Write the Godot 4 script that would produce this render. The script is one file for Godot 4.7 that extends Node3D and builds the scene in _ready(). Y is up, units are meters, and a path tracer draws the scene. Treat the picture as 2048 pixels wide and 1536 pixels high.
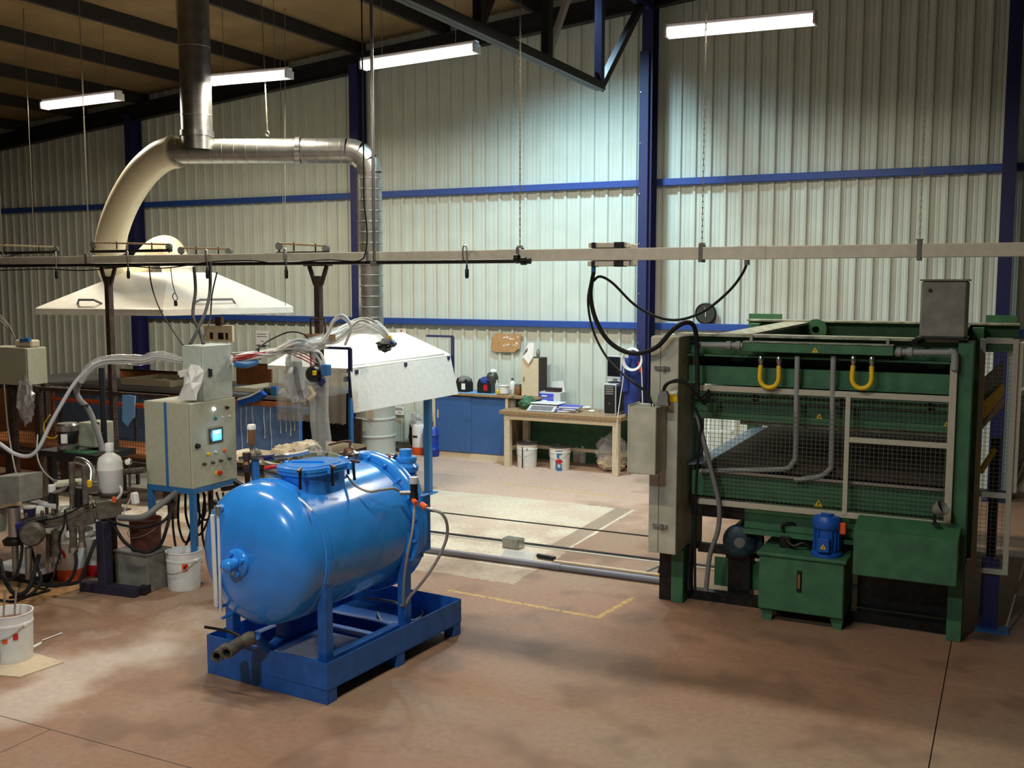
extends Node3D
# A workshop hall: gable wall of ribbed sheet, press, blue tank, dosing machine, hoods and benches. Metres, y up, wall along x at z = -15.4.

const F := 2050.0                     # focal length in pixels of the 2048 x 1536 frame
const EYE := Vector3(0, 2.95, 0)
const WALL := -15.4
const ROOF := 0.09                    # rise of the roof per metre of x
var lens_basis := Basis.from_euler(Vector3(deg_to_rad(-5.77), deg_to_rad(26.1), 0))
var M := {}                           # materials by name
var taken := {}

# ---------------------------------------------------------------- from a pixel to a place
func ray(px: float, py: float) -> Vector3:
	return lens_basis * Vector3((px - 1024.0) / F, -(py - 768.0) / F, -1.0)
func gy(px: float, py: float, h := 0.0) -> Vector3:      # on the level h
	var d := ray(px, py)
	return EYE + d * ((h - EYE.y) / d.y)
func gz(px: float, py: float, z: float) -> Vector3:      # on a plane parallel to the wall
	var d := ray(px, py)
	return EYE + d * (z / d.z)
func gx(px: float, py: float, x: float) -> Vector3:
	var d := ray(px, py)
	return EYE + d * (x / d.x)
func pz(list: Array) -> Array:                            # [[px, py, z], ...] to points
	var out := []
	for p in list: out.append(gz(p[0], p[1], p[2]))
	return out

# ---------------------------------------------------------------- nodes
func numbered(n: String) -> String:
	if not taken.has(n):
		taken[n] = 0
		return n
	taken[n] += 1
	return "%s_%03d" % [n, taken[n]]
func thing(n: String, label: String, cat: String, group := "") -> Node3D:
	var o := Node3D.new()
	o.name = numbered(n)
	add_child(o)
	o.set_meta("label", label)
	o.set_meta("category", cat)
	if group: o.set_meta("group", group)
	return o
func structure(n: String, label: String, cat: String) -> Node3D:
	var o := thing(n, label, cat)
	o.set_meta("kind", "structure")
	return o
func part(parent: Node, n: String, st: SurfaceTool, m: String, label := "", stuff := false) -> MeshInstance3D:
	var o := MeshInstance3D.new()
	o.mesh = st.commit()
	o.material_override = M[m]
	o.name = n
	parent.add_child(o, true)
	if label: o.set_meta("label", label)
	if stuff: o.set_meta("kind", "stuff")
	return o
func again(parent: Node, src: MeshInstance3D, xf: Transform3D, m := "") -> MeshInstance3D:
	var o := MeshInstance3D.new()
	o.mesh = src.mesh
	o.material_override = M[m] if m else src.material_override
	o.name = String(src.name).rstrip("0123456789")
	parent.add_child(o, true)
	o.transform = xf
	return o
func base_at(t: Node3D, at: Vector3) -> void:             # move the pivot to the thing's base, leave the parts where they stand
	for c in t.get_children():
		if c is Node3D: c.position -= at
	t.position = at
func copy(t: Node3D, n: String, label: String, at: Vector3, turn := 0.0) -> Node3D:
	var c: Node3D = t.duplicate()
	c.name = numbered(n)
	add_child(c)
	c.position = at
	c.rotation.y = turn
	c.set_meta("label", label)
	return c

# ---------------------------------------------------------------- shapes
func S() -> SurfaceTool:
	var st := SurfaceTool.new()
	st.begin(Mesh.PRIMITIVE_TRIANGLES)
	return st
func tri(st: SurfaceTool, a: Vector3, b: Vector3, c: Vector3, na: Vector3, nb: Vector3, nc: Vector3) -> void:
	if (c - a).cross(b - a).dot(na + nb + nc) < 0.0:
		var t := b; b = c; c = t
		t = nb; nb = nc; nc = t
	st.set_normal(na); st.add_vertex(a)
	st.set_normal(nb); st.add_vertex(b)
	st.set_normal(nc); st.add_vertex(c)
func quad(st: SurfaceTool, a: Vector3, b: Vector3, c: Vector3, d: Vector3, n: Vector3) -> void:
	tri(st, a, b, c, n, n, n)
	tri(st, a, c, d, n, n, n)
func face(st: SurfaceTool, pts: Array, out: Vector3) -> void:   # flat polygon, normal on the side of out
	var n: Vector3 = (pts[1] - pts[0]).cross(pts[2] - pts[0]).normalized()
	if n.dot(out) < 0: n = -n
	for i in range(1, pts.size() - 1): tri(st, pts[0], pts[i], pts[i + 1], n, n, n)
func box(st: SurfaceTool, c: Vector3, s: Vector3, b := Basis(), bevel := 0.0) -> SurfaceTool:
	var h := s / 2.0
	var e := minf(bevel, minf(h.x, minf(h.y, h.z)) * 0.9)
	for ax in 3:
		var u := (ax + 1) % 3
		var v := (ax + 2) % 3
		for sg in [-1.0, 1.0]:
			var n := Vector3(); n[ax] = sg
			var q := []
			for k in [[-1, -1], [1, -1], [1, 1], [-1, 1]]:
				var p := Vector3(); p[ax] = sg * h[ax]; p[u] = k[0] * (h[u] - e); p[v] = k[1] * (h[v] - e)
				q.append(c + b * p)
			quad(st, q[0], q[1], q[2], q[3], b * n)
		if e > 0.0:
			for k in [[-1, -1], [1, -1], [1, 1], [-1, 1]]:   # the four edges along ax
				var n := Vector3(); n[u] = k[0]; n[v] = k[1]
				var q := []
				for w in [-1.0, 1.0]:
					for side in 2:
						var p := Vector3(); p[ax] = w * (h[ax] - e)
						p[u] = k[0] * (h[u] - (e if side == 0 else 0.0)); p[v] = k[1] * (h[v] - (0.0 if side == 0 else e))
						q.append(c + b * p)
				quad(st, q[0], q[1], q[3], q[2], (b * n).normalized())
	if e > 0.0:
		for i in 8:
			var sg := Vector3(1 if i & 1 else -1, 1 if i & 2 else -1, 1 if i & 4 else -1)
			var p := sg * h
			var n := (b * sg).normalized()
			tri(st, c + b * (p - Vector3(0, sg.y * e, sg.z * e)), c + b * (p - Vector3(sg.x * e, 0, sg.z * e)), c + b * (p - Vector3(sg.x * e, sg.y * e, 0)), n, n, n)
	return st
func bx(x0: float, x1: float, y0: float, y1: float, z0: float, z1: float, bevel := 0.0) -> SurfaceTool:
	return box(S(), Vector3(x0 + x1, y0 + y1, z0 + z1) / 2.0, Vector3(absf(x1 - x0), absf(y1 - y0), absf(z1 - z0)), Basis(), bevel)
func beam(st: SurfaceTool, a: Vector3, b: Vector3, w: float, h: float, bevel := 0.0, up := Vector3.UP) -> SurfaceTool:
	var z := (b - a).normalized()
	if absf(z.dot(up)) > 0.98: up = Vector3.BACK
	var x := up.cross(z).normalized()
	var y := z.cross(x)
	return box(st, (a + b) / 2.0, Vector3(w, h, a.distance_to(b)), Basis(x, y, z), bevel)
func ring_frame(z: Vector3) -> Basis:
	var up := Vector3.UP if absf(z.y) < 0.95 else Vector3.RIGHT
	var x := up.cross(z).normalized()
	return Basis(x, z.cross(x), z)
func tube(st: SurfaceTool, pts: Array, r, n := 8, caps := true) -> SurfaceTool:    # r: one radius, or one for each point
	var f := []
	var x := Vector3()
	for i in pts.size():
		var a: Vector3 = pts[maxi(i - 1, 0)]
		var b: Vector3 = pts[mini(i + 1, pts.size() - 1)]
		var z := (b - a).normalized()
		x = ring_frame(z).x if i == 0 else (x - z * x.dot(z)).normalized()
		f.append(Basis(x, z.cross(x), z))
	var rad := func(i): return float(r[i]) if r is Array else float(r)
	for i in pts.size() - 1:
		for k in n:
			var a0 := TAU * k / n
			var a1 := TAU * (k + 1) / n
			var n00: Vector3 = f[i].x * cos(a0) + f[i].y * sin(a0)
			var n01: Vector3 = f[i].x * cos(a1) + f[i].y * sin(a1)
			var n10: Vector3 = f[i + 1].x * cos(a0) + f[i + 1].y * sin(a0)
			var n11: Vector3 = f[i + 1].x * cos(a1) + f[i + 1].y * sin(a1)
			var r0: float = rad.call(i)
			var r1: float = rad.call(i + 1)
			tri(st, pts[i] + n00 * r0, pts[i] + n01 * r0, pts[i + 1] + n11 * r1, n00, n01, n11)
			tri(st, pts[i] + n00 * r0, pts[i + 1] + n11 * r1, pts[i + 1] + n10 * r1, n00, n11, n10)
	if caps:
		for e in [0, pts.size() - 1]:
			var nn: Vector3 = f[e].z * (-1.0 if e == 0 else 1.0)
			var rr: float = rad.call(e)
			for k in n:
				var a0 := TAU * k / n
				var a1 := TAU * (k + 1) / n
				tri(st, pts[e], pts[e] + (f[e].x * cos(a0) + f[e].y * sin(a0)) * rr, pts[e] + (f[e].x * cos(a1) + f[e].y * sin(a1)) * rr, nn, nn, nn)
	return st
func rod(a: Vector3, b: Vector3, r: float, n := 12) -> SurfaceTool:
	return tube(S(), [a, b], r, n)
func smooth(pts: Array, per := 6) -> Array:               # Catmull-Rom through the points
	var out := []
	for i in pts.size() - 1:
		var p0: Vector3 = pts[maxi(i - 1, 0)]
		var p1: Vector3 = pts[i]
		var p2: Vector3 = pts[i + 1]
		var p3: Vector3 = pts[mini(i + 2, pts.size() - 1)]
		for k in per: out.append(p1.cubic_interpolate(p2, p0, p3, float(k) / per))
	out.append(pts[-1])
	return out
func hose(pts: Array, r, n := 8, per := 6) -> SurfaceTool:
	return tube(S(), smooth(pts, per), r, n)
func lathe(st: SurfaceTool, prof: Array, xf := Transform3D(), n := 24, arc := TAU) -> SurfaceTool:   # prof: Vector2(radius, height) along the y axis of xf
	var m := prof.size()
	var sn := []
	for i in m - 1:
		var d: Vector2 = prof[i + 1] - prof[i]
		sn.append(Vector2(d.y, -d.x).normalized() if d.length() > 1e-6 else Vector2.RIGHT)
	for i in m - 1:
		if (prof[i + 1] - prof[i]).length() < 1e-6: continue
		var na: Vector2 = sn[i]
		var nb: Vector2 = sn[i]
		if i > 0 and sn[i - 1].dot(sn[i]) > 0.78: na = (sn[i - 1] + sn[i]).normalized()
		if i < m - 2 and sn[i + 1].dot(sn[i]) > 0.78: nb = (sn[i + 1] + sn[i]).normalized()
		for k in n:
			var q := []
			var nn := []
			for e in [[k, i, na], [k + 1, i, na], [k + 1, i + 1, nb], [k, i + 1, nb]]:
				var a: float = arc * e[0] / n
				var p: Vector2 = prof[e[1]]
				q.append(xf * Vector3(p.x * cos(a), p.y, p.x * sin(a)))
				nn.append((xf.basis * Vector3(e[2].x * cos(a), e[2].y, e[2].x * sin(a))).normalized())
			if prof[i].x > 1e-6: tri(st, q[0], q[1], q[2], nn[0], nn[1], nn[2])
			if prof[i + 1].x > 1e-6: tri(st, q[0], q[2], q[3], nn[0], nn[2], nn[3])
	return st
func V(list: Array) -> Array:                              # [r, h, r, h, ...] to a profile
	var out := []
	for i in range(0, list.size(), 2): out.append(Vector2(list[i], list[i + 1]))
	return out
func turned(list: Array, at := Vector3(), axis := Vector3.UP, n := 24) -> SurfaceTool:
	var y := axis.normalized()
	var x := (Vector3.UP if absf(y.y) < 0.95 else Vector3.RIGHT).cross(y).normalized()
	return lathe(S(), V(list), Transform3D(Basis(x, y, x.cross(y)), at), n)
func slab(pts: Array, d: Vector3) -> SurfaceTool:          # a polygon of points given thickness d
	var st := S()
	var far := []
	var mid := Vector3()
	for p in pts:
		far.append(p + d)
		mid += p / pts.size()
	face(st, pts, -d)
	face(st, far, d)
	for i in pts.size():
		var j := (i + 1) % pts.size()
		face(st, [pts[i], pts[j], far[j], far[i]], (pts[i] + pts[j]) / 2.0 - mid)
	return st
func bumpy(at: Vector3, size: Vector3, sd: int, rough := 0.25, n := 14, freq := 1.6) -> SurfaceTool:   # a soft lump: bag, cloth, film
	var st := S()
	var noise := FastNoiseLite.new()
	noise.seed = sd
	noise.frequency = freq
	var grid := []
	for i in n + 1:
		var row := []
		for k in n * 2:
			var th := PI * i / n
			var d := Vector3(sin(th) * cos(TAU * k / (n * 2)), cos(th), sin(th) * sin(TAU * k / (n * 2)))
			row.append(at + d * size * (1.0 + rough * noise.get_noise_3dv(d * 1.3 + Vector3.ONE * sd)))
		grid.append(row)
	for i in n:
		for k in n * 2:
			var j := (k + 1) % (n * 2)
			var a: Vector3 = grid[i][k]; var b: Vector3 = grid[i][j]; var c: Vector3 = grid[i + 1][j]; var d: Vector3 = grid[i + 1][k]
			var nn := (c - a).cross(b - d)
			if nn.length() < 1e-9: continue
			nn = nn.normalized()
			if nn.dot((a + c) / 2.0 - at) < 0: nn = -nn
			if i > 0: tri(st, a, b, c, nn, nn, nn)
			if i < n - 1: tri(st, a, c, d, nn, nn, nn)
	return st
func wire_net(o: Vector3, u: Vector3, v: Vector3, pitch: float, t := 0.003) -> SurfaceTool:   # welded mesh in the parallelogram o, u, v
	var st := S()
	var nu := int(u.length() / pitch)
	var nv := int(v.length() / pitch)
	for i in range(1, nu): beam(st, o + u * i / nu, o + u * i / nu + v, t, t)
	for i in range(1, nv): beam(st, o + v * i / nv, o + v * i / nv + u, t, t)
	return st
func chain(a: Vector3, b: Vector3, link := 0.05, t := 0.004) -> SurfaceTool:
	var st := S()
	var n := int(a.distance_to(b) / link)
	var d := (b - a) / n
	for i in n:
		var w := Vector3.RIGHT if i % 2 == 0 else Vector3.BACK
		var p := a + d * i
		for s in [-1.0, 1.0]: beam(st, p + w * s * t * 1.6 - d * 0.12, p + w * s * t * 1.6 + d * 1.12, t, t)
	return st

# ---------------------------------------------------------------- materials
func noise_tex(freq: float, sd: int, lo: float, hi: float, size := 512, fractal := 4) -> NoiseTexture2D:
	var n := FastNoiseLite.new()
	n.seed = sd
	n.frequency = freq
	n.fractal_octaves = fractal
	var t := NoiseTexture2D.new()
	t.width = size
	t.height = size
	t.seamless = true
	t.noise = n
	var g := Gradient.new()
	g.set_color(0, Color(lo, lo, lo))
	g.set_color(1, Color(hi, hi, hi))
	t.color_ramp = g
	return t
func normal_tex(freq: float, sd: int, strength: float) -> NoiseTexture2D:
	var n := FastNoiseLite.new()
	n.seed = sd
	n.frequency = freq
	var t := NoiseTexture2D.new()
	t.width = 512
	t.height = 512
	t.seamless = true
	t.as_normal_map = true
	t.bump_strength = strength
	t.noise = n
	return t
func mat(n: String, c: Color, rough: float, metal := 0.0, tex: Texture2D = null, scale := 1.0, nrm: Texture2D = null, nscale := 0.4) -> StandardMaterial3D:
	var m := StandardMaterial3D.new()
	m.albedo_color = c
	m.roughness = rough
	m.metallic = metal
	m.uv1_triplanar = true
	m.uv1_world_triplanar = true
	m.uv1_scale = Vector3.ONE * scale
	if tex: m.albedo_texture = tex
	if nrm:
		m.normal_enabled = true
		m.normal_texture = nrm
		m.normal_scale = nscale
	M[n] = m
	return m
func rgb(r: float, g: float, b: float) -> Color:
	return Color(r / 255.0, g / 255.0, b / 255.0)
func glow(n: String, c: Color, e: float) -> void:
	var m := mat(n, c, 0.4)
	m.emission_enabled = true
	m.emission = c
	m.emission_energy_multiplier = e
func film(n: String, c: Color, alpha: float, rough: float) -> void:
	var m := mat(n, c, rough)
	m.transparency = BaseMaterial3D.TRANSPARENCY_ALPHA
	m.albedo_color.a = alpha

func materials() -> void:
	var grain := noise_tex(0.02, 11, 0.93, 1.0)
	var blotch := noise_tex(0.008, 23, 0.82, 1.0)
	var dirt := noise_tex(0.012, 37, 0.55, 1.0, 512, 6)
	var fine := normal_tex(0.09, 5, 3.0)
	var soft := normal_tex(0.012, 6, 5.0)
	mat("sheet", rgb(217, 223, 211), 0.45, 0.0, noise_tex(0.01, 19, 0.94, 1.0), 0.3)
	mat("navy", rgb(34, 38, 92), 0.45, 0.0, grain, 0.8)
	mat("girt_blue", rgb(44, 80, 160), 0.45, 0.0, grain, 0.8)
	mat("steel_dark", rgb(34, 34, 40), 0.5, 0.2, blotch, 0.8)
	mat("purlin", rgb(48, 42, 40), 0.6, 0.0, blotch, 0.8)
	mat("roof_panel", rgb(150, 124, 84), 0.7, 0.0, blotch, 0.25)
	mat("dark_joint", rgb(40, 34, 30), 0.9)
	mat("grout", rgb(176, 166, 152), 0.8, 0.0, grain, 1.0)
	mat("rail_dark", rgb(46, 38, 42), 0.45, 0.6, dirt, 1.5)
	mat("galv", rgb(176, 176, 172), 0.32, 0.9, blotch, 1.6, fine, 0.1)
	mat("steel", rgb(190, 190, 190), 0.28, 0.95, grain, 2.0)
	mat("chain", rgb(150, 145, 130), 0.45, 0.7)
	mat("cream", rgb(236, 226, 196), 0.4, 0.0, grain, 0.6)
	mat("white_grp", rgb(244, 241, 232), 0.3, 0.0, grain, 0.6)
	mat("white", rgb(238, 238, 234), 0.5, 0.0, grain, 1.0)
	mat("trunking", rgb(236, 232, 216), 0.4, 0.0, grain, 0.8)
	mat("rust_brown", rgb(84, 62, 52), 0.7, 0.1, dirt, 1.2)
	mat("black", rgb(16, 16, 18), 0.5)
	mat("rubber", rgb(10, 10, 12), 0.8)
	mat("cab_grey", rgb(186, 186, 164), 0.5, 0.0, grain, 1.2)
	mat("cab_pale", rgb(192, 200, 190), 0.5, 0.0, grain, 1.2)
	mat("cab_cream", rgb(206, 204, 184), 0.5, 0.0, blotch, 0.9)
	mat("frame_blue", rgb(48, 112, 170), 0.5, 0.0, grain, 1.2)
	mat("cover_blue", rgb(40, 48, 98), 0.5, 0.0, grain, 0.8)
	mat("tank_blue", rgb(52, 152, 250), 0.22, 0.0, noise_tex(0.01, 3, 0.9, 1.0), 0.8)
	M.tank_blue.clearcoat_enabled = true
	M.tank_blue.clearcoat = 0.5
	M.tank_blue.clearcoat_roughness = 0.08
	mat("tray_blue", rgb(40, 108, 194), 0.5, 0.0, blotch, 1.6)
	mat("press_green", rgb(66, 118, 82), 0.5, 0.0, blotch, 1.3)
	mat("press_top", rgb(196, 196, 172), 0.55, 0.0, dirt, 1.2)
	mat("oily", rgb(44, 42, 40), 0.4, 0.4, dirt, 2.0)
	mat("platen", rgb(70, 58, 50), 0.7, 0.1, dirt, 1.4)
	mat("plate_blue", rgb(120, 132, 150), 0.35, 0.4, grain, 1.5)
	mat("fence_grey", rgb(186, 180, 160), 0.5, 0.0, grain, 1.4)
	mat("net_grey", rgb(104, 104, 88), 0.5, 0.3)
	mat("net_dark", rgb(44, 38, 34), 0.6, 0.2)
	mat("yellow", rgb(232, 190, 20), 0.45)
	mat("pipe_grey", rgb(150, 152, 150), 0.5, 0.0, grain, 2.0)
	mat("pipe_pvc", rgb(128, 128, 142), 0.4, 0.0, grain, 1.5)
	mat("motor_blue", rgb(24, 88, 180), 0.4, 0.0, grain, 2.0)
	mat("motor_old", rgb(58, 84, 98), 0.55, 0.1, dirt, 2.0)
	mat("orange", rgb(232, 92, 30), 0.5)
	mat("red", rgb(196, 30, 26), 0.5)
	mat("bronze", rgb(96, 66, 52), 0.45, 0.5)
	mat("wood", rgb(186, 152, 112), 0.7, 0.0, noise_tex(0.03, 61, 0.7, 1.0), 1.2)
	mat("board", rgb(182, 112, 60), 0.75, 0.0, blotch, 1.0)
	mat("board_pale", rgb(224, 206, 178), 0.7, 0.0, grain, 1.0)
	mat("cardboard", rgb(196, 150, 100), 0.85, 0.0, grain, 1.0)
	mat("card_pale", rgb(214, 194, 164), 0.85, 0.0, grain, 1.0)
	mat("beige", rgb(222, 206, 176), 0.5, 0.0, grain, 1.0)
	mat("cupboard_blue", rgb(62, 104, 164), 0.5, 0.0, grain, 1.2)
	mat("cloth_blue", rgb(42, 62, 138), 0.9, 0.0, null, 1.0, soft, 1.0)
	mat("cloth_light", rgb(120, 170, 220), 0.8, 0.0, grain, 2.0)
	mat("blue_plastic", rgb(22, 58, 176), 0.35)
	mat("folder_blue", rgb(70, 82, 200), 0.4)
	mat("plastic_white", rgb(240, 240, 236), 0.35, 0.0, noise_tex(0.02, 71, 0.93, 1.0), 1.0)
	M.plastic_white.subsurf_scatter_enabled = true
	M.plastic_white.subsurf_scatter_strength = 0.15
	mat("paper", rgb(246, 244, 240), 0.8)
	mat("print", rgb(90, 80, 80), 0.9)
	mat("screen_off", rgb(20, 24, 30), 0.15)
	mat("grey_light", rgb(200, 200, 204), 0.45)
	mat("grey_mid", rgb(122, 122, 122), 0.5, 0.0, grain, 2.0)
	mat("grey_box", rgb(140, 138, 128), 0.6, 0.0, blotch, 1.4)
	mat("green_btn", rgb(10, 120, 100), 0.4)
	mat("dark_glass", rgb(60, 62, 56), 0.3)
	mat("brown_pail", rgb(112, 58, 40), 0.55, 0.0, dirt, 2.0)
	mat("grease", rgb(134, 126, 112), 0.5, 0.35, dirt, 2.0)
	mat("drum", rgb(206, 210, 200), 0.45, 0.1, grain, 1.4)
	mat("filter_brown", rgb(134, 92, 52), 0.5)
	mat("blue_film", rgb(112, 148, 204), 0.45, 0.0, blotch, 1.0)
	film("clear_film", rgb(225, 228, 230), 0.30, 0.12)
	film("curtain", rgb(215, 205, 190), 0.40, 0.25)
	film("clear_tube", rgb(235, 236, 232), 0.55, 0.2)
	mat("wire_white", rgb(232, 230, 226), 0.5)
	mat("wire_grey", rgb(150, 146, 136), 0.5)
	glow("tube_glow", Color(1.0, 0.96, 0.95), 1.6)
	mat("stand_navy", rgb(44, 42, 66), 0.55, 0.0, blotch, 1.0)
	glow("bay_glow", Color(0.92, 0.97, 1.0), 20.0)
	glow("lamp_white", Color(0.95, 0.96, 1.0), 4.0)
	glow("screen_on", rgb(92, 178, 226), 0.9)
	glow("screen_top", rgb(200, 226, 236), 0.9)

# ---------------------------------------------------------------- camera and light
func setup() -> void:
	var cam := Camera3D.new()
	cam.name = "camera"
	cam.transform = Transform3D(lens_basis, EYE)
	cam.fov = rad_to_deg(2.0 * atan(768.0 / F))
	cam.near = 0.05
	cam.far = 100.0
	add_child(cam)
	cam.current = true
	var e := Environment.new()
	e.background_mode = Environment.BG_COLOR
	e.background_color = Color(0.02, 0.02, 0.025)
	e.tonemap_mode = Environment.TONE_MAPPER_LINEAR
	e.tonemap_exposure = 1.0
	e.sdfgi_enabled = true
	e.ssao_enabled = true
	e.ssil_enabled = true
	var w := WorldEnvironment.new()
	w.name = "surroundings"
	w.environment = e
	add_child(w)

func roof_y(x: float) -> float:
	return 7.02 + ROOF * (x + 5.1) if x < 2.0 else 7.02 + ROOF * 7.1 - ROOF * (x - 2.0)

# ---------------------------------------------------------------- floor
func floor_texture() -> ImageTexture:
	# 14 m x 14 m from x = -13.2, z = -16: paint, scuffs, dust and markings of the concrete
	var N := 1400
	var img := Image.create(N, N, false, Image.FORMAT_RGB8)
	var big := FastNoiseLite.new(); big.seed = 4; big.frequency = 0.30; big.fractal_octaves = 3
	var mid := FastNoiseLite.new(); mid.seed = 9; mid.frequency = 1.1; mid.fractal_octaves = 4
	var fin := FastNoiseLite.new(); fin.seed = 15; fin.frequency = 14.0; fin.fractal_octaves = 2
	var red := Color(0.60, 0.455, 0.365)
	var tan_c := Color(0.60, 0.50, 0.415)
	var dust := Color(0.82, 0.76, 0.72)
	var worn := Color(0.82, 0.70, 0.63)
	var pale := Color(0.82, 0.77, 0.69)
	var grey := Color(0.62, 0.54, 0.47)
	var yel := Color(0.80, 0.66, 0.34)
	var y1a := gy(900, 1181); var y1b := gy(1195, 1235); var y1c := gy(1265, 1196)
	var y2a := gy(1000, 965); var y2b := gy(1290, 1001)
	for j in N:
		var z := -16.0 + (j + 0.5) * 14.0 / N
		for i in N:
			var x := -13.2 + (i + 0.5) * 14.0 / N
			var b := big.get_noise_2d(x, z)
			var m := mid.get_noise_2d(x, z)
			var f := fin.get_noise_2d(x, z)
			var c := red.lerp(tan_c, clampf(0.45 + b * 1.3 + m * 0.4, 0, 1))
			c = c.lerp(Color(0.42, 0.33, 0.265), clampf((-m - 0.08) * 1.3 + f * 0.15, 0, 0.45))
			# white dust trodden around the dosing machine
			var dd := Vector2((x + 6.2) / 0.38, (z + 5.3) / 1.05).length() + m * 1.3 + f * 0.3
			if dd < 1.6: c = c.lerp(dust, clampf((1.6 - dd) * 0.7, 0, 0.75))
			var df := Vector2((x + 7.0) / 3.4, (z + 13.4) / 1.9).length() + m * 0.8 + f * 0.2
			if df < 1.5: c = c.lerp(worn, clampf((1.5 - df) * 1.2, 0, 0.85))
			# pale painted loading zone with its darker border strip
			var edge := m * 0.05 + f * 0.02
			if z > -12.4 + edge and z < -8.78 + edge and x < -4.15:
				var xr := -4.30 + edge * 0.4
				if z > -10.1: xr = -4.25 + edge
				if z > -9.6: xr = -4.28 + edge
				if x < xr:
					var wear := clampf(0.84 + m * 0.7 + f * 0.12, 0.25, 1.0)
					var tone := pale
					if x > -4.60 and z < -10.15: tone = pale if (x > -4.34 or (x < -4.56)) else grey
					if z > -9.3: tone = grey.lerp(pale, 0.4)
					c = c.lerp(tone, wear)
			var q := Vector2(x, z)
			for seg in [[y1a, y1b], [y1b, y1c], [y2a, y2b]]:
				var pa := Vector2(seg[0].x, seg[0].z)
				var pb := Vector2(seg[1].x, seg[1].z)
				if Geometry2D.get_closest_point_to_segment(q, pa, pb).distance_to(q) < 0.025 and f > -0.35 and m > -0.5: c = c.lerp(yel, 0.75)
			c = c * (1.0 + f * 0.06)
			img.set_pixel(i, j, Color(clampf(c.r, 0, 1), clampf(c.g, 0, 1), clampf(c.b, 0, 1)))
	img.generate_mipmaps()
	return ImageTexture.create_from_image(img)

func build_floor() -> void:
	var m := StandardMaterial3D.new()
	m.albedo_texture = floor_texture()
	m.roughness = 0.6
	m.texture_repeat = true
	m.normal_enabled = true
	m.normal_texture = normal_tex(0.03, 8, 2.0)
	m.normal_scale = 0.12
	M.floor_paint = m
	var t := structure("floor", "worn reddish painted concrete floor with pale loading zone", "floor")
	part(t, "subfloor", bx(-26, 14, -0.3, -0.012, WALL - 0.3, 12), "dark_joint")
	# cast slabs with narrow open joints
	var xs := [-26.0, -14.0, -5.6, -0.35, 5.0, 14.0]
	var zs := [WALL, -4.5, 6.0, 12.0]
	for b in zs.size() - 1:
		var cuts := xs.filter(func(v): return b > 0 or v != -5.6)
		for a in cuts.size() - 1:
			var st := S()
			var x0: float = cuts[a] + 0.004; var x1: float = cuts[a + 1] - 0.004
			var z0: float = zs[b] + 0.004; var z1: float = zs[b + 1] - 0.004
			var q := []
			for k in [[x0, z0], [x1, z0], [x1, z1], [x0, z1]]: q.append(Vector3(k[0], 0, k[1]))
			for tr in [[0, 1, 2], [0, 2, 3]]:
				for i in tr:
					st.set_normal(Vector3.UP)
					st.set_uv(Vector2((q[i].x + 13.2) / 14.0, (q[i].z + 16.0) / 14.0))
					st.add_vertex(q[i])
			var low := Vector3(0, -0.012, 0)
			for i in 4:
				var j := (i + 1) % 4
				var nn := Vector3(0, 0, -1) if i == 0 else (Vector3(1, 0, 0) if i == 1 else (Vector3(0, 0, 1) if i == 2 else Vector3(-1, 0, 0)))
				st.set_uv(Vector2(0.5, 0.5))
				quad(st, q[i], q[j], q[j] + low, q[i] + low, nn)
			part(t, "floor_slab", st, "floor_paint")
	# the two guide rails let into the floor
	var ra := part(t, "guide_rail", bx(-9.5, -1.0, -0.01, 0.012, -10.24, -10.18), "rail_dark", "dark steel guide rail let into the floor")
	ra.name = "guide_rail"
	part(t, "guide_rail", bx(-9.5, -1.0, -0.01, 0.008, -11.155, -11.125), "rail_dark", "thin dark steel guide rail let into the floor")
	part(t, "rail_bed", bx(-9.5, -1.0, -0.01, 0.004, -10.18, -10.12), "grout", "pale grout strip along the guide rail")

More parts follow.
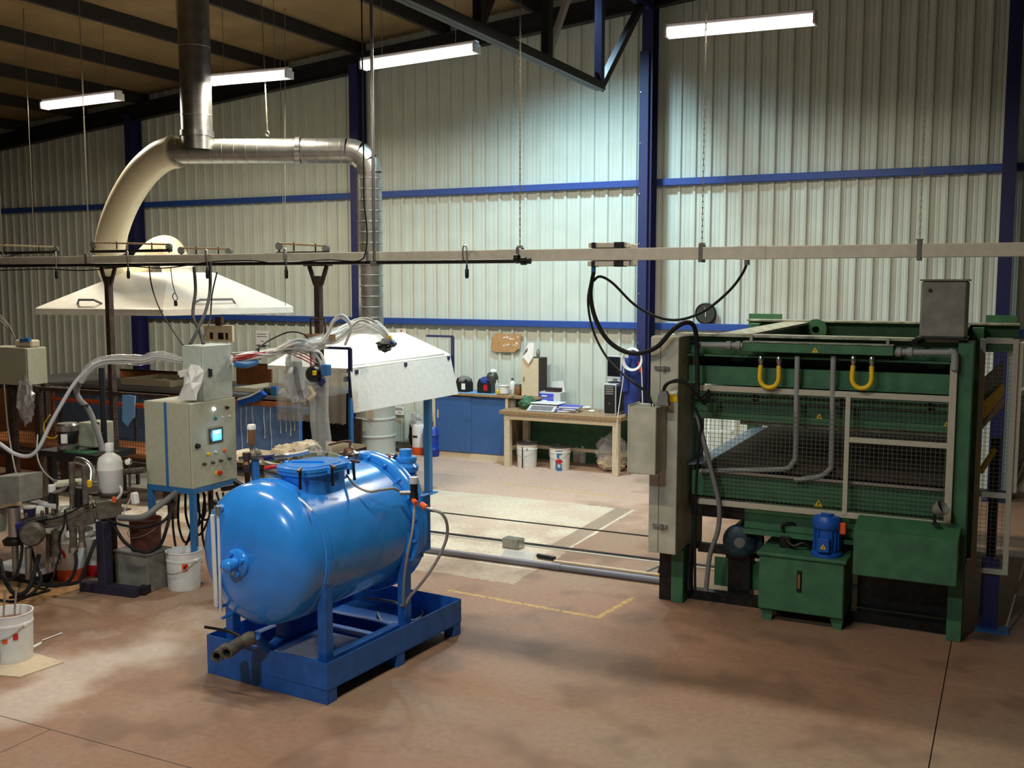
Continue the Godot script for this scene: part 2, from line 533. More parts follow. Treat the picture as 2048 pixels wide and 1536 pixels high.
# ---------------------------------------------------------------- walls, columns, roof
func build_walls() -> void:
	var t := structure("wall_back", "gable wall of pale ribbed metal sheets with blue girts", "wall")
	# ribbed sheets, four ribs each, running up under the roof
	var pitch := 0.236
	var x := -24.0 - 0.011
	while x < 13.0:
		var st := S()
		var n := Vector3.BACK
		for k in 4:
			var xa := x + k * pitch
			var prof := [[0.0, 0.0], [0.05, 0.0], [0.066, -0.006], [0.082, 0.0], [0.118, 0.0], [0.134, -0.006], [0.150, 0.0], [0.174, 0.0], [0.188, 0.034], [0.222, 0.034], [0.236, 0.0]]
			for i in prof.size() - 1:
				var xa0: float = xa + prof[i][0]; var xa1: float = xa + prof[i + 1][0]
				var za: float = WALL + prof[i][1]; var zb: float = WALL + prof[i + 1][1]
				var ya := roof_y(xa0) + 0.5
				var yb := roof_y(xa1) + 0.5
				face(st, [Vector3(xa0, 0, za), Vector3(xa1, 0, zb), Vector3(xa1, yb, zb), Vector3(xa0, ya, za)], n)
		part(t, "wall_sheet", st, "sheet")
		x += 4 * pitch
	part(t, "outer_skin", bx(-26, 14, -0.3, 9.5, WALL - 0.25, WALL - 0.03), "sheet")
	var cols := [-20.95, -15.7, -10.4, -5.1, -0.15, 5.05, 10.3]
	for i in cols.size() - 1:
		for y in [2.24, 4.44]:
			if y < 3.0 and cols[i] < -15.8: continue
			part(t, "girt", bx(cols[i] + 0.04, cols[i + 1] - 0.04, y - 0.05, y + 0.055, WALL + 0.02, WALL + 0.12, 0.006), "girt_blue")
	part(t, "base_angle", bx(-24, 13, 0.0, 0.09, WALL + 0.02, WALL + 0.05), "galv")
	for i in cols.size():
		var c: float = cols[i]
		var o := structure("column", "navy steel wall column %s" % ["far down the wall", "left of the white canopy hood", "behind the metal downpipe", "between the workbench and the press", "behind the safety fence", "beyond the fence", "at the far end"][i], "column")
		var top := roof_y(c) + 0.1
		var d0 := WALL + 0.12
		var d1 := WALL + 0.40
		part(o, "front_flange", bx(c - 0.085, c + 0.085, 0, top, d1 - 0.014, d1), "navy")
		part(o, "back_flange", bx(c - 0.085, c + 0.085, 0, top, d0, d0 + 0.014), "navy")
		part(o, "web", bx(c - 0.006, c + 0.006, 0, top, d0 + 0.014, d1 - 0.014), "navy")
		part(o, "base_plate", bx(c - 0.14, c + 0.14, 0, 0.02, d0 - 0.06, d1 + 0.06), "navy")
		base_at(o, Vector3(c, 0, (d0 + d1) / 2))
		if i == 3:
			var cover := part(o, "cable_cover", bx(c - 0.10, c + 0.045, 0.0, 6.35, d1, d1 + 0.05, 0.004), "cover_blue", "blue sheet cover over the column face")
			cover.position -= o.position
			for y in [2.0, 2.75, 3.5, 4.25, 5.0, 5.75]:
				var s := part(o, "screw", turned([0, 0, 0.012, 0, 0.012, 0.006, 0, 0.008], Vector3(c - 0.075, y, d1 + 0.05), Vector3.BACK, 8), "steel")
				s.position -= o.position
	structure_box("wall_left", "pale sheet metal wall at the far left end", -26.3, -26, -0.3, 9, WALL - 0.3, 12.3)
	structure_box("wall_right", "plain wall closing the right side of the hall", 14, 14.3, -0.3, 9, WALL - 0.3, 12.3)
	structure_box("wall_front", "plain wall behind the viewing gallery", -26.3, 14.3, -0.3, 9, 12, 12.3)

func structure_box(n: String, label: String, x0: float, x1: float, y0: float, y1: float, z0: float, z1: float) -> void:
	var o := structure(n, label, "wall")
	part(o, "panel", bx(x0, x1, y0, y1, z0, z1), "sheet")

func build_roof() -> void:
	var t := structure("ceiling", "tan insulated roof panels carried on dark purlins", "ceiling")
	for side in 2:
		var xa := -26.3 if side == 0 else 2.0
		var xb := 2.0 if side == 0 else 14.3
		var n := int((xb - xa) / 1.18)
		for k in n:                                       # roof panels laid across the purlins
			var p0 := lerpf(xa, xb, float(k) / n)
			var p1 := lerpf(xa, xb, float(k + 1) / n)
			var a := Vector3(p0 + 0.004, roof_y(p0) + 0.50, 0)
			var b := Vector3(p1 - 0.004, roof_y(p1) + 0.50, 0)
			var zz := Vector3(0, 0, 1)
			part(t, "roof_panel", slab([a + zz * (WALL - 0.3), b + zz * (WALL - 0.3), b + zz * 12.3, a + zz * 12.3], Vector3(0, 0.1, 0)), "roof_panel")
	var px := -24.0
	while px < 13.5:
		if absf(px - 2.0) > 0.3:
			var y := roof_y(px) + 0.31
			part(t, "purlin", bx(px - 0.04, px + 0.04, y - 0.02, y + 0.19, WALL + 0.05, 12.0), "purlin")
		px += 1.70
	# gable rafter on the wall, another half way
	for z in [WALL + 0.26, -5.6]:
		var o := structure("rafter", "dark steel gable rafter along the top of the ribbed wall" if z < -10 else "dark steel rafter crossing the hall overhead", "rafter")
		for s in 2:
			var xa := -26.0 if s == 0 else 2.0
			var xb := 2.0 if s == 0 else 14.0
			for f in [[-0.02, 0.0], [0.27, 0.29]]:
				part(o, "flange", beam(S(), Vector3(xa, roof_y(xa) + f[0] + 0.01, z), Vector3(xb, roof_y(xb) + f[0] + 0.01, z), 0.16, 0.02), "steel_dark")
			part(o, "web", beam(S(), Vector3(xa, roof_y(xa) + 0.135, z), Vector3(xb, roof_y(xb) + 0.135, z), 0.012, 0.25), "steel_dark")
	# lattice truss standing out from the big column, at right angles to the wall
	var x := -5.1
	var o := structure("roof_truss", "dark blue lattice roof truss reaching out from the column", "truss")
	var zs := [-13.05, -11.35, -9.65, -7.9, -6.2, -4.5]
	var yb := 5.52
	var yt := 7.0
	for s in [-0.035, 0.035]:
		part(o, "bottom_chord", bx(x + s - 0.032, x + s + 0.032, yb - 0.05, yb + 0.05, -13.1, 12.8), "steel_dark")
	part(o, "top_chord", bx(x - 0.06, x + 0.06, yt - 0.05, yt + 0.05, -14.98, 12.8), "navy")
	for i in zs.size():
		var z: float = zs[i]
		part(o, "vertical", bx(x - 0.05, x + 0.05, yb, yt, z - 0.06, z + 0.06), "navy" if i == 0 else "steel_dark")
		if i > 0:
			part(o, "diagonal", beam(S(), Vector3(x, yb + 0.03, z), Vector3(x, yt, lerpf(z, zs[i - 1], 0.62)), 0.06, 0.08), "grey_light" if i == 1 else "steel_dark")
	part(o, "end_diagonal", beam(S(), Vector3(x, yb, -13.08), Vector3(x, yt, -14.75), 0.09, 0.10), "steel_dark")
	part(o, "gusset", bx(x - 0.008, x + 0.008, yb - 0.05, yb + 0.16, -13.2, -12.9), "steel_dark")

# ---------------------------------------------------------------- lamps
func tube_light(a: Vector3, b: Vector3, label: String, energy: float, hang := 0.9) -> void:
	var t := thing("fluorescent_light", label, "light", "hanging twin tube lights")
	var dir := (b - a).normalized()
	var up := Vector3.UP
	var side := dir.cross(up).normalized()
	var mid := (a + b) / 2.0
	var L := a.distance_to(b)
	var bs := Basis(dir, side.cross(dir).normalized(), side)
	part(t, "housing", box(S(), mid + bs.y * 0.075, Vector3(L, 0.045, 0.11), bs, 0.008), "white")
	var sec := [Vector2(-0.075, 0.05), Vector2(-0.085, 0.0), Vector2(-0.05, -0.045), Vector2(0.05, -0.045), Vector2(0.085, 0.0), Vector2(0.075, 0.05)]
	var ring := []
	for p in sec: ring.append(a + dir * 0.025 + side * p.x + bs.y * p.y)
	part(t, "diffuser", slab(ring, dir * (L - 0.05)), "tube_glow", "glowing opal diffuser over the two tubes")
	for s in [-1.0, 1.0]:
		part(t, "end_cap", box(S(), mid + dir * s * (L / 2 - 0.012) + bs.y * 0.005, Vector3(0.024, 0.10, 0.17), bs, 0.004), "white")
		var h: Vector3 = mid + dir * s * L * 0.32 + bs.y * 0.09
		part(t, "suspension_wire", rod(h, Vector3(h.x, roof_y(h.x) + 0.28, h.z), 0.004, 5), "chain")
	base_at(t, mid)
	var l := AreaLight3D.new()
	l.name = "light"
	l.area_size = Vector2(L - 0.06, 0.16)
	l.light_color = Color(1.0, 0.95, 0.86)
	l.light_energy = energy
	l.area_range = 30.0
	l.shadow_enabled = true
	t.add_child(l)
	l.transform = Transform3D(Basis(dir, side, bs.y), -bs.y * 0.052)

func bay_lamp(at: Vector3, label: String, energy: float, angle: float, col: Color, edge := 1.0) -> void:
	var t := thing("high_bay_lamp", label, "lamp", "high bay lamps under the roof")
	part(t, "reflector", turned([0.06, 0.30, 0.10, 0.26, 0.17, 0.14, 0.22, 0.0, 0.215, 0.0, 0.165, 0.135, 0.095, 0.25, 0.055, 0.29], at, Vector3.UP, 28), "steel")
	part(t, "ballast_box", box(S(), at + Vector3(0, 0.40, 0), Vector3(0.18, 0.2, 0.18), Basis(), 0.02), "grey_mid")
	part(t, "bulb", turned([0, -0.02, 0.04, 0.0, 0.055, 0.06, 0.04, 0.14, 0.02, 0.2, 0, 0.21], at + Vector3(0, 0.04, 0), Vector3.UP, 16), "bay_glow", "glowing discharge bulb")
	part(t, "hanger", rod(at + Vector3(0, 0.5, 0), Vector3(at.x, roof_y(at.x) + 0.3, at.z), 0.01, 6), "chain")
	base_at(t, at)
	var l := SpotLight3D.new()
	l.name = "light"
	l.light_color = col
	l.light_energy = energy
	l.spot_angle = angle
	l.spot_angle_attenuation = edge
	l.spot_range = 30.0
	l.light_size = 0.2
	l.shadow_enabled = true
	t.add_child(l)
	l.position = Vector3(0, 0.0, 0)
	l.rotation.x = -PI / 2

func build_lamps() -> void:
	# the row in view, in front of the gable wall
	tube_light(gz(1333, 68, -11), gz(1633, 40, -11), "white twin tube light hanging in front of the wall above the press", 12.8)
	tube_light(gz(725, 133, -11), gz(955, 98, -11), "tilted white twin tube light beside the roof truss", 12.8)
	tube_light(gz(420, 164, -11), gz(580, 150, -11), "white twin tube light just behind the metal riser duct", 12.8)
	tube_light(gz(88, 213, -11), gz(240, 194, -11), "white twin tube light farthest along the roof, left of the riser duct", 12.8)
	# the next row of the hall, above the tank and the open floor
	tube_light(Vector3(-7.0, 5.6, -4.6), Vector3(-5.4, 5.6, -4.6), "white twin tube light of the second row over the control cabinet", 10.0)
	tube_light(Vector3(-3.8, 5.6, -4.6), Vector3(-2.2, 5.6, -4.6), "white twin tube light of the second row over the open floor", 12.0)
	# discharge lamps under the roof
	bay_lamp(Vector3(-5.8, 7.0, -13.0), "high bay lamp hanging by the column above the workbench", 34.0, 74.0, Color(0.76, 0.93, 1.0), 1.0)
	bay_lamp(Vector3(-3.0, 6.9, 2.0), "high bay lamp hanging behind the gallery", 28.0, 78.0, Color(0.86, 0.95, 1.0), 0.3)

func _ready() -> void:
	setup()
	materials()
	build_floor()
	build_walls()
	build_roof()
	build_lamps()
	things_a()
	things_b()
	things_c()
	things_d()

# ---------------------------------------------------------------- ducts, hoods, trunking and pipes overhead
func ribbed(r: float, L: float, step: float, proud := 0.006) -> Array:     # profile of a spiral-seam duct
	var p := [Vector2(r, 0)]
	var h := step / 2
	while h < L - 0.03:
		p.append_array([Vector2(r, h - 0.008), Vector2(r + proud, h - 0.004), Vector2(r + proud, h + 0.004), Vector2(r, h + 0.008)])
		h += step
	p.append(Vector2(r, L))
	return p
func duct(a: Vector3, b: Vector3, r: float, step: float, n := 28) -> SurfaceTool:
	var y := (b - a).normalized()
	var x := (Vector3.UP if absf(y.y) < 0.95 else Vector3.RIGHT).cross(y).normalized()
	return lathe(S(), ribbed(r, a.distance_to(b), step), Transform3D(Basis(x, y, x.cross(y)), a), n)

func things_a() -> void:
	# metal exhaust duct: riser, run, elbow, downpipe
	var J := gy(395, 300, 4.7)
	var E := gy(738, 302, 4.7)
	var dir := (E - J).normalized()
	var t := thing("exhaust_duct", "bare metal exhaust duct with riser, level run and downpipe to the far hood", "duct")
	part(t, "riser", duct(J, Vector3(J.x, 7.05, J.z), 0.205, 0.9), "galv", "tall metal riser going up through the roof")
	part(t, "level_run", duct(gy(345, 303, 4.7), E - dir * 0.30, 0.168, 0.16), "galv", "level run with spiral seams")
	var el := []
	for k in 7:
		var a := PI / 2 * k / 6
		el.append(E - dir * 0.30 + dir * 0.30 * sin(a) - Vector3(0, 0.30 * (1 - cos(a)), 0))
	for k in 3:
		part(t, "elbow_segment", tube(S(), el.slice(k * 2, k * 2 + 3), 0.172, 28, false), "galv")
	part(t, "downpipe", duct(E - Vector3(0, 0.30, 0), Vector3(E.x, 2.0, E.z), 0.168, 0.145), "galv", "downpipe with spiral seams")
	part(t, "clamp_band", turned([0.172, -0.03, 0.182, -0.03, 0.182, 0.03, 0.172, 0.03], J + dir * 1.35, dir, 28), "steel")
	part(t, "riser_collar", turned([0.205, -0.02, 0.222, -0.02, 0.222, 0.05, 0.205, 0.05], J + Vector3(0, 0.20, 0), Vector3.UP, 28), "steel")
	part(t, "downpipe_collar", turned([0.168, -0.03, 0.19, -0.03, 0.19, 0.03, 0.168, 0.03], Vector3(E.x, 2.05, E.z), Vector3.UP, 28), "steel")
	base_at(t, Vector3(E.x, 2.0, E.z))
	for k in [[358, 165, 367, 272, -10.75], [372, 165, 374, 272, -10.9], [529, 0, 535, 262, -11.15]]:
		t = thing("suspension_chain", ["chain holding the duct on the far side of the riser", "chain holding the duct close against the riser", "chain holding the level duct run near its middle"][[358, 372, 529].find(k[0])], "chain")
		var lo := gz(k[2], k[3], k[4])
		var top := Vector3(lo.x - 0.06, roof_y(lo.x) + 0.28, lo.z)
		part(t, "links", chain(top, lo, 0.06), "chain")
		part(t, "hook", hose([lo, lo + Vector3(0.03, -0.03, 0), lo + Vector3(0, -0.07, 0), lo + Vector3(-0.03, -0.04, 0)], 0.007, 6), "chain")
		base_at(t, lo)

	# cream plastic duct curving from the level run down to the near hood
	t = thing("curved_duct", "smooth cream plastic duct curving down from the metal run", "duct")
	var path := smooth(pz([[352, 303, -10.75], [318, 316, -10.75], [280, 352, -10.8], [246, 408, -10.9], [224, 470, -11.0], [220, 520, -11.2], [236, 566, -11.6]]), 5)
	part(t, "duct_body", tube(S(), path, 0.215, 28), "cream")
	part(t, "end_band", tube(S(), [path[0], path[1]], 0.225, 28), "cream")
	base_at(t, path[-1])

	# six-sided canopy hood
	var c := gz(345, 620, -12.0)
	c.y = 2.47
	var R := 2.06
	var turn := atan2(-c.z, -c.x)                   # one corner towards the gallery
	var ring := func(r: float, y: float) -> Array:
		var out := []
		for k in 6:
			var a := turn + TAU * k / 6.0 + 0.06
			out.append(Vector3(c.x + cos(a) * r, y, c.z + sin(a) * r))
		return out
	t = thing("canopy_hood", "wide white six-sided extraction hood hanging over the casting table", "hood")
	var lo: Array = ring.call(R, 2.47)
	var rim: Array = ring.call(R, 2.555)
	var rim2: Array = ring.call(R - 0.03, 2.575)
	var top: Array = ring.call(0.74, 3.07)
	for k in 6:
		var j := (k + 1) % 6
		var outw: Vector3 = (lo[k] + lo[j]) / 2 - c
		part(t, "canopy_panel", slab([rim2[k], rim2[j], top[j], top[k]], -outw.normalized() * 0.006 - Vector3(0, 0.01, 0)), "white_grp")
		var st := S()
		face(st, [lo[k], lo[j], rim[j], rim[k]], outw)
		face(st, [rim[k], rim[j], rim2[j], rim2[k]], outw + Vector3.UP * 2)
		var inn := 0.94
		var a: Vector3 = c + (lo[k] - c) * inn
		var b: Vector3 = c + (lo[j] - c) * inn
		a.y = 2.47; b.y = 2.47
		face(st, [lo[k], lo[j], b, a], Vector3.DOWN)
		part(t, "rim", st, "white_grp")
	var lid := S()
	face(lid, top, Vector3.UP)
	part(t, "top_plate", lid, "white_grp")
	for k in [[5, 0.60, 0.33], [0, 0.62, 0.20]]:
		var p0: Vector3 = rim2[k[0]].lerp(top[k[0]], 0.10)
		var p1: Vector3 = rim2[(k[0] + 1) % 6].lerp(top[(k[0] + 1) % 6], 0.10)
		var d := (p1 - p0).normalized()
		var out: Vector3 = ((p0 + p1) / 2 - c).normalized() * 0.07 + Vector3(0, 0.05, 0)
		var m := p0.lerp(p1, k[1])
		var hw: float = k[2]
		part(t, "handle", tube(S(), [m - d * hw, m - d * (hw - 0.08) + out, m + d * (hw - 0.08) + out, m + d * hw], 0.017, 8), "grey_mid", "grey bow handle")
	part(t, "collar", turned([0.23, 0, 0.23, 0.1, 0.25, 0.1, 0.25, 0.13, 0.20, 0.13, 0.20, 0], gz(355, 545, -12.0) - Vector3(0, 0.03, 0), Vector3.UP, 24), "white_grp")
	for k in [1, 4]:
		part(t, "hanging_wire", rod(rim2[k], Vector3(rim2[k].x, roof_y(rim2[k].x) + 0.3, rim2[k].z), 0.006, 5), "chain")
	part(t, "hanging_wire", rod(rim2[5].lerp(rim2[0], 0.05), Vector3(rim2[5].x, roof_y(rim2[5].x) + 0.3, rim2[5].z), 0.006, 5), "chain")
	base_at(t, c)
	t = thing("elbow_duct", "short cream elbow duct on top of the wide white hood", "duct")
	part(t, "elbow", hose(pz([[357, 542, -12], [354, 515, -12], [338, 494, -12], [314, 497, -11.95], [288, 522, -11.9], [268, 556, -11.9]]), 0.17, 24), "cream")
	part(t, "opening_ring", tube(S(), pz([[357, 546, -12], [357, 536, -12]]), 0.185, 24), "white_grp")
	base_at(t, gz(357, 546, -12))

	# busbar trunking across the hall
	var y0 := 3.143
	var y1 := 3.258
	t = thing("busbar_trunking", "long cream busbar trunking hung level across the hall", "trunking")
	var cuts := [-13.6, -10.6, -7.6, -4.62, -2.18, 0.9]
	for k in cuts.size() - 1:
		part(t, "trunking_length", bx(cuts[k] + 0.004, cuts[k + 1] - 0.004, y0, y1, -9.45, -9.35, 0.006), "trunking")
		if k > 0: part(t, "joint_sleeve", bx(cuts[k] - 0.14, cuts[k] + 0.14, y0 - 0.003, y1 + 0.003, -9.454, -9.346, 0.004), "trunking")
	for px in [4, 178, 1040, 1404, 1839]:
		var x: float = gz(px, 505, -9.4).x
		var st := S()
		box(st, Vector3(x, y0 - 0.006, -9.4), Vector3(0.035, 0.006, 0.125))
		box(st, Vector3(x, (y0 + y1) / 2, -9.342), Vector3(0.035, y1 - y0 + 0.05, 0.006))
		box(st, Vector3(x, (y0 + y1) / 2, -9.458), Vector3(0.035, y1 - y0 + 0.05, 0.006))
		box(st, Vector3(x, y1 + 0.022, -9.4), Vector3(0.035, 0.006, 0.12))
		part(t, "hanger_bracket", st, "grey_mid")
	base_at(t, Vector3(-6, y0, -9.4))
	for k in [[4, "at the far left"], [178, "above the brown post"], [1040, "at the end of the compressed air pipe"], [1404, "beside the power tap-off above the press"], [1839, "above the press corner"]]:
		var p := gz(k[0], 488, -9.4)
		var ch := thing("trunking_chain", "thin chain holding the busbar trunking %s" % k[1], "chain", "chains holding the trunking")
		part(ch, "links", chain(Vector3(p.x + 0.0, roof_y(p.x) + 0.3, -9.4), Vector3(p.x, y1 + 0.03, -9.4), 0.055), "chain")
		part(ch, "shackle", rod(Vector3(p.x - 0.03, y1 + 0.035, -9.4), Vector3(p.x + 0.03, y1 + 0.035, -9.4), 0.008, 8), "chain")
		base_at(ch, Vector3(p.x, y1, -9.4))
	# tap-off box and its leads
	t = thing("tap_off_box", "cream power tap-off box clipped round the trunking by the column", "tap-off box")
	var a0 := gz(1175, 488, -9.36)
	var a1 := gz(1258, 532, -9.36)
	part(t, "body", bx(a0.x, a1.x, a1.y, a0.y, -9.62, -9.46, 0.01), "trunking")
	part(t, "lower_lip", bx(a0.x, a1.x, a1.y, y0 - 0.008, -9.46, -9.36, 0.006), "trunking")
	part(t, "upper_lip", bx(a0.x, a1.x - 0.03, y1 + 0.008, a0.y + 0.01, -9.46, -9.38, 0.006), "trunking")
	for k in [[1183, 1190], [1228, 1247]]:
		for s in [[y1 + 0.006, a0.y + 0.014], [a1.y - 0.006, y0 - 0.006]]:
			part(t, "clip", bx(gz(k[0], 500, -9.36).x, gz(k[1], 500, -9.36).x, s[0], s[1], -9.47, -9.35, 0.004), "black")
	part(t, "cable_gland", turned([0.022, 0, 0.022, -0.07, 0.014, -0.09], gz(1187, 532, -9.4), Vector3.UP, 12), "frame_blue")
	base_at(t, Vector3((a0.x + a1.x) / 2, a1.y, -9.5))
	t = thing("power_cable", "thick black power cable looping from the tap-off to the tall cream cabinet", "cable")
	part(t, "lead", hose(pz([[1187, 545, -9.4], [1181, 590, -9.2], [1192, 640, -9.0], [1220, 685, -8.8], [1265, 707, -8.66], [1312, 695, -8.6], [1345, 660, -8.6], [1372, 645, -8.65], [1389, 655, -8.74], [1394, 700, -8.80], [1395, 790, -8.75]]), 0.021, 10), "rubber")
	base_at(t, gz(1187, 545, -9.4))
	t = thing("supply_cable", "thin black cable hanging from the tap-off to the top of the press switch box", "cable")
	part(t, "lead", hose(pz([[1186, 548, -9.4], [1176, 600, -9.3], [1186, 660, -9.2], [1214, 715, -9.0], [1256, 757, -8.8], [1290, 782, -8.6], [1303, 805, -8.5], [1306, 818, -8.5]]), 0.012, 8), "rubber")
	base_at(t, gz(1306, 818, -8.5))
	t = thing("feeder_cable", "black cable slung between the tap-off and a socket on the trunking", "cable")
	part(t, "lead", hose(pz([[1187, 562, -9.4], [1200, 553, -9.4], [1225, 566, -9.4], [1270, 610, -9.4], [1318, 635, -9.4], [1362, 639, -9.4], [1412, 620, -9.4], [1460, 580, -9.4], [1486, 545, -9.4], [1494, 524, -9.4]]), 0.013, 8), "rubber")
	part(t, "plug", rod(gz(1494, 530, -9.4), gz(1494, 520, -9.4), 0.025, 10), "grey_mid")
	base_at(t, gz(1494, 520, -9.4))

	# compressed air pipe below the trunking, its drops
	t = thing("air_pipe", "dark compressed air pipe strapped under the trunking with goosenecks", "pipe")
	var pa := gz(-60, 531, -9.28)
	var pb := gz(1052, 517, -9.28)
	pb.y = 3.142
	pa.y = 3.142
	part(t, "main", tube(S(), [pa, pb], 0.021, 12), "oily")
	part(t, "end_fitting", turned([0.03, -0.05, 0.04, -0.05, 0.04, 0.0, 0.03, 0.0, 0.03, 0.05, 0, 0.05], pb, Vector3.RIGHT, 12), "oily")
	part(t, "clamp", turned([0.03, -0.02, 0.045, -0.02, 0.045, 0.02, 0.03, 0.02], gz(1034, 517, -9.28), Vector3.RIGHT, 12), "oily")
	for px in [115, 258, 415, 572, 930]:
		var q := gz(px, 520, -9.28)
		var o := part(t, "gooseneck", hose([Vector3(q.x - 0.02, 3.15, -9.28), Vector3(q.x - 0.02, 3.24, -9.27), Vector3(q.x, 3.295, -9.25), Vector3(q.x + 0.045, 3.30, -9.22), Vector3(q.x + 0.065, 3.25, -9.2), Vector3(q.x + 0.065, 3.06, -9.2)], 0.009, 8), "steel")
		part(o, "coupling", turned([0, 0, 0.014, 0, 0.02, 0.02, 0.02, 0.09, 0.012, 0.1, 0.012, 0.13], Vector3(q.x + 0.065, 2.97, -9.2), Vector3.UP, 10), "black", "black quick coupling")
	base_at(t, pb)
	t = thing("wire_run", "thin black cable tied along the underside of the trunking", "cable")
	part(t, "lead", hose(pz([[0, 541, -9.25], [90, 538, -9.25], [170, 541, -9.25], [255, 533, -9.25], [330, 536, -9.25], [420, 524, -9.25], [500, 521, -9.25], [560, 527, -9.25], [650, 520, -9.25], [715, 522, -9.25], [731, 505, -9.22], [734, 460, -9.2], [728, 400, -9.2], [727, 300, -9.2], [723, 0, -9.2], [720, -120, -9.2]]), 0.008, 6), "rubber")
	base_at(t, gz(715, 522, -9.25))
	t = thing("conduit", "slim metal conduit dropping from the roof to the trunking beside the downpipe", "conduit")
	var cd := gz(749, 520, -9.28)
	part(t, "pipe", rod(Vector3(cd.x, 3.15, -9.28), Vector3(cd.x, roof_y(cd.x) + 0.3, -9.28), 0.018, 10), "steel")
	part(t, "end_box", bx(cd.x - 0.04, cd.x + 0.04, 3.10, 3.15, -9.33, -9.24, 0.01), "grey_mid")
	part(t, "spacer", rod(Vector3(cd.x - 0.09, 3.13, -9.28), Vector3(cd.x - 0.09, 3.26, -9.28), 0.016, 8), "grey_mid")
	base_at(t, Vector3(cd.x, 3.1, -9.28))

	# short tool rails above the trunking with pulleys
	for k in [[-40, 112, 489, 494], [186, 338, 485, 489], [362, 458, 496, 498], [558, 652, 487, 492]]:
		t = thing("tool_rail", ["tool rail with orange rod above the junction box", "tool rail with dark channel in front of the curved cream duct", "thin tool rail beside the cream elbow duct", "short tool rail left of the metal downpipe"][[-40, 186, 362, 558].find(k[0])], "rail", "tool rails above the trunking")
		var A := gz(k[0], k[2], -9.6)
		var B := gz(k[1], k[3], -9.6)
		part(t, "rod", rod(A, B, 0.011, 8), "beige" if k[0] < 0 else "wood")
		part(t, "channel", box(S(), (A + B) / 2 - Vector3(0, 0.095, 0), Vector3(A.distance_to(B) + 0.06, 0.035, 0.05)), "oily")
		for e in [A, B]:
			part(t, "pulley", turned([0, -0.012, 0.03, -0.012, 0.045, -0.016, 0.035, 0, 0.045, 0.016, 0.03, 0.012, 0, 0.012], e - Vector3(0, 0.03, 0), Vector3.BACK, 14), "grey_mid")
			part(t, "bracket", beam(S(), e, e - Vector3(0, 0.1, 0), 0.014, 0.02), "oily")
		for f in [0.32, 0.78]:
			part(t, "stud", rod(A.lerp(B, f) + Vector3(0, 0.02, 0), A.lerp(B, f) - Vector3(0, 0.08, 0), 0.009, 6), "oily")
		part(t, "foot", beam(S(), (A + B) / 2 - Vector3(0, 0.11, 0), Vector3((A.x + B.x) / 2, y1, -9.44), 0.04, 0.02), "oily")
		base_at(t, Vector3((A.x + B.x) / 2, y1, -9.6))

	# brown posts with Y brackets carrying the trunking
	for k in [[216, -9.42], [636, -9.42]]:
		var p := gz(k[0], 540, k[1])
		t = thing("trunking_post", "rusty brown steel post under the trunking %s" % ("in front of the wide white hood" if k[0] < 300 else "behind the tangle of white tubes"), "post")
		part(t, "upright", bx(p.x - 0.036, p.x + 0.036, 0, 3.0, k[1] - 0.04, k[1] + 0.04, 0.004), "rust_brown")
		for s in [-1.0, 1.0]:
			part(t, "strut", beam(S(), Vector3(p.x + s * 0.04, 2.9, k[1]), Vector3(p.x + s * 0.12, 3.11, k[1]), 0.03, 0.04), "rust_brown")
		part(t, "head_plate", bx(p.x - 0.16, p.x + 0.16, 3.11, 3.135, k[1] - 0.06, k[1] + 0.06), "rust_brown")
		part(t, "foot_plate", bx(p.x - 0.12, p.x + 0.12, 0, 0.015, k[1] - 0.12, k[1] + 0.12), "rust_brown")
		if k[0] > 300:
			var yk := gz(636, 668, -9.3)
			part(t, "yoke", tube(S(), [yk + Vector3(-0.10, 0, 0), yk + Vector3(-0.10, 0.17, 0), yk + Vector3(0.10, 0.17, 0), yk + Vector3(0.10, 0, 0)], 0.014, 6), "rust_brown")
			part(t, "crossboard", bx(yk.x - 0.2, yk.x + 0.2, yk.y - 0.08, yk.y, -9.35, -9.31), "wood")
		base_at(t, Vector3(p.x, 0, k[1]))

	hood_two(E)

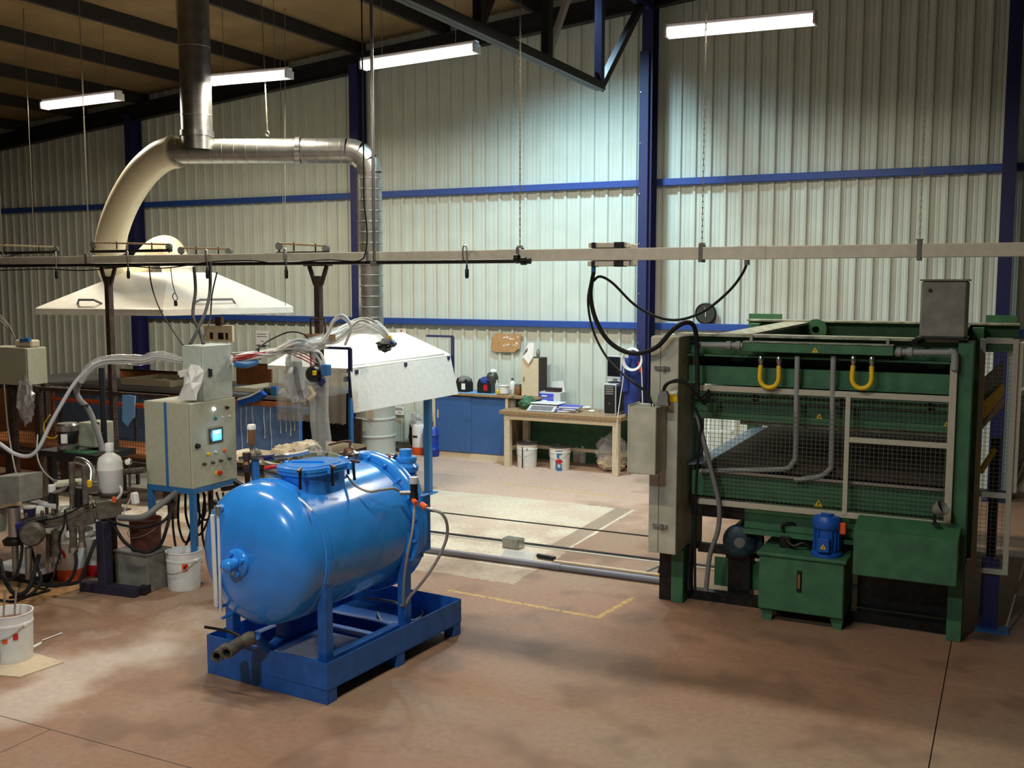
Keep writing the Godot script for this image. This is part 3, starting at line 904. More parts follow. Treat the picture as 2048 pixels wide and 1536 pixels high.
func hood_two(E: Vector3) -> void:
	# second hood with the white apron, on blue posts
	var t := thing("extraction_hood", "white four-sided extraction hood fed by the metal downpipe", "hood")
	var x0 := -8.35; var x1 := -7.14; var z0 := -10.1; var z1 := -12.65; var y := 1.90
	var bl := [Vector3(x0, y, z0), Vector3(x1, y, z0), Vector3(x1, y, z1), Vector3(x0, y, z1)]
	var tx := E.x
	var tl := [Vector3(tx - 0.32, 2.22, -11.1), Vector3(tx + 0.34, 2.22, -11.1), Vector3(tx + 0.34, 2.22, -12.2), Vector3(tx - 0.32, 2.22, -12.2)]
	for k in 4:
		var j := (k + 1) % 4
		var o: Vector3 = ((bl[k] + bl[j]) / 2 - Vector3((x0 + x1) / 2, y, (z0 + z1) / 2)).normalized()
		part(t, "hood_panel", slab([bl[k], bl[j], tl[j], tl[k]], -o * 0.005 - Vector3(0, 0.008, 0)), "white_grp")
		part(t, "skirt", slab([bl[k], bl[j], bl[j] - Vector3(0, 0.05, 0), bl[k] - Vector3(0, 0.05, 0)], -o * 0.008), "white_grp")
	var st := S()
	face(st, tl, Vector3.UP)
	part(t, "top_plate", st, "white_grp")
	part(t, "top_rib", tube(S(), [Vector3(x1 - 0.05, y + 0.02, z0 - 0.1), Vector3(x1 - 0.03, y + 0.03, z1 + 0.2)], 0.02, 8), "white_grp")
	base_at(t, Vector3((x0 + x1) / 2, y, (z0 + z1) / 2))

	t = thing("hood_stand", "blue steel stand with angled arms beside the white apron", "stand")
	var pf := gy(857, 986)
	part(t, "post", bx(pf.x - 0.045, pf.x + 0.045, 0, 1.9, pf.z - 0.045, pf.z + 0.045, 0.004), "frame_blue")
	part(t, "foot_plate", bx(pf.x - 0.1, pf.x + 0.1, 0, 0.012, pf.z - 0.1, pf.z + 0.1), "frame_blue")
	for k in [[700, 697, 652, 697, 742], [905, 673, 832, 671, 712]]:
		var b := gx(k[0], k[1], -7.12)
		part(t, "arm", beam(S(), b, Vector3(b.x - 0.42, b.y, b.z), 0.045, 0.03), "navy")
		part(t, "drop_bar", beam(S(), b, Vector3(b.x, 1.55, b.z), 0.045, 0.03), "navy")
	part(t, "side_rail", bx(-7.2, -7.16, 1.74, 1.80, -12.7, -10.1), "frame_blue")
	base_at(t, pf)

	t = thing("apron_panel", "large plain white rectangular panel hung on the side of the hood", "panel")
	var q := [gx(701, 742, -7.10), gx(901, 713, -7.10), gx(917, 788, -7.03), gx(708, 826, -7.03)]
	part(t, "sheet", slab(q, Vector3(-0.008, 0, 0)), "white")
	for k in [[713, 744], [811, 729], [897, 716]]:
		var b := gx(k[0], k[1], -7.095)
		part(t, "clip", box(S(), b, Vector3(0.02, 0.05, 0.06)), "navy")
	base_at(t, q[3])

	t = thing("plastic_curtain", "clear plastic curtain hanging below the near end of the white hood", "curtain")
	for k in 3:
		var xa := lerpf(-8.2, -7.2, k / 3.0)
		var xb := lerpf(-8.2, -7.2, (k + 1.15) / 3.0)
		var st2 := S()
		for i in 8:
			var f0 := lerpf(xa, xb, i / 8.0)
			var f1 := lerpf(xa, xb, (i + 1) / 8.0)
			var w0 := -10.1 + 0.02 * sin(i * 1.7 + k)
			var w1 := -10.1 + 0.02 * sin((i + 1) * 1.7 + k)
			face(st2, [Vector3(f0, 1.22, w0 + 0.03), Vector3(f1, 1.24, w1 + 0.03), Vector3(f1, 1.86, w1), Vector3(f0, 1.86, w0)], Vector3.BACK)
		part(t, "strip", st2, "curtain")
	base_at(t, Vector3(-7.7, 1.22, -10.1))

# ---------------------------------------------------------------- along the back wall: cupboard, workbench and what stands on them
func lettering(parent: Node, at: Vector3, rows: Array, m := "print") -> void:     # rows of short printed strokes: [x, y, length]
	for k in rows:
		part(parent, "print_line", bx(at.x + k[0], at.x + k[0] + k[2], at.y + k[1] - 0.006, at.y + k[1] + 0.006, at.z, at.z + 0.002), m)

func bucket(n: String, label: String, at: Vector3, r: float, h: float, m: String, lid := true) -> Node3D:
	var t := thing(n, label, "bucket")
	var p := [0, 0.004, r * 0.86, 0.004, r * 0.9, 0.0, r * 0.92, 0.012, r * 0.97, h * 0.74, r * 1.0, h * 0.75, r * 1.0, h * 0.80, r * 0.975, h * 0.81, r * 0.99, h * 0.97, r * 1.02, h * 0.98, r * 1.02, h, r * 0.96, h, r * 0.94, h * 0.9, r * 0.9, h * 0.08, 0, h * 0.08]
	part(t, "pail", turned(p, Vector3.ZERO, Vector3.UP, 28), m)
	if lid: part(t, "lid", turned([0, h * 0.985, r * 0.85, h * 0.985, r * 0.9, h * 1.02, r * 1.05, h * 1.02, r * 1.05, h * 0.96, r * 1.02, h * 0.96], Vector3.ZERO, Vector3.UP, 28), "dark_glass")
	var arc := []
	for k in 9:
		var a := PI * k / 8
		arc.append(Vector3(cos(a) * r * 1.03, h * 0.78 - sin(a) * h * 0.30, sin(a) * r * 0.35 + r * 0.78 * sin(a)))
	part(t, "bail", tube(S(), arc, 0.004, 6), "chain")
	for s in [-1.0, 1.0]:
		part(t, "ear", turned([0, 0, 0.018, 0, 0.014, 0.014, 0, 0.016], Vector3(s * r * 0.99, h * 0.78, 0), Vector3(s, 0, 0), 10), m)
	t.position = at
	return t
func patch_on_bucket(t: Node3D, n: String, r: float, a: float, y0: float, y1: float, w: float, m: String, diamond := false) -> void:
	# a label bent round the pail, centred at angle a (0 is +x, PI/2 is +z)
	var st := S()
	var k := 6
	for i in k:
		var f0 := -0.5 + float(i) / k
		var f1 := -0.5 + float(i + 1) / k
		var h0 := (1.0 - absf(f0) * 2.0 if diamond else 1.0) * (y1 - y0) / 2
		var h1 := (1.0 - absf(f1) * 2.0 if diamond else 1.0) * (y1 - y0) / 2
		var ym := (y0 + y1) / 2
		var d0 := Vector3(cos(a + f0 * w / r), 0, sin(a + f0 * w / r))
		var d1 := Vector3(cos(a + f1 * w / r), 0, sin(a + f1 * w / r))
		var rr := r + 0.003
		quad(st, d0 * rr + Vector3(0, ym - h0, 0), d1 * rr + Vector3(0, ym - h1, 0), d1 * rr + Vector3(0, ym + h1, 0), d0 * rr + Vector3(0, ym + h0, 0), (d0 + d1).normalized())
	part(t, n, st, m)

func bottle(n: String, label: String, at: Vector3, r: float, h: float, m: String, cap: String) -> Node3D:
	var t := thing(n, label, "bottle")
	part(t, "body", turned([0, 0, r * 0.9, 0, r, h * 0.04, r, h * 0.62, r * 0.85, h * 0.74, r * 0.35, h * 0.84, r * 0.32, h * 0.9, 0, h * 0.9], Vector3.ZERO, Vector3.UP, 16), m)
	part(t, "cap", turned([r * 0.38, h * 0.86, r * 0.38, h, 0, h], Vector3.ZERO, Vector3.UP, 12), cap)
	t.position = at
	return t

func things_b() -> void:
	var t: Node3D
	# blue sliding-door cupboard
	t = thing("cupboard", "low blue cupboard with two sliding doors against the ribbed wall", "cupboard")
	var zf := -14.75
	var xa := -8.68; var xb := -7.30
	part(t, "body", bx(xa, xb, 0.10, 1.06, -15.28, zf - 0.035, 0.004), "beige")
	part(t, "plinth", bx(xa + 0.0, xb, 0, 0.10, -15.28, zf - 0.02), "beige")
	part(t, "side_frame", bx(xa - 0.012, xa + 0.02, 0.0, 1.06, -15.28, zf), "beige")
	part(t, "side_frame", bx(xb - 0.045, xb, 0.0, 1.06, -15.28, zf + 0.004), "beige")
	var d1 := part(t, "sliding_door", bx(xa + 0.03, -7.98, 0.11, 1.04, zf - 0.02, zf, 0.003), "cupboard_blue")
	var d2 := part(t, "sliding_door", bx(-8.0, xb - 0.05, 0.11, 1.04, zf - 0.034, zf - 0.014, 0.003), "cupboard_blue")
	part(d1, "finger_pull", bx(xa + 0.06, xa + 0.085, 0.66, 0.80, zf, zf + 0.004, 0.002), "beige")
	part(d1, "lock", turned([0, 0, 0.012, 0, 0.012, 0.008, 0, 0.01], Vector3(-8.06, 0.66, zf), Vector3.BACK, 10), "steel")
	base_at(t, Vector3((xa + xb) / 2, 0, -15))
	t = thing("counter_top", "brown wooden worktop lying on the blue cupboard", "worktop")
	part(t, "board", bx(xa - 0.15, xb + 0.08, 1.06, 1.10, -15.3, zf + 0.03, 0.004), "wood")
	part(t, "runner", bx(xa - 0.02, -7.5, 1.10, 1.106, -15.2, zf + 0.02), "cloth_light", "light blue cover sheet")
	base_at(t, Vector3(-8, 1.06, -15))
	t = thing("side_shelf", "small brown shelf board joining the cupboard and the workbench", "shelf")
	part(t, "board", bx(-7.22, -6.78, 1.05, 1.085, -15.25, -14.78), "wood")
	part(t, "leg", bx(-6.86, -6.79, 0.90, 1.05, -15.1, -15.03), "grey_mid")
	part(t, "leg", bx(-7.2, -7.16, 0.9, 1.05, -15.1, -15.03), "grey_mid")
	base_at(t, Vector3(-7, 0.9, -15))

	# things on the cupboard
	var z := -14.95
	for k in [[918, "black power tool case nearest the white apron with a pale label", 0.22, 0.24], [962, "rounded black tool case with red and white label", 0.24, 0.26]]:
		var p := gz(k[0] + 12, 780, z)
		t = thing("tool_case", k[1], "case", "tool cases on the cupboard")
		var w: float = k[2]
		part(t, "shell", slab([Vector3(p.x - w / 2, 1.106, z + 0.12), Vector3(p.x + w / 2, 1.106, z + 0.12), Vector3(p.x + w / 2, 1.24, z + 0.12), Vector3(p.x + w * 0.36, 1.32, z + 0.12), Vector3(p.x - w * 0.36, 1.34, z + 0.12), Vector3(p.x - w / 2, 1.26, z + 0.12)], Vector3(0, 0, -0.2)), "rubber")
		part(t, "lid_hump", bumpy(Vector3(p.x, 1.30, z + 0.02), Vector3(w * 0.52, 0.07, 0.12), 3 + int(w * 100), 0.2, 8), "cloth_blue" if w > 0.23 else "grey_mid")
		part(t, "label_plate", bx(p.x + 0.0, p.x + 0.07, 1.15, 1.25, z + 0.121, z + 0.124), "paper" if w < 0.23 else "red")
		base_at(t, Vector3(p.x, 1.106, z))
	var p := gz(982, 780, -14.9)
	t = thing("plastic_jar", "tall grey plastic jar with crumpled white lid on the cupboard", "jar")
	part(t, "jar", turned([0, 0, 0.09, 0, 0.1, 0.03, 0.1, 0.27, 0.08, 0.32, 0.05, 0.34, 0, 0.34], Vector3(p.x, 1.106, -14.95), Vector3.UP, 16), "dark_glass")
	part(t, "lid", bumpy(Vector3(p.x + 0.02, 1.46, -14.95), Vector3(0.06, 0.04, 0.06), 4, 0.4, 8), "plastic_white")
	base_at(t, Vector3(p.x, 1.106, -14.95))
	p = gz(1000, 783, -14.82)
	bottle("spray_bottle", "small clear bottle with white cap beside the white tub", Vector3(gz(994, 780, -14.9).x, 1.106, -14.9), 0.035, 0.22, "clear_tube", "plastic_white")
	t = thing("plastic_tub", "square white plastic tub at the front of the cupboard", "tub")
	p = gz(1006, 784, -14.78)
	part(t, "body", bx(p.x - 0.06, p.x + 0.07, 1.106, 1.25, -14.88, -14.76, 0.02), "plastic_white")
	part(t, "rim", bx(p.x - 0.068, p.x + 0.078, 1.24, 1.258, -14.888, -14.752, 0.006), "plastic_white")
	base_at(t, Vector3(p.x, 1.106, -14.82))
	p = gz(1025, 783, -15.0)
	bottle("wash_bottle", "white squeeze bottle with green spout behind the white tub", Vector3(p.x, 1.10, -15.0), 0.05, 0.26, "plastic_white", "press_green")
	bottle("glue_bottle", "small yellow bottle standing beside the square white tub", Vector3(gz(995, 785, -14.78).x, 1.106, -14.78), 0.025, 0.1, "yellow", "plastic_white")
	t = thing("glass_jar", "brown glass jar between the bottles and the beige locker", "jar")
	p = gz(1036, 783, -15.0)
	part(t, "jar", turned([0, 0, 0.055, 0, 0.06, 0.02, 0.06, 0.12, 0.05, 0.14, 0, 0.14], Vector3(p.x, 1.10, -15.0), Vector3.UP, 14), "filter_brown")
	part(t, "lid", turned([0.055, 0.14, 0.055, 0.165, 0, 0.165], Vector3(p.x, 1.10, -15.0), Vector3.UP, 14), "grey_mid")
	base_at(t, Vector3(p.x, 1.1, -15))

	# beige locker on the bench end
	t = thing("locker", "small upright beige metal locker with a dark side on the shelf", "locker")
	part(t, "body", bx(-7.13, -6.83, 1.085, 1.705, -15.25, -14.92, 0.004), "rust_brown")
	var door := part(t, "door", bx(-7.13, -6.83, 1.09, 1.705, -14.92, -14.90, 0.003), "beige")
	part(door, "key", bx(-7.09, -7.075, 1.34, 1.40, -14.90, -14.885), "steel")
	base_at(t, Vector3(-6.98, 1.085, -15.1))
	t = thing("hanging_paper", "white sheet of paper hanging crooked over the beige locker", "paper")
	var q := pz([[1057, 686, -14.87], [1068, 686, -14.87], [1066, 714, -14.87], [1057, 728, -14.87], [1045, 713, -14.87], [1055, 703, -14.87]])
	part(t, "sheet", slab(q, Vector3(0, 0, -0.004)), "paper")
	base_at(t, q[3])
	t = thing("spray_can", "small steel can on top of the beige locker", "can")
	part(t, "can", turned([0, 0, 0.03, 0, 0.03, 0.1, 0.02, 0.12, 0.02, 0.14, 0, 0.14], Vector3(-6.9, 1.705, -15.05), Vector3.UP, 12), "steel")
	part(t, "nozzle", turned([0.012, 0.14, 0.012, 0.16, 0, 0.16], Vector3(-6.9, 1.705, -15.05), Vector3.UP, 8), "plastic_white")
	base_at(t, Vector3(-6.9, 1.705, -15.05))

	# workbench
	t = thing("workbench", "sturdy wooden topped workbench with beige square legs", "workbench")
	zf = -14.43
	xa = -7.22; xb = -5.28
	part(t, "worktop", bx(xa - 0.07, xb + 0.04, 0.84, 0.90, -15.25, zf + 0.02, 0.006), "wood")
	part(t, "apron", bx(xa, xb, 0.76, 0.84, zf - 0.06, zf - 0.01), "beige")
	part(t, "apron", bx(xa, xb, 0.76, 0.84, -15.2, -15.15), "beige")
	for xx in [xa + 0.055, xb - 0.055]:
		for zz in [zf - 0.055, -15.17]:
			part(t, "leg", bx(xx - 0.05, xx + 0.05, 0, 0.84, zz - 0.05, zz + 0.05, 0.004), "beige")
	part(t, "stretcher", bx(xa + 0.1, xb - 0.1, 0.24, 0.29, -14.98, -14.94), "beige")
	for xx in [xa + 0.055, xb - 0.055]:
		part(t, "end_stretcher", bx(xx - 0.025, xx + 0.025, 0.24, 0.29, -15.12, zf - 0.1), "beige")
	base_at(t, Vector3((xa + xb) / 2, 0, -14.8))
	t = thing("shade_panel", "added dark green sheet standing in for shade behind the workbench legs", "panel")
	part(t, "sheet", bx(-7.15, -5.2, 0.0, 0.82, -15.33, -15.31), "press_green")  # added sheet, keeps the gap under the bench dark where wall showed
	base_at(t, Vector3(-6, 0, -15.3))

	# scale
	p = gy(1100, 817, 0.90)
	t = thing("bench_scale", "white electronic counting scale with sloped keypad on the workbench", "scale")
	var x0 := gz(1058, 815, -14.6).x
	var x1 := gz(1112, 815, -14.6).x
	part(t, "body", slab([Vector3(x0, 0.91, -14.5), Vector3(x0, 0.99, -14.66), Vector3(x0, 0.99, -14.90), Vector3(x0, 0.91, -14.92)], Vector3(x1 - x0, 0, 0)), "grey_light")
	part(t, "pan", bx(x0 + 0.0, x1 + 0.03, 1.005, 1.025, -14.95, -14.64, 0.008), "white")
	part(t, "pan_support", bx(x0 + 0.15, x1 - 0.12, 0.985, 1.006, -14.86, -14.72), "grey_mid")
	part(t, "keypad", slab([Vector3(x0 + 0.05, 0.925, -14.525), Vector3(x1 - 0.05, 0.925, -14.525), Vector3(x1 - 0.05, 0.975, -14.625), Vector3(x0 + 0.05, 0.975, -14.625)], Vector3(0, 0.004, 0.003)), "grey_mid")
	for s in [[x0 + 0.04, -14.53], [x1 - 0.04, -14.53], [x0 + 0.04, -14.89], [x1 - 0.04, -14.89]]:
		part(t, "foot", turned([0, 0, 0.015, 0, 0.015, 0.012, 0, 0.012], Vector3(s[0], 0.90, s[1]), Vector3.UP, 8), "black")
	base_at(t, Vector3((x0 + x1) / 2, 0.9, -14.7))
	# drawer trays
	t = thing("drawer_unit", "desktop tray unit with three blue drawers behind the scale", "drawer unit")
	x0 = gz(1071, 800, -14.95).x
	x1 = gz(1107, 800, -14.95).x
	part(t, "case", bx(x0, x1 + 0.12, 0.90, 1.165, -15.2, -14.95, 0.006), "grey_light")
	for k in 3:
		var dr := part(t, "drawer", bx(x0 + 0.012, x1 - 0.0, 0.93 + k * 0.075, 0.99 + k * 0.075, -14.955, -14.935, 0.004), "folder_blue")
		part(dr, "label_slot", bx((x0 + x1) / 2 - 0.04, (x0 + x1) / 2 + 0.05, 0.945 + k * 0.075, 0.962 + k * 0.075, -14.935, -14.93), "paper")
	base_at(t, Vector3(x0 + 0.15, 0.9, -15.05))
	t = thing("stapler_box", "dark red flat box on top of the blue tray unit", "box")
	part(t, "box", bx(x0 + 0.15, x1 + 0.08, 1.165, 1.215, -15.12, -14.99, 0.006), "rust_brown")
	part(t, "lid", bx(x0 + 0.145, x1 + 0.085, 1.215, 1.228, -15.125, -14.985, 0.004), "black")
	base_at(t, Vector3(x0 + 0.25, 1.165, -15.05))
	t = thing("clipboard", "white sheets on a clipboard propped upright behind the trays", "clipboard")
	q = pz([[1103, 762, -15.2], [1128, 761, -15.2], [1130, 784, -15.2], [1104, 784, -15.2]])
	part(t, "board", slab([q[0], q[1], q[2] - Vector3(0, 0.3, 0), q[3] - Vector3(0, 0.3, 0)], Vector3(0, 0, -0.008)), "grey_light")
	part(t, "sheet", slab([q[0] + Vector3(0.01, -0.01, 0), q[1] + Vector3(-0.01, -0.01, 0), q[2], q[3]], Vector3(0, 0, 0.003)), "paper")
	base_at(t, Vector3(q[0].x, 0.9, -15.2))
	for k in 3:
		t = thing("ring_binder", ["blue plastic folder lying on top of the pile beside the scale", "blue plastic folder in the middle of the pile beside the scale", "blue plastic folder at the bottom of the pile beside the scale"][2 - k], "folder", "blue folders on the workbench")
		var b := Basis(Vector3.UP, [0.25, -0.12, 0.1][k])
		var cc := Vector3(gz(1137, 808, -14.75).x + k * 0.02, 0.917 + k * 0.031, -14.75)
		part(t, "cover", box(S(), cc, Vector3(0.33, 0.03, 0.25), b, 0.004), "folder_blue")
		part(t, "pages", box(S(), cc + b * Vector3(0.004, 0, 0.004), Vector3(0.325, 0.018, 0.252), b), "paper")
		base_at(t, cc - Vector3(0, 0.015, 0))
	# plants of cable and rag under the small shelf
	t = thing("dark_rag", "dark green rag bundled between the shelf and the scale", "rag")
	part(t, "bundle", bumpy(Vector3(gz(1056, 805, -14.75).x, 0.99, -14.75), Vector3(0.14, 0.11, 0.12), 8, 0.6, 10), "press_green")
	base_at(t, Vector3(gz(1056, 805, -14.75).x, 0.9, -14.75))
	bottle("squat_jar", "small clear jar under the brown shelf", Vector3(gz(1025, 813, -14.9).x, 0.90, -14.9), 0.06, 0.16, "clear_tube", "grey_light")
	# computer
	t = thing("computer_tower", "black computer tower with silver sides standing on the workbench", "computer")
	part(t, "case", bx(-5.60, -5.40, 0.90, 1.38, -15.05, -14.62, 0.006), "grey_light")
	var fr := part(t, "front_panel", bx(-5.585, -5.415, 0.93, 1.36, -14.62, -14.605, 0.006), "black")
	for k in 4: part(fr, "drive_bay", bx(-5.565, -5.435, 1.22 + k * 0.034, 1.243 + k * 0.034, -14.605, -14.6), "grey_mid")
	part(fr, "power_button", turned([0, 0, 0.012, 0, 0.01, 0.005, 0, 0.006], Vector3(-5.5, 1.08, -14.605), Vector3.BACK, 10), "steel")
	part(t, "side_panel", bx(-5.40, -5.395, 0.94, 1.34, -15.0, -14.64), "black")
	base_at(t, Vector3(-5.5, 0.9, -14.83))
	t = thing("monitor", "small flat monitor on a silver foot on top of the computer", "monitor")
	var mb := Basis(Vector3.UP, -0.15)
	var mc := Vector3(-5.50, 1.62, -14.82)
	part(t, "bezel", box(S(), mc, Vector3(0.26, 0.36, 0.03), mb, 0.006), "grey_light")
	part(t, "screen", box(S(), mc + mb * Vector3(-0.005, 0.01, 0.016), Vector3(0.225, 0.30, 0.004), mb), "screen_off")
	part(t, "back_shell", box(S(), mc + mb * Vector3(0, 0, -0.03), Vector3(0.2, 0.26, 0.04), mb, 0.01), "black")
	part(t, "neck", bx(-5.53, -5.47, 1.40, 1.48, -14.86, -14.83), "grey_light")
	part(t, "foot", turned([0, 0, 0.11, 0, 0.11, 0.012, 0.05, 0.025, 0, 0.025], Vector3(-5.5, 1.38, -14.83), Vector3.UP, 20), "black")
	base_at(t, Vector3(-5.5, 1.38, -14.83))
	t = thing("desk_phone", "small cordless phone standing in its cradle on the workbench", "phone")
	p = gy(1178, 812, 0.9)
	part(t, "cradle", box(S(), p + Vector3(0, 0.02, 0), Vector3(0.07, 0.04, 0.09), Basis(), 0.01), "grey_light")
	var hs := part(t, "handset", box(S(), p + Vector3(0, 0.10, -0.01), Vector3(0.045, 0.15, 0.025), Basis(Vector3.RIGHT, -0.2), 0.01), "grey_light")
	part(hs, "display", box(S(), p + Vector3(0, 0.135, 0.01), Vector3(0.032, 0.05, 0.006), Basis(Vector3.RIGHT, -0.2)), "navy")
	base_at(t, p)
	t = thing("computer_mouse", "white computer mouse near the front edge of the workbench", "mouse")
	p = gy(1183, 824, 0.9)
	part(t, "shell", bumpy(p + Vector3(0, 0.014, 0), Vector3(0.06, 0.022, 0.035), 2, 0.05, 10), "plastic_white")
	part(t, "cord", hose([p + Vector3(0.05, 0.01, -0.02), p + Vector3(0.12, 0.006, -0.1), p + Vector3(0.05, 0.006, -0.2), p + Vector3(0.2, 0.006, -0.28)], 0.003, 5), "wire_grey")
	base_at(t, p)
	t = thing("barcode_reader", "white hand scanner lying on the workbench behind the mouse", "scanner")
	p = gy(1172, 818, 0.9)
	part(t, "head", bumpy(p + Vector3(0.03, 0.025, 0), Vector3(0.06, 0.025, 0.04), 5, 0.1, 10), "plastic_white")
	part(t, "grip", tube(S(), [p + Vector3(0, 0.02, 0), p + Vector3(-0.12, 0.014, 0.05)], [0.022, 0.016], 10), "plastic_white")
	base_at(t, p)

	# under the bench
	var b1 := bucket("paint_pail", "white pail with dark lid under the workbench beside the blue cupboard", gy(1045, 937) + Vector3(0, 0, -0.17), 0.165, 0.39, "plastic_white")
	part(b1, "drip", bx(-0.012, 0.004, 0.01, 0.34, 0.158, 0.168), "black", "thin dark run of paint")
	part(b1, "sticker", turned([0, 0, 0.018, 0, 0, 0.003], Vector3(0.07, 0.30, 0.15), Vector3(0.3, 0, 1), 10), "steel")
	var b2 := bucket("paint_pail", "white pail smeared with blue paint and a red diamond label under the workbench", gy(1111, 942) + Vector3(0, 0, -0.17), 0.165, 0.37, "plastic_white")
	patch_on_bucket(b2, "hazard_label", 0.155, 1.25, 0.10, 0.20, 0.13, "red", true)
	for k in [[1.15, 0.25, 0.33, 0.05], [1.35, 0.20, 0.31, 0.04], [1.05, 0.04, 0.12, 0.02], [1.5, 0.02, 0.14, 0.03], [1.25, 0.29, 0.335, 0.12], [1.2, 0.0, 0.05, 0.08]]:
		patch_on_bucket(b2, "paint_smear", 0.158, k[0], k[1], k[2], k[3], "frame_blue")
	bottle("white_jug", "small white bottle under the workbench behind the stretcher", gy(1150, 925) + Vector3(0, 0, -0.1), 0.075, 0.30, "plastic_white", "white")
	bottle("white_jug", "small white bottle under the workbench next to the brown flask", gy(1163, 926) + Vector3(0, 0, -0.05), 0.06, 0.27, "plastic_white", "white")
	bottle("brown_flask", "slim brown flask under the workbench", gy(1170, 922) + Vector3(0, 0, -0.1), 0.04, 0.2, "brown_pail", "white")
	t = thing("plastic_bag", "crumpled clear plastic bag of offcuts under the workbench end", "bag")
	p = gy(1216, 944) + Vector3(0, 0, -0.15)
	part(t, "film", bumpy(p + Vector3(0, 0.27, 0), Vector3(0.25, 0.28, 0.2), 21, 0.5, 14, 2.2), "clear_film")
	part(t, "offcuts", bumpy(p + Vector3(0, 0.12, 0), Vector3(0.22, 0.12, 0.18), 22, 0.5, 12, 3.0), "card_pale", "", true)
	base_at(t, p)

	# on the wall
	t = thing("wall_clock", "round dark wall clock resting on the blue girt", "clock")
	var cc := Vector3(-4.22, 2.45, WALL + 0.06)
	part(t, "case", turned([0, 0, 0.155, 0, 0.165, 0.02, 0.165, 0.05, 0.15, 0.06, 0.145, 0.045, 0, 0.045], cc, Vector3.BACK, 32), "black")
	part(t, "dial", turned([0, 0, 0.142, 0, 0.142, 0.003, 0, 0.003], cc + Vector3(0, 0, 0.046), Vector3.BACK, 32), "dark_glass")
	for k in 12:
		var a := TAU * k / 12
		var d := Vector3(sin(a), cos(a), 0)
		part(t, "hour_mark", beam(S(), cc + d * 0.115 + Vector3(0, 0, 0.051), cc + d * 0.135 + Vector3(0, 0, 0.051), 0.006, 0.003), "grey_mid")
	part(t, "hour_hand", beam(S(), cc + Vector3(0, -0.05, 0.053), cc + Vector3(0.004, 0.02, 0.053), 0.009, 0.003), "white")
	part(t, "minute_hand", beam(S(), cc + Vector3(0.004, 0.0, 0.055), cc + Vector3(-0.02, 0.105, 0.055), 0.007, 0.003), "white")
	base_at(t, cc)
	t = thing("cardboard_sign", "torn brown cardboard pinned on the wall above the locker", "sign")
	q = pz([[985, 672, -15.34], [994, 666, -15.34], [1012, 669, -15.34], [1041, 668, -15.34], [1042, 672, -15.34], [1040, 697, -15.34], [1033, 700, -15.34], [1029, 705, -15.34], [990, 704, -15.34], [981, 698, -15.34], [984, 685, -15.34]])
	part(t, "card", slab(q, Vector3(0, 0, -0.01)), "cardboard")
	var rr := RandomNumberGenerator.new()
	rr.seed = 5
	for k in 16:
		var row := 0 if k < 7 else 1
		var px := 1000.0 + rr.randf() * 36.0
		var a := gz(px, 676.0 + row * 13 + rr.randf_range(-3, 3), -15.338)
		part(t, "torn_patch", box(S(), a, Vector3(rr.randf_range(0.02, 0.05), rr.randf_range(0.008, 0.02), 0.003), Basis(Vector3.BACK, rr.randf_range(-0.5, 0.5))), "paper")
	base_at(t, q[8])
	for k in [[511, 661, 538, 690, "small white notice with grey lines on the wall behind the cabinet"], [793, 657, 812, 672, "white slip with red mark pinned above the far hood"], [788, 812, 808, 830, "white data sheet fixed to the wall behind the apron panel"]]:
		t = thing("wall_notice", k[4], "notice")
		var a := gz(k[0], k[1], -15.34)
		var b := gz(k[2], k[3], -15.34)
		part(t, "sheet", bx(a.x, b.x, b.y, a.y, -15.345, -15.34), "paper")
		var h := a.y - b.y
		if k[0] == 793: part(t, "red_mark", turned([0, 0, 0.02, 0, 0, 0.003], Vector3((a.x + b.x) / 2, a.y - 0.04, -15.34), Vector3.BACK, 10), "red")
		else: lettering(t, Vector3(a.x, b.y, -15.34), [[0.03, h * 0.75, (b.x - a.x) * 0.7], [0.03, h * 0.58, (b.x - a.x) * 0.75], [(b.x - a.x) * 0.4, h * 0.25, 0.07]])
		base_at(t, Vector3((a.x + b.x) / 2, b.y, -15.34))

	# coat and coil on the column
	t = thing("work_coat", "blue work coat hanging from the big column", "coat")
	var top := gz(1268, 700, -14.72)
	var low := gz(1262, 828, -14.72)
	part(t, "coat", tube(S(), [top, top + Vector3(0, -0.08, 0), top.lerp(low, 0.3), top.lerp(low, 0.6) + Vector3(0.02, 0, 0), top.lerp(low, 0.8), low], [0.03, 0.08, 0.11, 0.125, 0.125, 0.10], 14), "cloth_blue")
	part(t, "sleeve", tube(S(), [top + Vector3(-0.06, -0.12, 0.08), top + Vector3(-0.10, -0.4, 0.12), top + Vector3(-0.09, -0.62, 0.12)], [0.06, 0.07, 0.06], 10), "cloth_blue")
	part(t, "lining", box(S(), top + Vector3(0.12, -0.25, 0.06), Vector3(0.05, 0.16, 0.04), Basis(Vector3.BACK, 0.2), 0.01), "red")
	part(t, "hook", hose([top + Vector3(0, 0.03, -0.22), top + Vector3(0, 0.0, 0), top + Vector3(0, 0.03, 0.03)], 0.006, 6), "steel")
	base_at(t, low)
	t = thing("cable_coil", "coil of white cable hung over the blue coat", "cable")
	var cq := gz(1265, 717, -14.50)
	for k in 3:
		var ring := []
		for i in 25: ring.append(cq + Vector3(cos(TAU * i / 24) * (0.135 + k * 0.012), sin(TAU * i / 24) * 0.16 - k * 0.012, k * 0.012))
		part(t, "turn", tube(S(), ring, 0.008, 6), "wire_white")
	part(t, "tail", hose([cq + Vector3(0.13, 0, 0), gz(1284, 760, -14.5), gz(1285, 808, -14.5)], 0.008, 6), "wire_white")
	part(t, "tail", hose([cq + Vector3(-0.13, -0.02, 0), gz(1246, 760, -14.5), gz(1240, 800, -14.5), gz(1234, 850, -14.4), gz(1232, 905, -14.42), gz(1238, 930, -14.5)], 0.007, 6), "wire_white")
	base_at(t, cq)

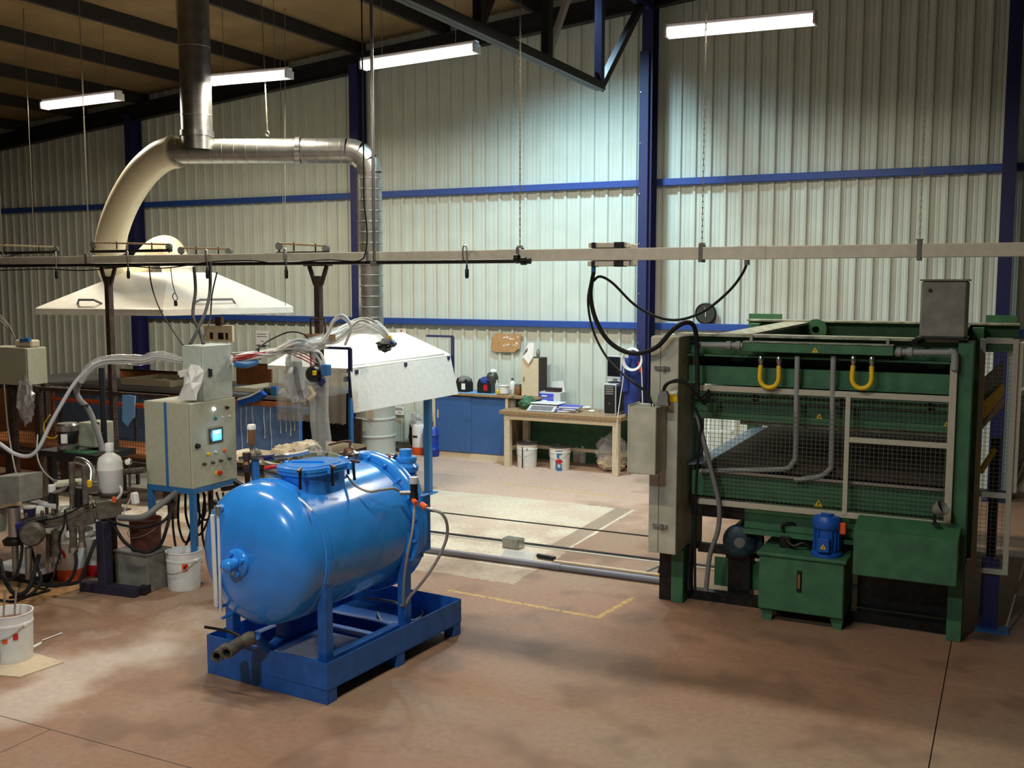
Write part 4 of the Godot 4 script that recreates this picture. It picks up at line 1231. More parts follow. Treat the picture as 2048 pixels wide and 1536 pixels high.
	# drum, canisters and rubbish left of the cupboard
	t = thing("steel_drum", "tall pale grey ribbed drum behind the far hood", "drum")
	var dp := gy(728, 910) + Vector3(0.02, 0, -0.34)
	var r := 0.335
	part(t, "shell", turned([0, 0.01, r, 0.0, r + 0.012, 0.005, r, 0.03, r, 0.28, r + 0.014, 0.295, r + 0.014, 0.315, r, 0.33, r, 0.58, r + 0.014, 0.595, r + 0.014, 0.615, r, 0.63, r, 0.90, r + 0.012, 0.92, r, 0.94, r - 0.02, 0.92, 0, 0.92], dp, Vector3.UP, 36), "drum")
	part(t, "label_sheet", bx(dp.x + 0.02, dp.x + 0.18, 0.62, 0.78, dp.z + r + 0.004, dp.z + r + 0.008), "card_pale")
	base_at(t, dp)
	t = thing("resin_canister", "white and orange plastic canister beside the blue barrel", "canister")
	p = gy(832, 910) + Vector3(0, 0, -0.12)
	part(t, "body", turned([0, 0.13, 0.125, 0.13, 0.125, 0.45, 0.11, 0.5, 0.05, 0.53, 0.05, 0.56, 0, 0.56], p, Vector3.UP, 20), "plastic_white")
	part(t, "base_band", turned([0, 0, 0.12, 0, 0.127, 0.02, 0.127, 0.13, 0, 0.13], p, Vector3.UP, 20), "orange")
	part(t, "print_strip", bx(p.x - 0.06, p.x + 0.03, 0.30, 0.33, p.z + 0.118, p.z + 0.128), "black")
	base_at(t, p)
	t = thing("blue_barrel", "small blue plastic barrel in front of the cupboard end", "barrel")
	p = gy(855, 914) + Vector3(0, 0, -0.16)
	part(t, "body", turned([0, 0, 0.14, 0, 0.16, 0.03, 0.16, 0.12, 0.168, 0.13, 0.16, 0.14, 0.16, 0.36, 0.168, 0.37, 0.16, 0.38, 0.155, 0.46, 0.12, 0.5, 0, 0.5], p, Vector3.UP, 24), "blue_plastic")
	part(t, "cap", turned([0.03, 0.5, 0.03, 0.53, 0, 0.53], p + Vector3(-0.07, 0, 0.02), Vector3.UP, 12), "white")
	part(t, "handle", hose([p + Vector3(-0.08, 0.5, 0), p + Vector3(-0.05, 0.56, 0), p + Vector3(0.05, 0.56, 0), p + Vector3(0.08, 0.5, 0)], 0.012, 8), "blue_plastic")
	base_at(t, p)
	t = thing("rubbish_sack", "black rubbish sack with clear film stuffed behind the canister and barrel", "sack")
	p = gy(862, 893) + Vector3(-0.05, 0, 0.42)
	part(t, "sack", bumpy(p + Vector3(0, 0.31, 0.0), Vector3(0.13, 0.31, 0.11), 31, 0.4, 12, 2.0), "rubber")
	part(t, "film", bumpy(gz(836, 842, -14.86), Vector3(0.15, 0.13, 0.11), 33, 0.6, 12, 2.0), "clear_film")
	base_at(t, p)
	t = thing("broom_handle", "pale wooden broom handle sticking out behind the blue barrel", "broom")
	part(t, "handle", rod(gz(858, 860, -15.0), gz(872, 838, -15.2), 0.014, 8), "wood")
	part(t, "shaft", rod(gz(858, 860, -15.0), gz(846, 895, -14.95), 0.014, 8), "wood")
	base_at(t, gz(846, 895, -14.95))
	t = thing("floor_plank", "brown plank lying on the floor beside the grey drum", "plank")
	p = gy(789, 902)
	part(t, "plank", bx(p.x - 0.35, p.x + 0.3, 0, 0.06, p.z - 0.1, p.z + 0.06, 0.004), "rust_brown")
	base_at(t, p)

# ---------------------------------------------------------------- the green press and what is bolted to it
func warning_triangle(parent: Node, at: Vector3, s: float) -> void:      # facing +z, with a lightning mark
	var q := [at + Vector3(-s / 2, -s * 0.43, 0), at + Vector3(s / 2, -s * 0.43, 0), at + Vector3(0, s * 0.43, 0)]
	var o := part(parent, "warning_sign", slab(q, Vector3(0, 0, 0.003)), "yellow", "yellow warning triangle")
	var b := at + Vector3(0, -s * 0.1, 0.004)
	part(o, "bolt_mark", slab([b + Vector3(0.1, 0.22, 0) * s, b + Vector3(-0.1, -0.02, 0) * s, b + Vector3(0.0, -0.02, 0) * s, b + Vector3(-0.05, -0.2, 0) * s, b + Vector3(0.12, 0.06, 0) * s, b + Vector3(0.02, 0.06, 0) * s], Vector3(0, 0, 0.002)), "black")
func i_beam(parent: Node, n: String, x0: float, x1: float, y0: float, y1: float, zc: float, w: float, m: String, top := "") -> void:
	part(parent, n + "_lower_flange", bx(x0, x1, y0, y0 + 0.018, zc - w / 2, zc + w / 2), m)
	part(parent, n + "_web", bx(x0, x1, y0 + 0.018, y1 - 0.018, zc - 0.008, zc + 0.008), m)
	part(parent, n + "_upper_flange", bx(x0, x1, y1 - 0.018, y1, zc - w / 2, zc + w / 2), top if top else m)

func things_c() -> void:
	var zf := -8.92
	var zb := -12.1
	var xl := -2.74
	var xr := -0.28
	var g := "press_green"
	var t := thing("press", "big green hydraulic platen press with wire guard and yellow hoses", "press")
	# four uprights
	part(t, "upright", bx(xl, xl + 0.115, 0, 0.495, zf - 0.30, zf, 0.005), g)
	part(t, "upright", bx(xl, xl + 0.115, 0.40, 2.28, zf - 0.62, zf - 0.32, 0.005), g)
	for k in [[xr - 0.115, zf], [xl, zb + 0.3], [xr - 0.115, zb + 0.3]]:
		part(t, "upright", bx(k[0], k[0] + 0.115, 0, 2.46, k[1] - 0.30, k[1], 0.005), g)
	# top ring of beams
	i_beam(t, "front_beam", xl, xr - 0.115, 2.28, 2.475, zf - 0.14, 0.26, g, "press_top")  # upper flange pale: light on the beam top put into the colour
	i_beam(t, "rear_beam", xl - 0.05, 0.05, 2.20, 2.50, zb + 0.1, 0.24, g, "press_top")
	for x in [-2.28, -0.62]:
		part(t, "top_strip", bx(x - 0.09, x + 0.20, 2.455, 2.48, zb + 0.2, zf - 0.02), "press_top")
		part(t, "side_beam", bx(x - 0.01, x + 0.12, 2.22, 2.455, zb + 0.2, zf - 0.26), g)
	part(t, "rear_cheek", bx(xl - 0.08, xl + 0.30, 2.30, 2.56, zb - 0.05, zb - 0.01), g)
	part(t, "rear_cheek", bx(-0.28, 0.02, 2.28, 2.58, zb - 0.05, zb - 0.01), g)
	part(t, "lifting_lug", turned([0.04, -0.015, 0.12, -0.015, 0.12, 0.015, 0.04, 0.015, 0.04, -0.015], Vector3(-2.0, 2.40, zb + 0.26), Vector3.BACK, 20), g)
	# crown: two deep beams across the front under the top beam
	part(t, "crown_plate", bx(xl + 0.115, xr - 0.115, 2.04, 2.19, zf - 0.10, zf - 0.06, 0.006), g)
	part(t, "crown_lip", bx(xl + 0.115, xr - 0.115, 2.03, 2.05, zf - 0.16, zf - 0.04), g)
	part(t, "crown_core", bx(xl + 0.12, xr - 0.12, 2.06, 2.27, zb + 0.4, zf - 0.30), "oily", "oily dark cylinder block")
	# moving upper platen
	var up := part(t, "upper_platen", bx(xl + 0.14, xr - 0.14, 1.76, 1.96, zb + 0.25, zf - 0.20, 0.006), g)
	part(up, "rib_line", bx(xl + 0.14, xr - 0.14, 1.855, 1.875, zf - 0.20, zf - 0.185), "oily")
	part(up, "lower_flange", bx(xl + 0.14, xr - 0.14, 1.70, 1.76, zb + 0.25, zf - 0.17), g)
	part(up, "heating_plate", bx(xl + 0.55, xr - 0.16, 1.655, 1.70, zb + 0.3, zf - 0.24), "press_top", "pale scuffed heating plate edge")
	for x in [-2.05, -1.3, -0.6]:
		part(up, "bolt", turned([0, 0, 0.03, 0, 0.03, 0.02, 0.015, 0.025, 0, 0.025], Vector3(x, 1.91, zf - 0.20), Vector3.BACK, 8), "oily")
	# lower platen and bed
	part(t, "lower_platen", bx(-2.40, xr - 0.14, 1.26, 1.345, zb + 0.3, zf - 0.10, 0.004), "platen", "dark scorched lower platen")
	part(t, "slide_plate", slab([Vector3(-2.62, 1.29, zf - 0.10), Vector3(-2.40, 1.33, zf - 0.10), Vector3(-2.40, 1.33, zb + 0.6), Vector3(-2.62, 1.29, zb + 0.6)], Vector3(0, -0.02, 0)), "plate_blue", "grey-blue steel slide plate")
	part(t, "platen_edge", bx(-2.40, xr - 0.15, 1.225, 1.25, zf - 0.10, zf - 0.08), "steel")
	part(t, "bed_beam", bx(xl + 0.14, xr - 0.14, 0.99, 1.22, zb + 0.3, zf - 0.14, 0.006), g)
	part(t, "bed_front", bx(-2.1, xr - 0.14, 0.74, 0.98, zf - 0.14, zf - 0.10, 0.006), g)
	part(t, "bed_core", bx(xl + 0.14, -2.1, 0.80, 0.98, zb + 0.5, zf - 0.14), "oily")
	part(t, "bed_bottom", bx(-2.1, xr - 0.14, 0.70, 0.74, zb + 0.3, zf - 0.06), g)
	part(t, "lower_tie", bx(xl + 0.115, -1.6, 0.37, 0.45, zf - 0.55, zf - 0.48), "rust_brown")
	part(t, "rear_tie", bx(xl + 0.115, xr - 0.115, 0.37, 0.45, zb + 0.2, zb + 0.28), "oily")
	part(t, "floor_tie", bx(xl + 0.115, xr - 0.115, 0.0, 0.09, zf - 0.26, zf - 0.16), "oily")
	part(t, "under_guard", bx(-1.14, xr - 0.115, 0.09, 0.70, zf - 0.34, zf - 0.32), "oily", "dark sheet guard below the bed")
	part(t, "under_guard", bx(xl + 0.30, -1.95, 0.09, 0.36, zf - 0.42, zf - 0.40), g)
	# hydraulic manifold on the front
	var a := gz(1486, 684, -8.80)
	var b := gz(1786, 712, -8.80)
	var mf := part(t, "manifold", bx(a.x, b.x, b.y - 0.0, a.y, -8.92, -8.80, 0.004), g)
	part(mf, "cover_strip", bx(a.x, b.x, a.y, a.y + 0.008, -8.93, -8.79), "press_top")
	for px in [1499, 1774]:
		part(mf, "lug", bx(gz(px, 680, -8.8).x - 0.012, gz(px, 680, -8.8).x + 0.012, a.y + 0.008, a.y + 0.055, -8.9, -8.86), "press_top")
	warning_triangle(mf, gz(1630, 700, -8.80), 0.05)
	for k in [[1395, 1486, 690], [1786, 1900, 704]]:
		var pa := gz(k[0], k[2], -8.86)
		var pb := gz(k[1], k[2] + 1, -8.86)
		part(t, "feed_pipe", tube(S(), [pa, pb], 0.026, 12), "pipe_grey")
		for f in [0.7, 0.9]:
			part(t, "union_nut", turned([0.026, -0.02, 0.042, -0.02, 0.042, 0.02, 0.026, 0.02], pa.lerp(pb, f if k[0] < 1500 else 1.0 - f), Vector3.RIGHT, 6), "pipe_grey")
	part(t, "pipe_elbow", hose([gz(1898, 704, -8.86), gz(1908, 706, -8.86), gz(1910, 720, -8.86), gz(1909, 740, -8.86)], 0.03, 10), "pipe_grey")
	for k in [[1522, 1558], [1707, 1744]]:
		var h0 := gz(k[0], 712, -8.84)
		var h1 := gz(k[1], 714, -8.84)
		var y0 := h0.y
		for h in [h0, h1]:
			part(t, "hose_fitting", turned([0.018, 0, 0.024, -0.01, 0.024, -0.05, 0.017, -0.06, 0.017, -0.10], Vector3(h.x, y0 - 0.0, h.z), Vector3.UP, 10), "steel")
		var mx := (h0.x + h1.x) / 2
		var w := absf(h1.x - h0.x) / 2
		var loop := [Vector3(h0.x, y0 - 0.08, -8.84), Vector3(h0.x - 0.004, y0 - 0.18, -8.83)]
		for i in range(1, 8):
			var an := PI * i / 8
			loop.append(Vector3(mx - cos(an) * w, y0 - 0.195 - sin(an) * w * 0.95, -8.83))
		loop.append_array([Vector3(h1.x + 0.004, y0 - 0.18, -8.83), Vector3(h1.x, y0 - 0.08, -8.84)])
		part(t, "yellow_hose", hose(loop, 0.020, 12, 4), "yellow", "yellow hydraulic hose loop")
	for k in [[1595, 930, 1400, 942], [1667, 945, 1590, 960]]:
		var h := gz(k[0], 712, -8.87)
		part(t, "grey_pipe", hose([h, gz(k[0] - 2, 800, -8.90), gz(k[0] - 4, k[1] - 25, -8.98), gz(k[0] - 9, k[1] - 5, -8.98), gz(k[0] - 28, k[1] + 8, -8.99), gz(lerpf(k[0] - 28, k[2], 0.5), lerpf(k[1] + 8, k[3], 0.5), -9.0), gz(k[2], k[3], -9.01)], 0.023, 12), "pipe_grey", "grey hydraulic pipe")
	warning_triangle(t, gz(1639, 832, zf - 0.165), 0.06)
	warning_triangle(t, gz(1637, 1006, zf - 0.09), 0.075)
	warning_triangle(t, gz(1893, 848, zf - 0.165), 0.05)
	# wire guard
	var gd := zf + 0.03
	var y_top := 2.0
	var y_bot := 0.975
	var gl := gz(1398, 790, gd).x
	var gr := gz(1905, 790, gd).x
	var gm := gz(1697, 790, gd).x
	for k in [[gl, gr, y_top, 0.05], [gl, gr, y_bot, 0.05], [gm, gr, 1.62, 0.045]]:
		part(t, "guard_rail", bx(k[0], k[1], k[2] - k[3] / 2, k[2] + k[3] / 2, gd - 0.02, gd + 0.01, 0.003), "fence_grey")
	part(t, "guard_stile", bx(gm - 0.02, gm + 0.02, y_bot, y_top, gd - 0.018, gd + 0.014, 0.003), "fence_grey")
	part(t, "guard_stile", bx(gr - 0.025, gr + 0.03, y_bot - 0.03, 2.28, gd - 0.03, gd + 0.014, 0.003), "fence_grey")
	part(t, "wire_mesh", wire_net(Vector3(gl, y_bot, gd - 0.006), Vector3(gm - gl, 0, 0), Vector3(0, y_top - y_bot, 0), 0.036, 0.0028), "net_grey", "welded wire mesh", true)
	part(t, "wire_mesh", wire_net(Vector3(gm, y_bot, gd - 0.006), Vector3(gr - gm, 0, 0), Vector3(0, y_top - y_bot, 0), 0.036, 0.0028), "net_grey", "welded wire mesh", true)
	# green valve box at the right front
	a = gz(1708, 1056, -8.62)
	b = gz(1913, 1172, -8.62)
	var vb := part(t, "valve_box", bx(a.x, b.x, b.y - 0.01, a.y, -8.86, -8.62, 0.006), g, "flat green box low on the press front")
	part(vb, "top_cover", slab([Vector3(a.x, a.y, -8.62), Vector3(b.x, a.y, -8.62), Vector3(b.x + 0.01, a.y + 0.07, -8.82), Vector3(a.x + 0.01, a.y + 0.07, -8.82)], Vector3(0, -0.008, 0)), g)
	# stray legs and cables at the left foot
	part(t, "drain_pipe", hose(pz([[1382, 1090, -9.1], [1378, 1140, -9.08], [1378, 1180, -9.05]]), 0.04, 10), "oily")
	part(t, "grey_conduit", hose(pz([[1395, 830, -8.86], [1408, 885, -8.84], [1425, 950, -8.84], [1438, 1010, -8.85], [1436, 1060, -8.86], [1420, 1110, -8.87], [1412, 1180, -8.88]]), 0.022, 8), "grey_mid")
	part(t, "black_lead", hose(pz([[1390, 815, -8.84], [1402, 850, -8.83], [1398, 900, -8.83], [1393, 960, -8.83], [1390, 1060, -8.84], [1390, 1180, -8.87]]), 0.012, 6), "rubber")
	base_at(t, Vector3((xl + xr) / 2, 0, zf))

	# tall cream cabinet at the press end
	t = thing("press_cabinet", "tall narrow cream switch cabinet with latched doors at the press end", "cabinet")
	part(t, "body", bx(-2.89, -2.635, 0.50, 2.46, -9.2, -8.72, 0.006), "cab_cream")
	var dl := part(t, "door", bx(-2.89, -2.80, 0.505, 2.45, -8.72, -8.70, 0.004), "cab_cream")
	var dr := part(t, "door", bx(-2.796, -2.635, 0.505, 2.45, -8.72, -8.70, 0.004), "cab_cream")
	for y in [2.18, 0.76]:
		part(dr, "latch", bx(-2.85, -2.71, y - 0.014, y + 0.014, -8.70, -8.67, 0.004), "steel", "steel toggle latch")
		part(dr, "latch_post", turned([0, 0, 0.02, 0, 0.02, 0.04, 0, 0.04], Vector3(-2.76, y, -8.69), Vector3.BACK, 8), "grey_mid")
	part(t, "foot_frame", bx(-2.86, -2.75, 0.0, 0.50, -9.15, -8.95), "oily")
	base_at(t, Vector3(-2.76, 0, -8.95))
	# switch box standing proud of it
	t = thing("switch_box", "cream electrical switch box mounted in front of the tall cabinet", "switch box")
	part(t, "body", bx(-2.975, -2.735, 1.27, 1.86, -8.69, -8.40, 0.006), "cab_cream")
	part(t, "door", bx(-2.995, -2.975, 1.26, 1.87, -8.69, -8.405, 0.003), "cab_cream")
	part(t, "gland", turned([0.018, 0, 0.018, 0.04, 0.012, 0.05], gz(1306, 818, -8.5), Vector3.UP, 10), "steel")
	base_at(t, Vector3(-2.85, 1.27, -8.55))
	t = thing("plug_connector", "grey heavy-duty plug with black cables on top of the switch box", "connector")
	var c := gz(1328, 806, -8.57)
	c.y = 1.86
	part(t, "housing", slab([c + Vector3(-0.055, 0, 0.03), c + Vector3(0.045, 0, 0.03), c + Vector3(0.04, 0.1, 0.03), c + Vector3(0.025, 0.13, 0.03), c + Vector3(-0.03, 0.13, 0.03), c + Vector3(-0.05, 0.08, 0.03)], Vector3(0, 0, -0.06)), "grey_mid")
	part(t, "clamp_bar", bx(c.x - 0.06, c.x + 0.05, c.y + 0.01, c.y + 0.03, c.z - 0.035, c.z + 0.036), "grey_box")
	for k in 3:
		part(t, "lead", hose([c + Vector3(-0.01, 0.12, 0), c + Vector3(0.02 + k * 0.012, 0.19 + k * 0.006, 0.01), gz(1358 + k * 3, 760 + k * 2, -8.56), gz(1378 + k * 3, 772 + k * 3, -8.60), gz(1400 + k * 4, 795 + k * 6, -8.7), gz(1418 + k * 2, 780 + k * 4, -8.8)], 0.012, 8), "rubber")
	base_at(t, c)
	t = thing("yellow_label", "yellow and white label tag on the tall cream cabinet", "label")
	a = gz(1337, 782, -8.695)
	b = gz(1354, 805, -8.695)
	part(t, "yellow_field", bx(a.x, b.x, b.y, lerpf(b.y, a.y, 0.75), -8.70, -8.693), "yellow")
	part(t, "white_field", bx(a.x, b.x, lerpf(b.y, a.y, 0.75), a.y, -8.70, -8.693), "paper")
	base_at(t, b)
	# grey tank box on the top right
	t = thing("header_tank", "dull grey metal box standing on the press top corner", "tank")
	var ha := Vector3(-0.69, 2.49, -8.9)
	part(t, "shell", bx(-0.69, -0.345, 2.49, 2.945, -9.32, -8.9, 0.015), "grey_box")
	part(t, "lid", bx(-0.70, -0.335, 2.945, 2.96, -9.33, -8.89, 0.004), "grey_box")
	part(t, "base_lip", bx(-0.72, -0.335, 2.475, 2.49, -9.33, -8.88), "oily")
	part(t, "port", turned([0, 0, 0.015, 0, 0.015, 0.01, 0, 0.01], Vector3(-0.62, 2.87, -8.9), Vector3.BACK, 10), "black")
	part(t, "drain_tap", turned([0, 0, 0.02, 0, 0.02, 0.08, 0.03, 0.08, 0.03, 0.11, 0, 0.11], Vector3(-0.66, 2.47, -8.9), Vector3(-0.6, -0.2, 1), 10), "oily")
	base_at(t, ha)

	# hydraulic power unit
	t = thing("hydraulic_unit", "green oil tank on feet in front of the press with sight glass", "power unit")
	var x0 := -1.90; var x1 := -1.19
	part(t, "oil_tank", bx(x0, x1, 0.11, 0.585, -9.32, -8.75, 0.008), g)
	part(t, "lid", bx(x0 - 0.02, x1 + 0.02, 0.585, 0.615, -9.34, -8.73, 0.006), g)
	var sg := part(t, "sight_frame", bx(-1.575, -1.535, 0.30, 0.49, -8.75, -8.735, 0.006), "black", "black sight glass frame")
	part(sg, "sight_glass", bx(-1.565, -1.545, 0.335, 0.455, -8.737, -8.73), "filter_brown")
	for k in [[x0 + 0.06, -8.80], [x1 - 0.06, -8.80], [x0 + 0.06, -9.27], [x1 - 0.06, -9.27]]:
		part(t, "foot", slab([Vector3(k[0] - 0.06, 0.11, k[1]), Vector3(k[0] + 0.06, 0.11, k[1]), Vector3(k[0] + 0.045, 0.0, k[1]), Vector3(k[0] - 0.02, 0.0, k[1])], Vector3(0, 0, -0.05)), g)
	for k in [[-1.72, -9.0, 0.05, 0.10], [-1.62, -9.1, 0.04, 0.14], [-1.70, -9.16, 0.06, 0.08]]:
		part(t, "valve_block", bx(k[0] - k[2], k[0] + k[2], 0.615, 0.615 + k[3], k[1] - k[2], k[1] + k[2], 0.008), "oily")
	part(t, "return_hose", hose([Vector3(-1.72, 0.70, -9.0), Vector3(-1.76, 0.80, -9.0), Vector3(-1.66, 0.82, -9.02), Vector3(-1.62, 0.74, -9.08)], 0.014, 8), "rubber")
	part(t, "pressure_pipe", hose([Vector3(-1.5, 0.63, -8.95), Vector3(-1.56, 0.68, -8.94), Vector3(-1.64, 0.65, -8.92), Vector3(-1.70, 0.68, -8.95)], 0.016, 8), "oily")
	base_at(t, Vector3(-1.55, 0, -9.0))
	# blue electric motor standing on it
	t = thing("pump_motor", "bright blue electric motor standing upright on the green oil tank", "motor")
	c = Vector3(-1.36, 0.615, -8.885)
	part(t, "mount_flange", turned([0, 0, 0.13, 0, 0.13, 0.025, 0.10, 0.04, 0, 0.04], c, Vector3.UP, 28), "motor_blue")
	part(t, "stator", turned([0.095, 0.03, 0.10, 0.05, 0.10, 0.25, 0, 0.25], c, Vector3.UP, 28), "motor_blue")
	for k in 18:
		var an := TAU * k / 18
		var d := Vector3(cos(an), 0, sin(an))
		if absf(an - PI / 2) < 0.5: continue
		part(t, "cooling_fin", beam(S(), c + d * 0.105 + Vector3(0, 0.06, 0), c + d * 0.105 + Vector3(0, 0.25, 0), 0.006, 0.02, 0.0, d), "motor_blue")
	part(t, "fan_cowl", turned([0.115, 0.24, 0.122, 0.25, 0.122, 0.31, 0.10, 0.345, 0.055, 0.35, 0.055, 0.365, 0, 0.365], c, Vector3.UP, 28), "motor_blue")
	var tb := part(t, "terminal_box", bx(c.x - 0.055, c.x + 0.045, c.y + 0.05, c.y + 0.17, c.z + 0.09, c.z + 0.145, 0.008), "motor_blue")
	warning_triangle(tb, Vector3(c.x - 0.005, c.y + 0.105, c.z + 0.146), 0.05)
	part(t, "orange_tag", bx(c.x + 0.11, c.x + 0.16, c.y + 0.20, c.y + 0.30, c.z + 0.01, c.z + 0.05, 0.008), "orange", "orange plastic tag")
	base_at(t, c)
	# old dark motor lying behind the left
	t = thing("drive_motor", "dark blue-grey electric motor lying low under the press bed", "motor")
	c = gz(1478, 1082, -9.12)
	part(t, "barrel", turned([0, -0.02, 0.12, -0.02, 0.14, 0.02, 0.14, 0.30, 0.12, 0.34, 0, 0.34], c + Vector3(0, 0, -0.36), Vector3(0.25, 0, 1), 28), "motor_old")
	part(t, "fan_cowl", turned([0.145, 0, 0.15, 0.02, 0.15, 0.08, 0.12, 0.11, 0.05, 0.12, 0, 0.12], c + Vector3(-0.01, 0, -0.06), Vector3(0.25, 0, 1), 28), "motor_old")
	part(t, "grille", turned([0, 0.12, 0.048, 0.118, 0.048, 0.124, 0, 0.126], c + Vector3(-0.01, 0, -0.06), Vector3(0.25, 0, 1), 20), "grey_mid")
	part(t, "terminal_box", box(S(), c + Vector3(0.06, 0.16, -0.15), Vector3(0.12, 0.07, 0.14), Basis(), 0.01), "motor_old")
	part(t, "foot", box(S(), c + Vector3(-0.02, -0.17, -0.2), Vector3(0.24, 0.05, 0.25), Basis(), 0.006), "oily")
	part(t, "stand", box(S(), c + Vector3(-0.02, (-0.19 - c.y) / 2 , -0.2), Vector3(0.2, c.y - 0.19, 0.2)), "oily")
	base_at(t, Vector3(c.x, 0, c.z - 0.2))
	t = thing("spot_lamp", "small dark work lamp clipped above the green valve box", "lamp")
	c = gz(1872, 1048, -8.70)
	part(t, "foot", box(S(), c, Vector3(0.06, 0.02, 0.05), Basis(), 0.004), "black")
	part(t, "arm", hose([c, c + Vector3(-0.02, 0.05, 0), c + Vector3(0.0, 0.09, 0)], 0.012, 8), "black")
	part(t, "shade", turned([0.02, 0, 0.05, 0.03, 0.065, 0.09, 0.06, 0.09, 0.045, 0.03, 0, 0.02], c + Vector3(-0.02, 0.10, 0), Vector3(0.7, 0.5, 0.3), 20), "grey_box")
	base_at(t, c)

	# safety fence at the press side: fixed leaf and open gate
	t = thing("fence_leaf", "narrow beige framed wire mesh leaf standing beside the press", "fence")
	var fz := -9.33
	var fx0 := -0.225; var fx1 := 0.02
	for x in [fx0, fx1]:
		part(t, "stile", bx(x - 0.022, x + 0.022, 0.50, 2.47, fz - 0.02, fz + 0.02, 0.003), "fence_grey")
	for y in [2.455, 1.17, 0.52]:
		part(t, "rail", bx(fx0 + 0.022, fx1 - 0.022, y - 0.022, y + 0.022, fz - 0.018, fz + 0.018), "fence_grey")
	part(t, "wire_mesh", wire_net(Vector3(fx0, 0.52, fz), Vector3(fx1 - fx0, 0, 0), Vector3(0, 1.93, 0), 0.036, 0.0028), "net_grey", "", true)
	part(t, "post", bx(-0.16, -0.02, 0, 0.62, fz - 0.09, fz - 0.03, 0.004), "navy", "blue post carrying the fence leaf")
	part(t, "foot_plate", bx(-0.19, 0.07, 0, 0.015, fz - 0.14, fz + 0.05), "frame_blue")
	base_at(t, Vector3(-0.1, 0, fz))
	t = thing("fence_gate", "open wire mesh gate swung back from the press side", "gate")
	var A := Vector3(0.055, 0, fz - 0.02)
	var B := Vector3(0.40, 0, -12.2)
	for e in [A, B, A.lerp(B, 0.5)]:
		part(t, "stile", bx(e.x - 0.02, e.x + 0.02, 1.2, 2.44, e.z - 0.02, e.z + 0.02), "fence_grey")
	for y in [2.42, 2.02, 1.22]:
		part(t, "rail", beam(S(), A + Vector3(0, y, 0), B + Vector3(0, y, 0), 0.035, 0.04), "fence_grey")
	part(t, "wire_mesh", wire_net(A + Vector3(0, 1.22, 0), B - A, Vector3(0, 0.8, 0), 0.045, 0.0035), "net_dark", "", true)
	part(t, "brace", beam(S(), A + Vector3(0, 1.25, 0), B + Vector3(0, 2.0, 0), 0.02, 0.03), "fence_grey")
	part(t, "floor_wire", beam(S(), A + Vector3(0.0, 0.06, 0), B + Vector3(0, 0.9, 0), 0.014, 0.014), "fence_grey")
	part(t, "post", bx(B.x - 0.04, B.x + 0.04, 0, 2.44, B.z - 0.04, B.z + 0.04), "frame_blue")
	part(t, "post_foot", bx(B.x - 0.12, B.x + 0.12, 0, 0.015, B.z - 0.12, B.z + 0.12), "frame_blue")
	base_at(t, A)
	t = thing("roll_feeder", "yellow and grey slanted feed tray seen through the fence mesh", "feeder")
	part(t, "tray", slab(pz([[1962, 760, -9.9], [2003, 722, -10.2], [2003, 790, -10.2], [1962, 850, -9.9]]), Vector3(0.02, 0, -0.03)), "grey_mid")
	part(t, "yellow_arm", slab(pz([[1965, 805, -9.85], [2003, 768, -10.15], [2003, 790, -10.15], [1966, 836, -9.85]]), Vector3(0.02, 0, -0.02)), "yellow")
	part(t, "yellow_lever", beam(S(), gz(1960, 945, -9.8), gz(1990, 898, -9.9), 0.03, 0.04), "yellow")
	part(t, "cradle", slab(pz([[1955, 850, -9.9], [2003, 800, -10.2], [2003, 812, -10.2], [1955, 864, -9.9]]), Vector3(0.02, 0, -0.03)), "card_pale")
	part(t, "stand", bx(-0.14, -0.06, 0, 1.55, -10.1, -10.02), "oily")
	base_at(t, Vector3(-0.1, 0, -10.1))

	# floor services towards the tank
	t = thing("floor_pipe", "grey plastic pipe lying across the floor to the press foot", "pipe")
	part(t, "pipe", rod(Vector3(-7.2, 0.035, -9.40), Vector3(-2.75, 0.035, -9.40), 0.033, 16), "pipe_pvc")
	part(t, "socket", turned([0.034, -0.05, 0.039, -0.05, 0.039, 0.05, 0.034, 0.05], Vector3(-4.1, 0.035, -9.40), Vector3.RIGHT, 16), "pipe_pvc")
	base_at(t, Vector3(-5, 0, -9.4))
	t = thing("spare_rod", "thin pale rod on the floor between pipe and guide rail", "rod")
	part(t, "rod", rod(gy(1108, 1122, 0.02), gy(1320, 1150, 0.02), 0.014, 10), "beige")
	part(t, "sleeve", rod(gy(1075, 1111, 0.03), gy(1110, 1117, 0.03), 0.024, 10), "oily")
	part(t, "cover_sheet", slab([gy(1010, 1098, 0.012), gy(1072, 1106, 0.012), gy(1062, 1128, 0.004), gy(1000, 1116, 0.004)], Vector3(0, 0.006, 0)), "clear_film", "clear film")
	base_at(t, gy(1108, 1122, 0))
	t = thing("metal_block", "small bright metal block sitting on the guide rail", "block")
	c = gy(1020, 1098)
	part(t, "block", box(S(), c + Vector3(0.0, 0.055, -0.07), Vector3(0.20, 0.11, 0.13), Basis(Vector3.UP, -0.1), 0.006), "galv")
	part(t, "side_plate", box(S(), c + Vector3(0.10, 0.055, -0.08), Vector3(0.012, 0.10, 0.12), Basis(Vector3.UP, -0.1)), "steel")
	base_at(t, c)
	t = thing("floor_valve", "small blue valve on the floor beside the press foot", "valve")
	c = gy(1323, 1150)
	part(t, "body", turned([0, 0, 0.04, 0, 0.045, 0.03, 0.035, 0.10, 0.02, 0.12, 0.02, 0.16, 0, 0.16], c, Vector3(0.15, 1, 0), 14), "navy")
	part(t, "lever", beam(S(), c + Vector3(0, 0.1, 0), c + Vector3(-0.14, 0.03, 0.05), 0.012, 0.02), "pipe_grey")
	part(t, "spout", rod(c + Vector3(0.02, 0.03, 0), c + Vector3(0.0, 0.02, 0.09), 0.014, 8), "yellow")
	base_at(t, c)
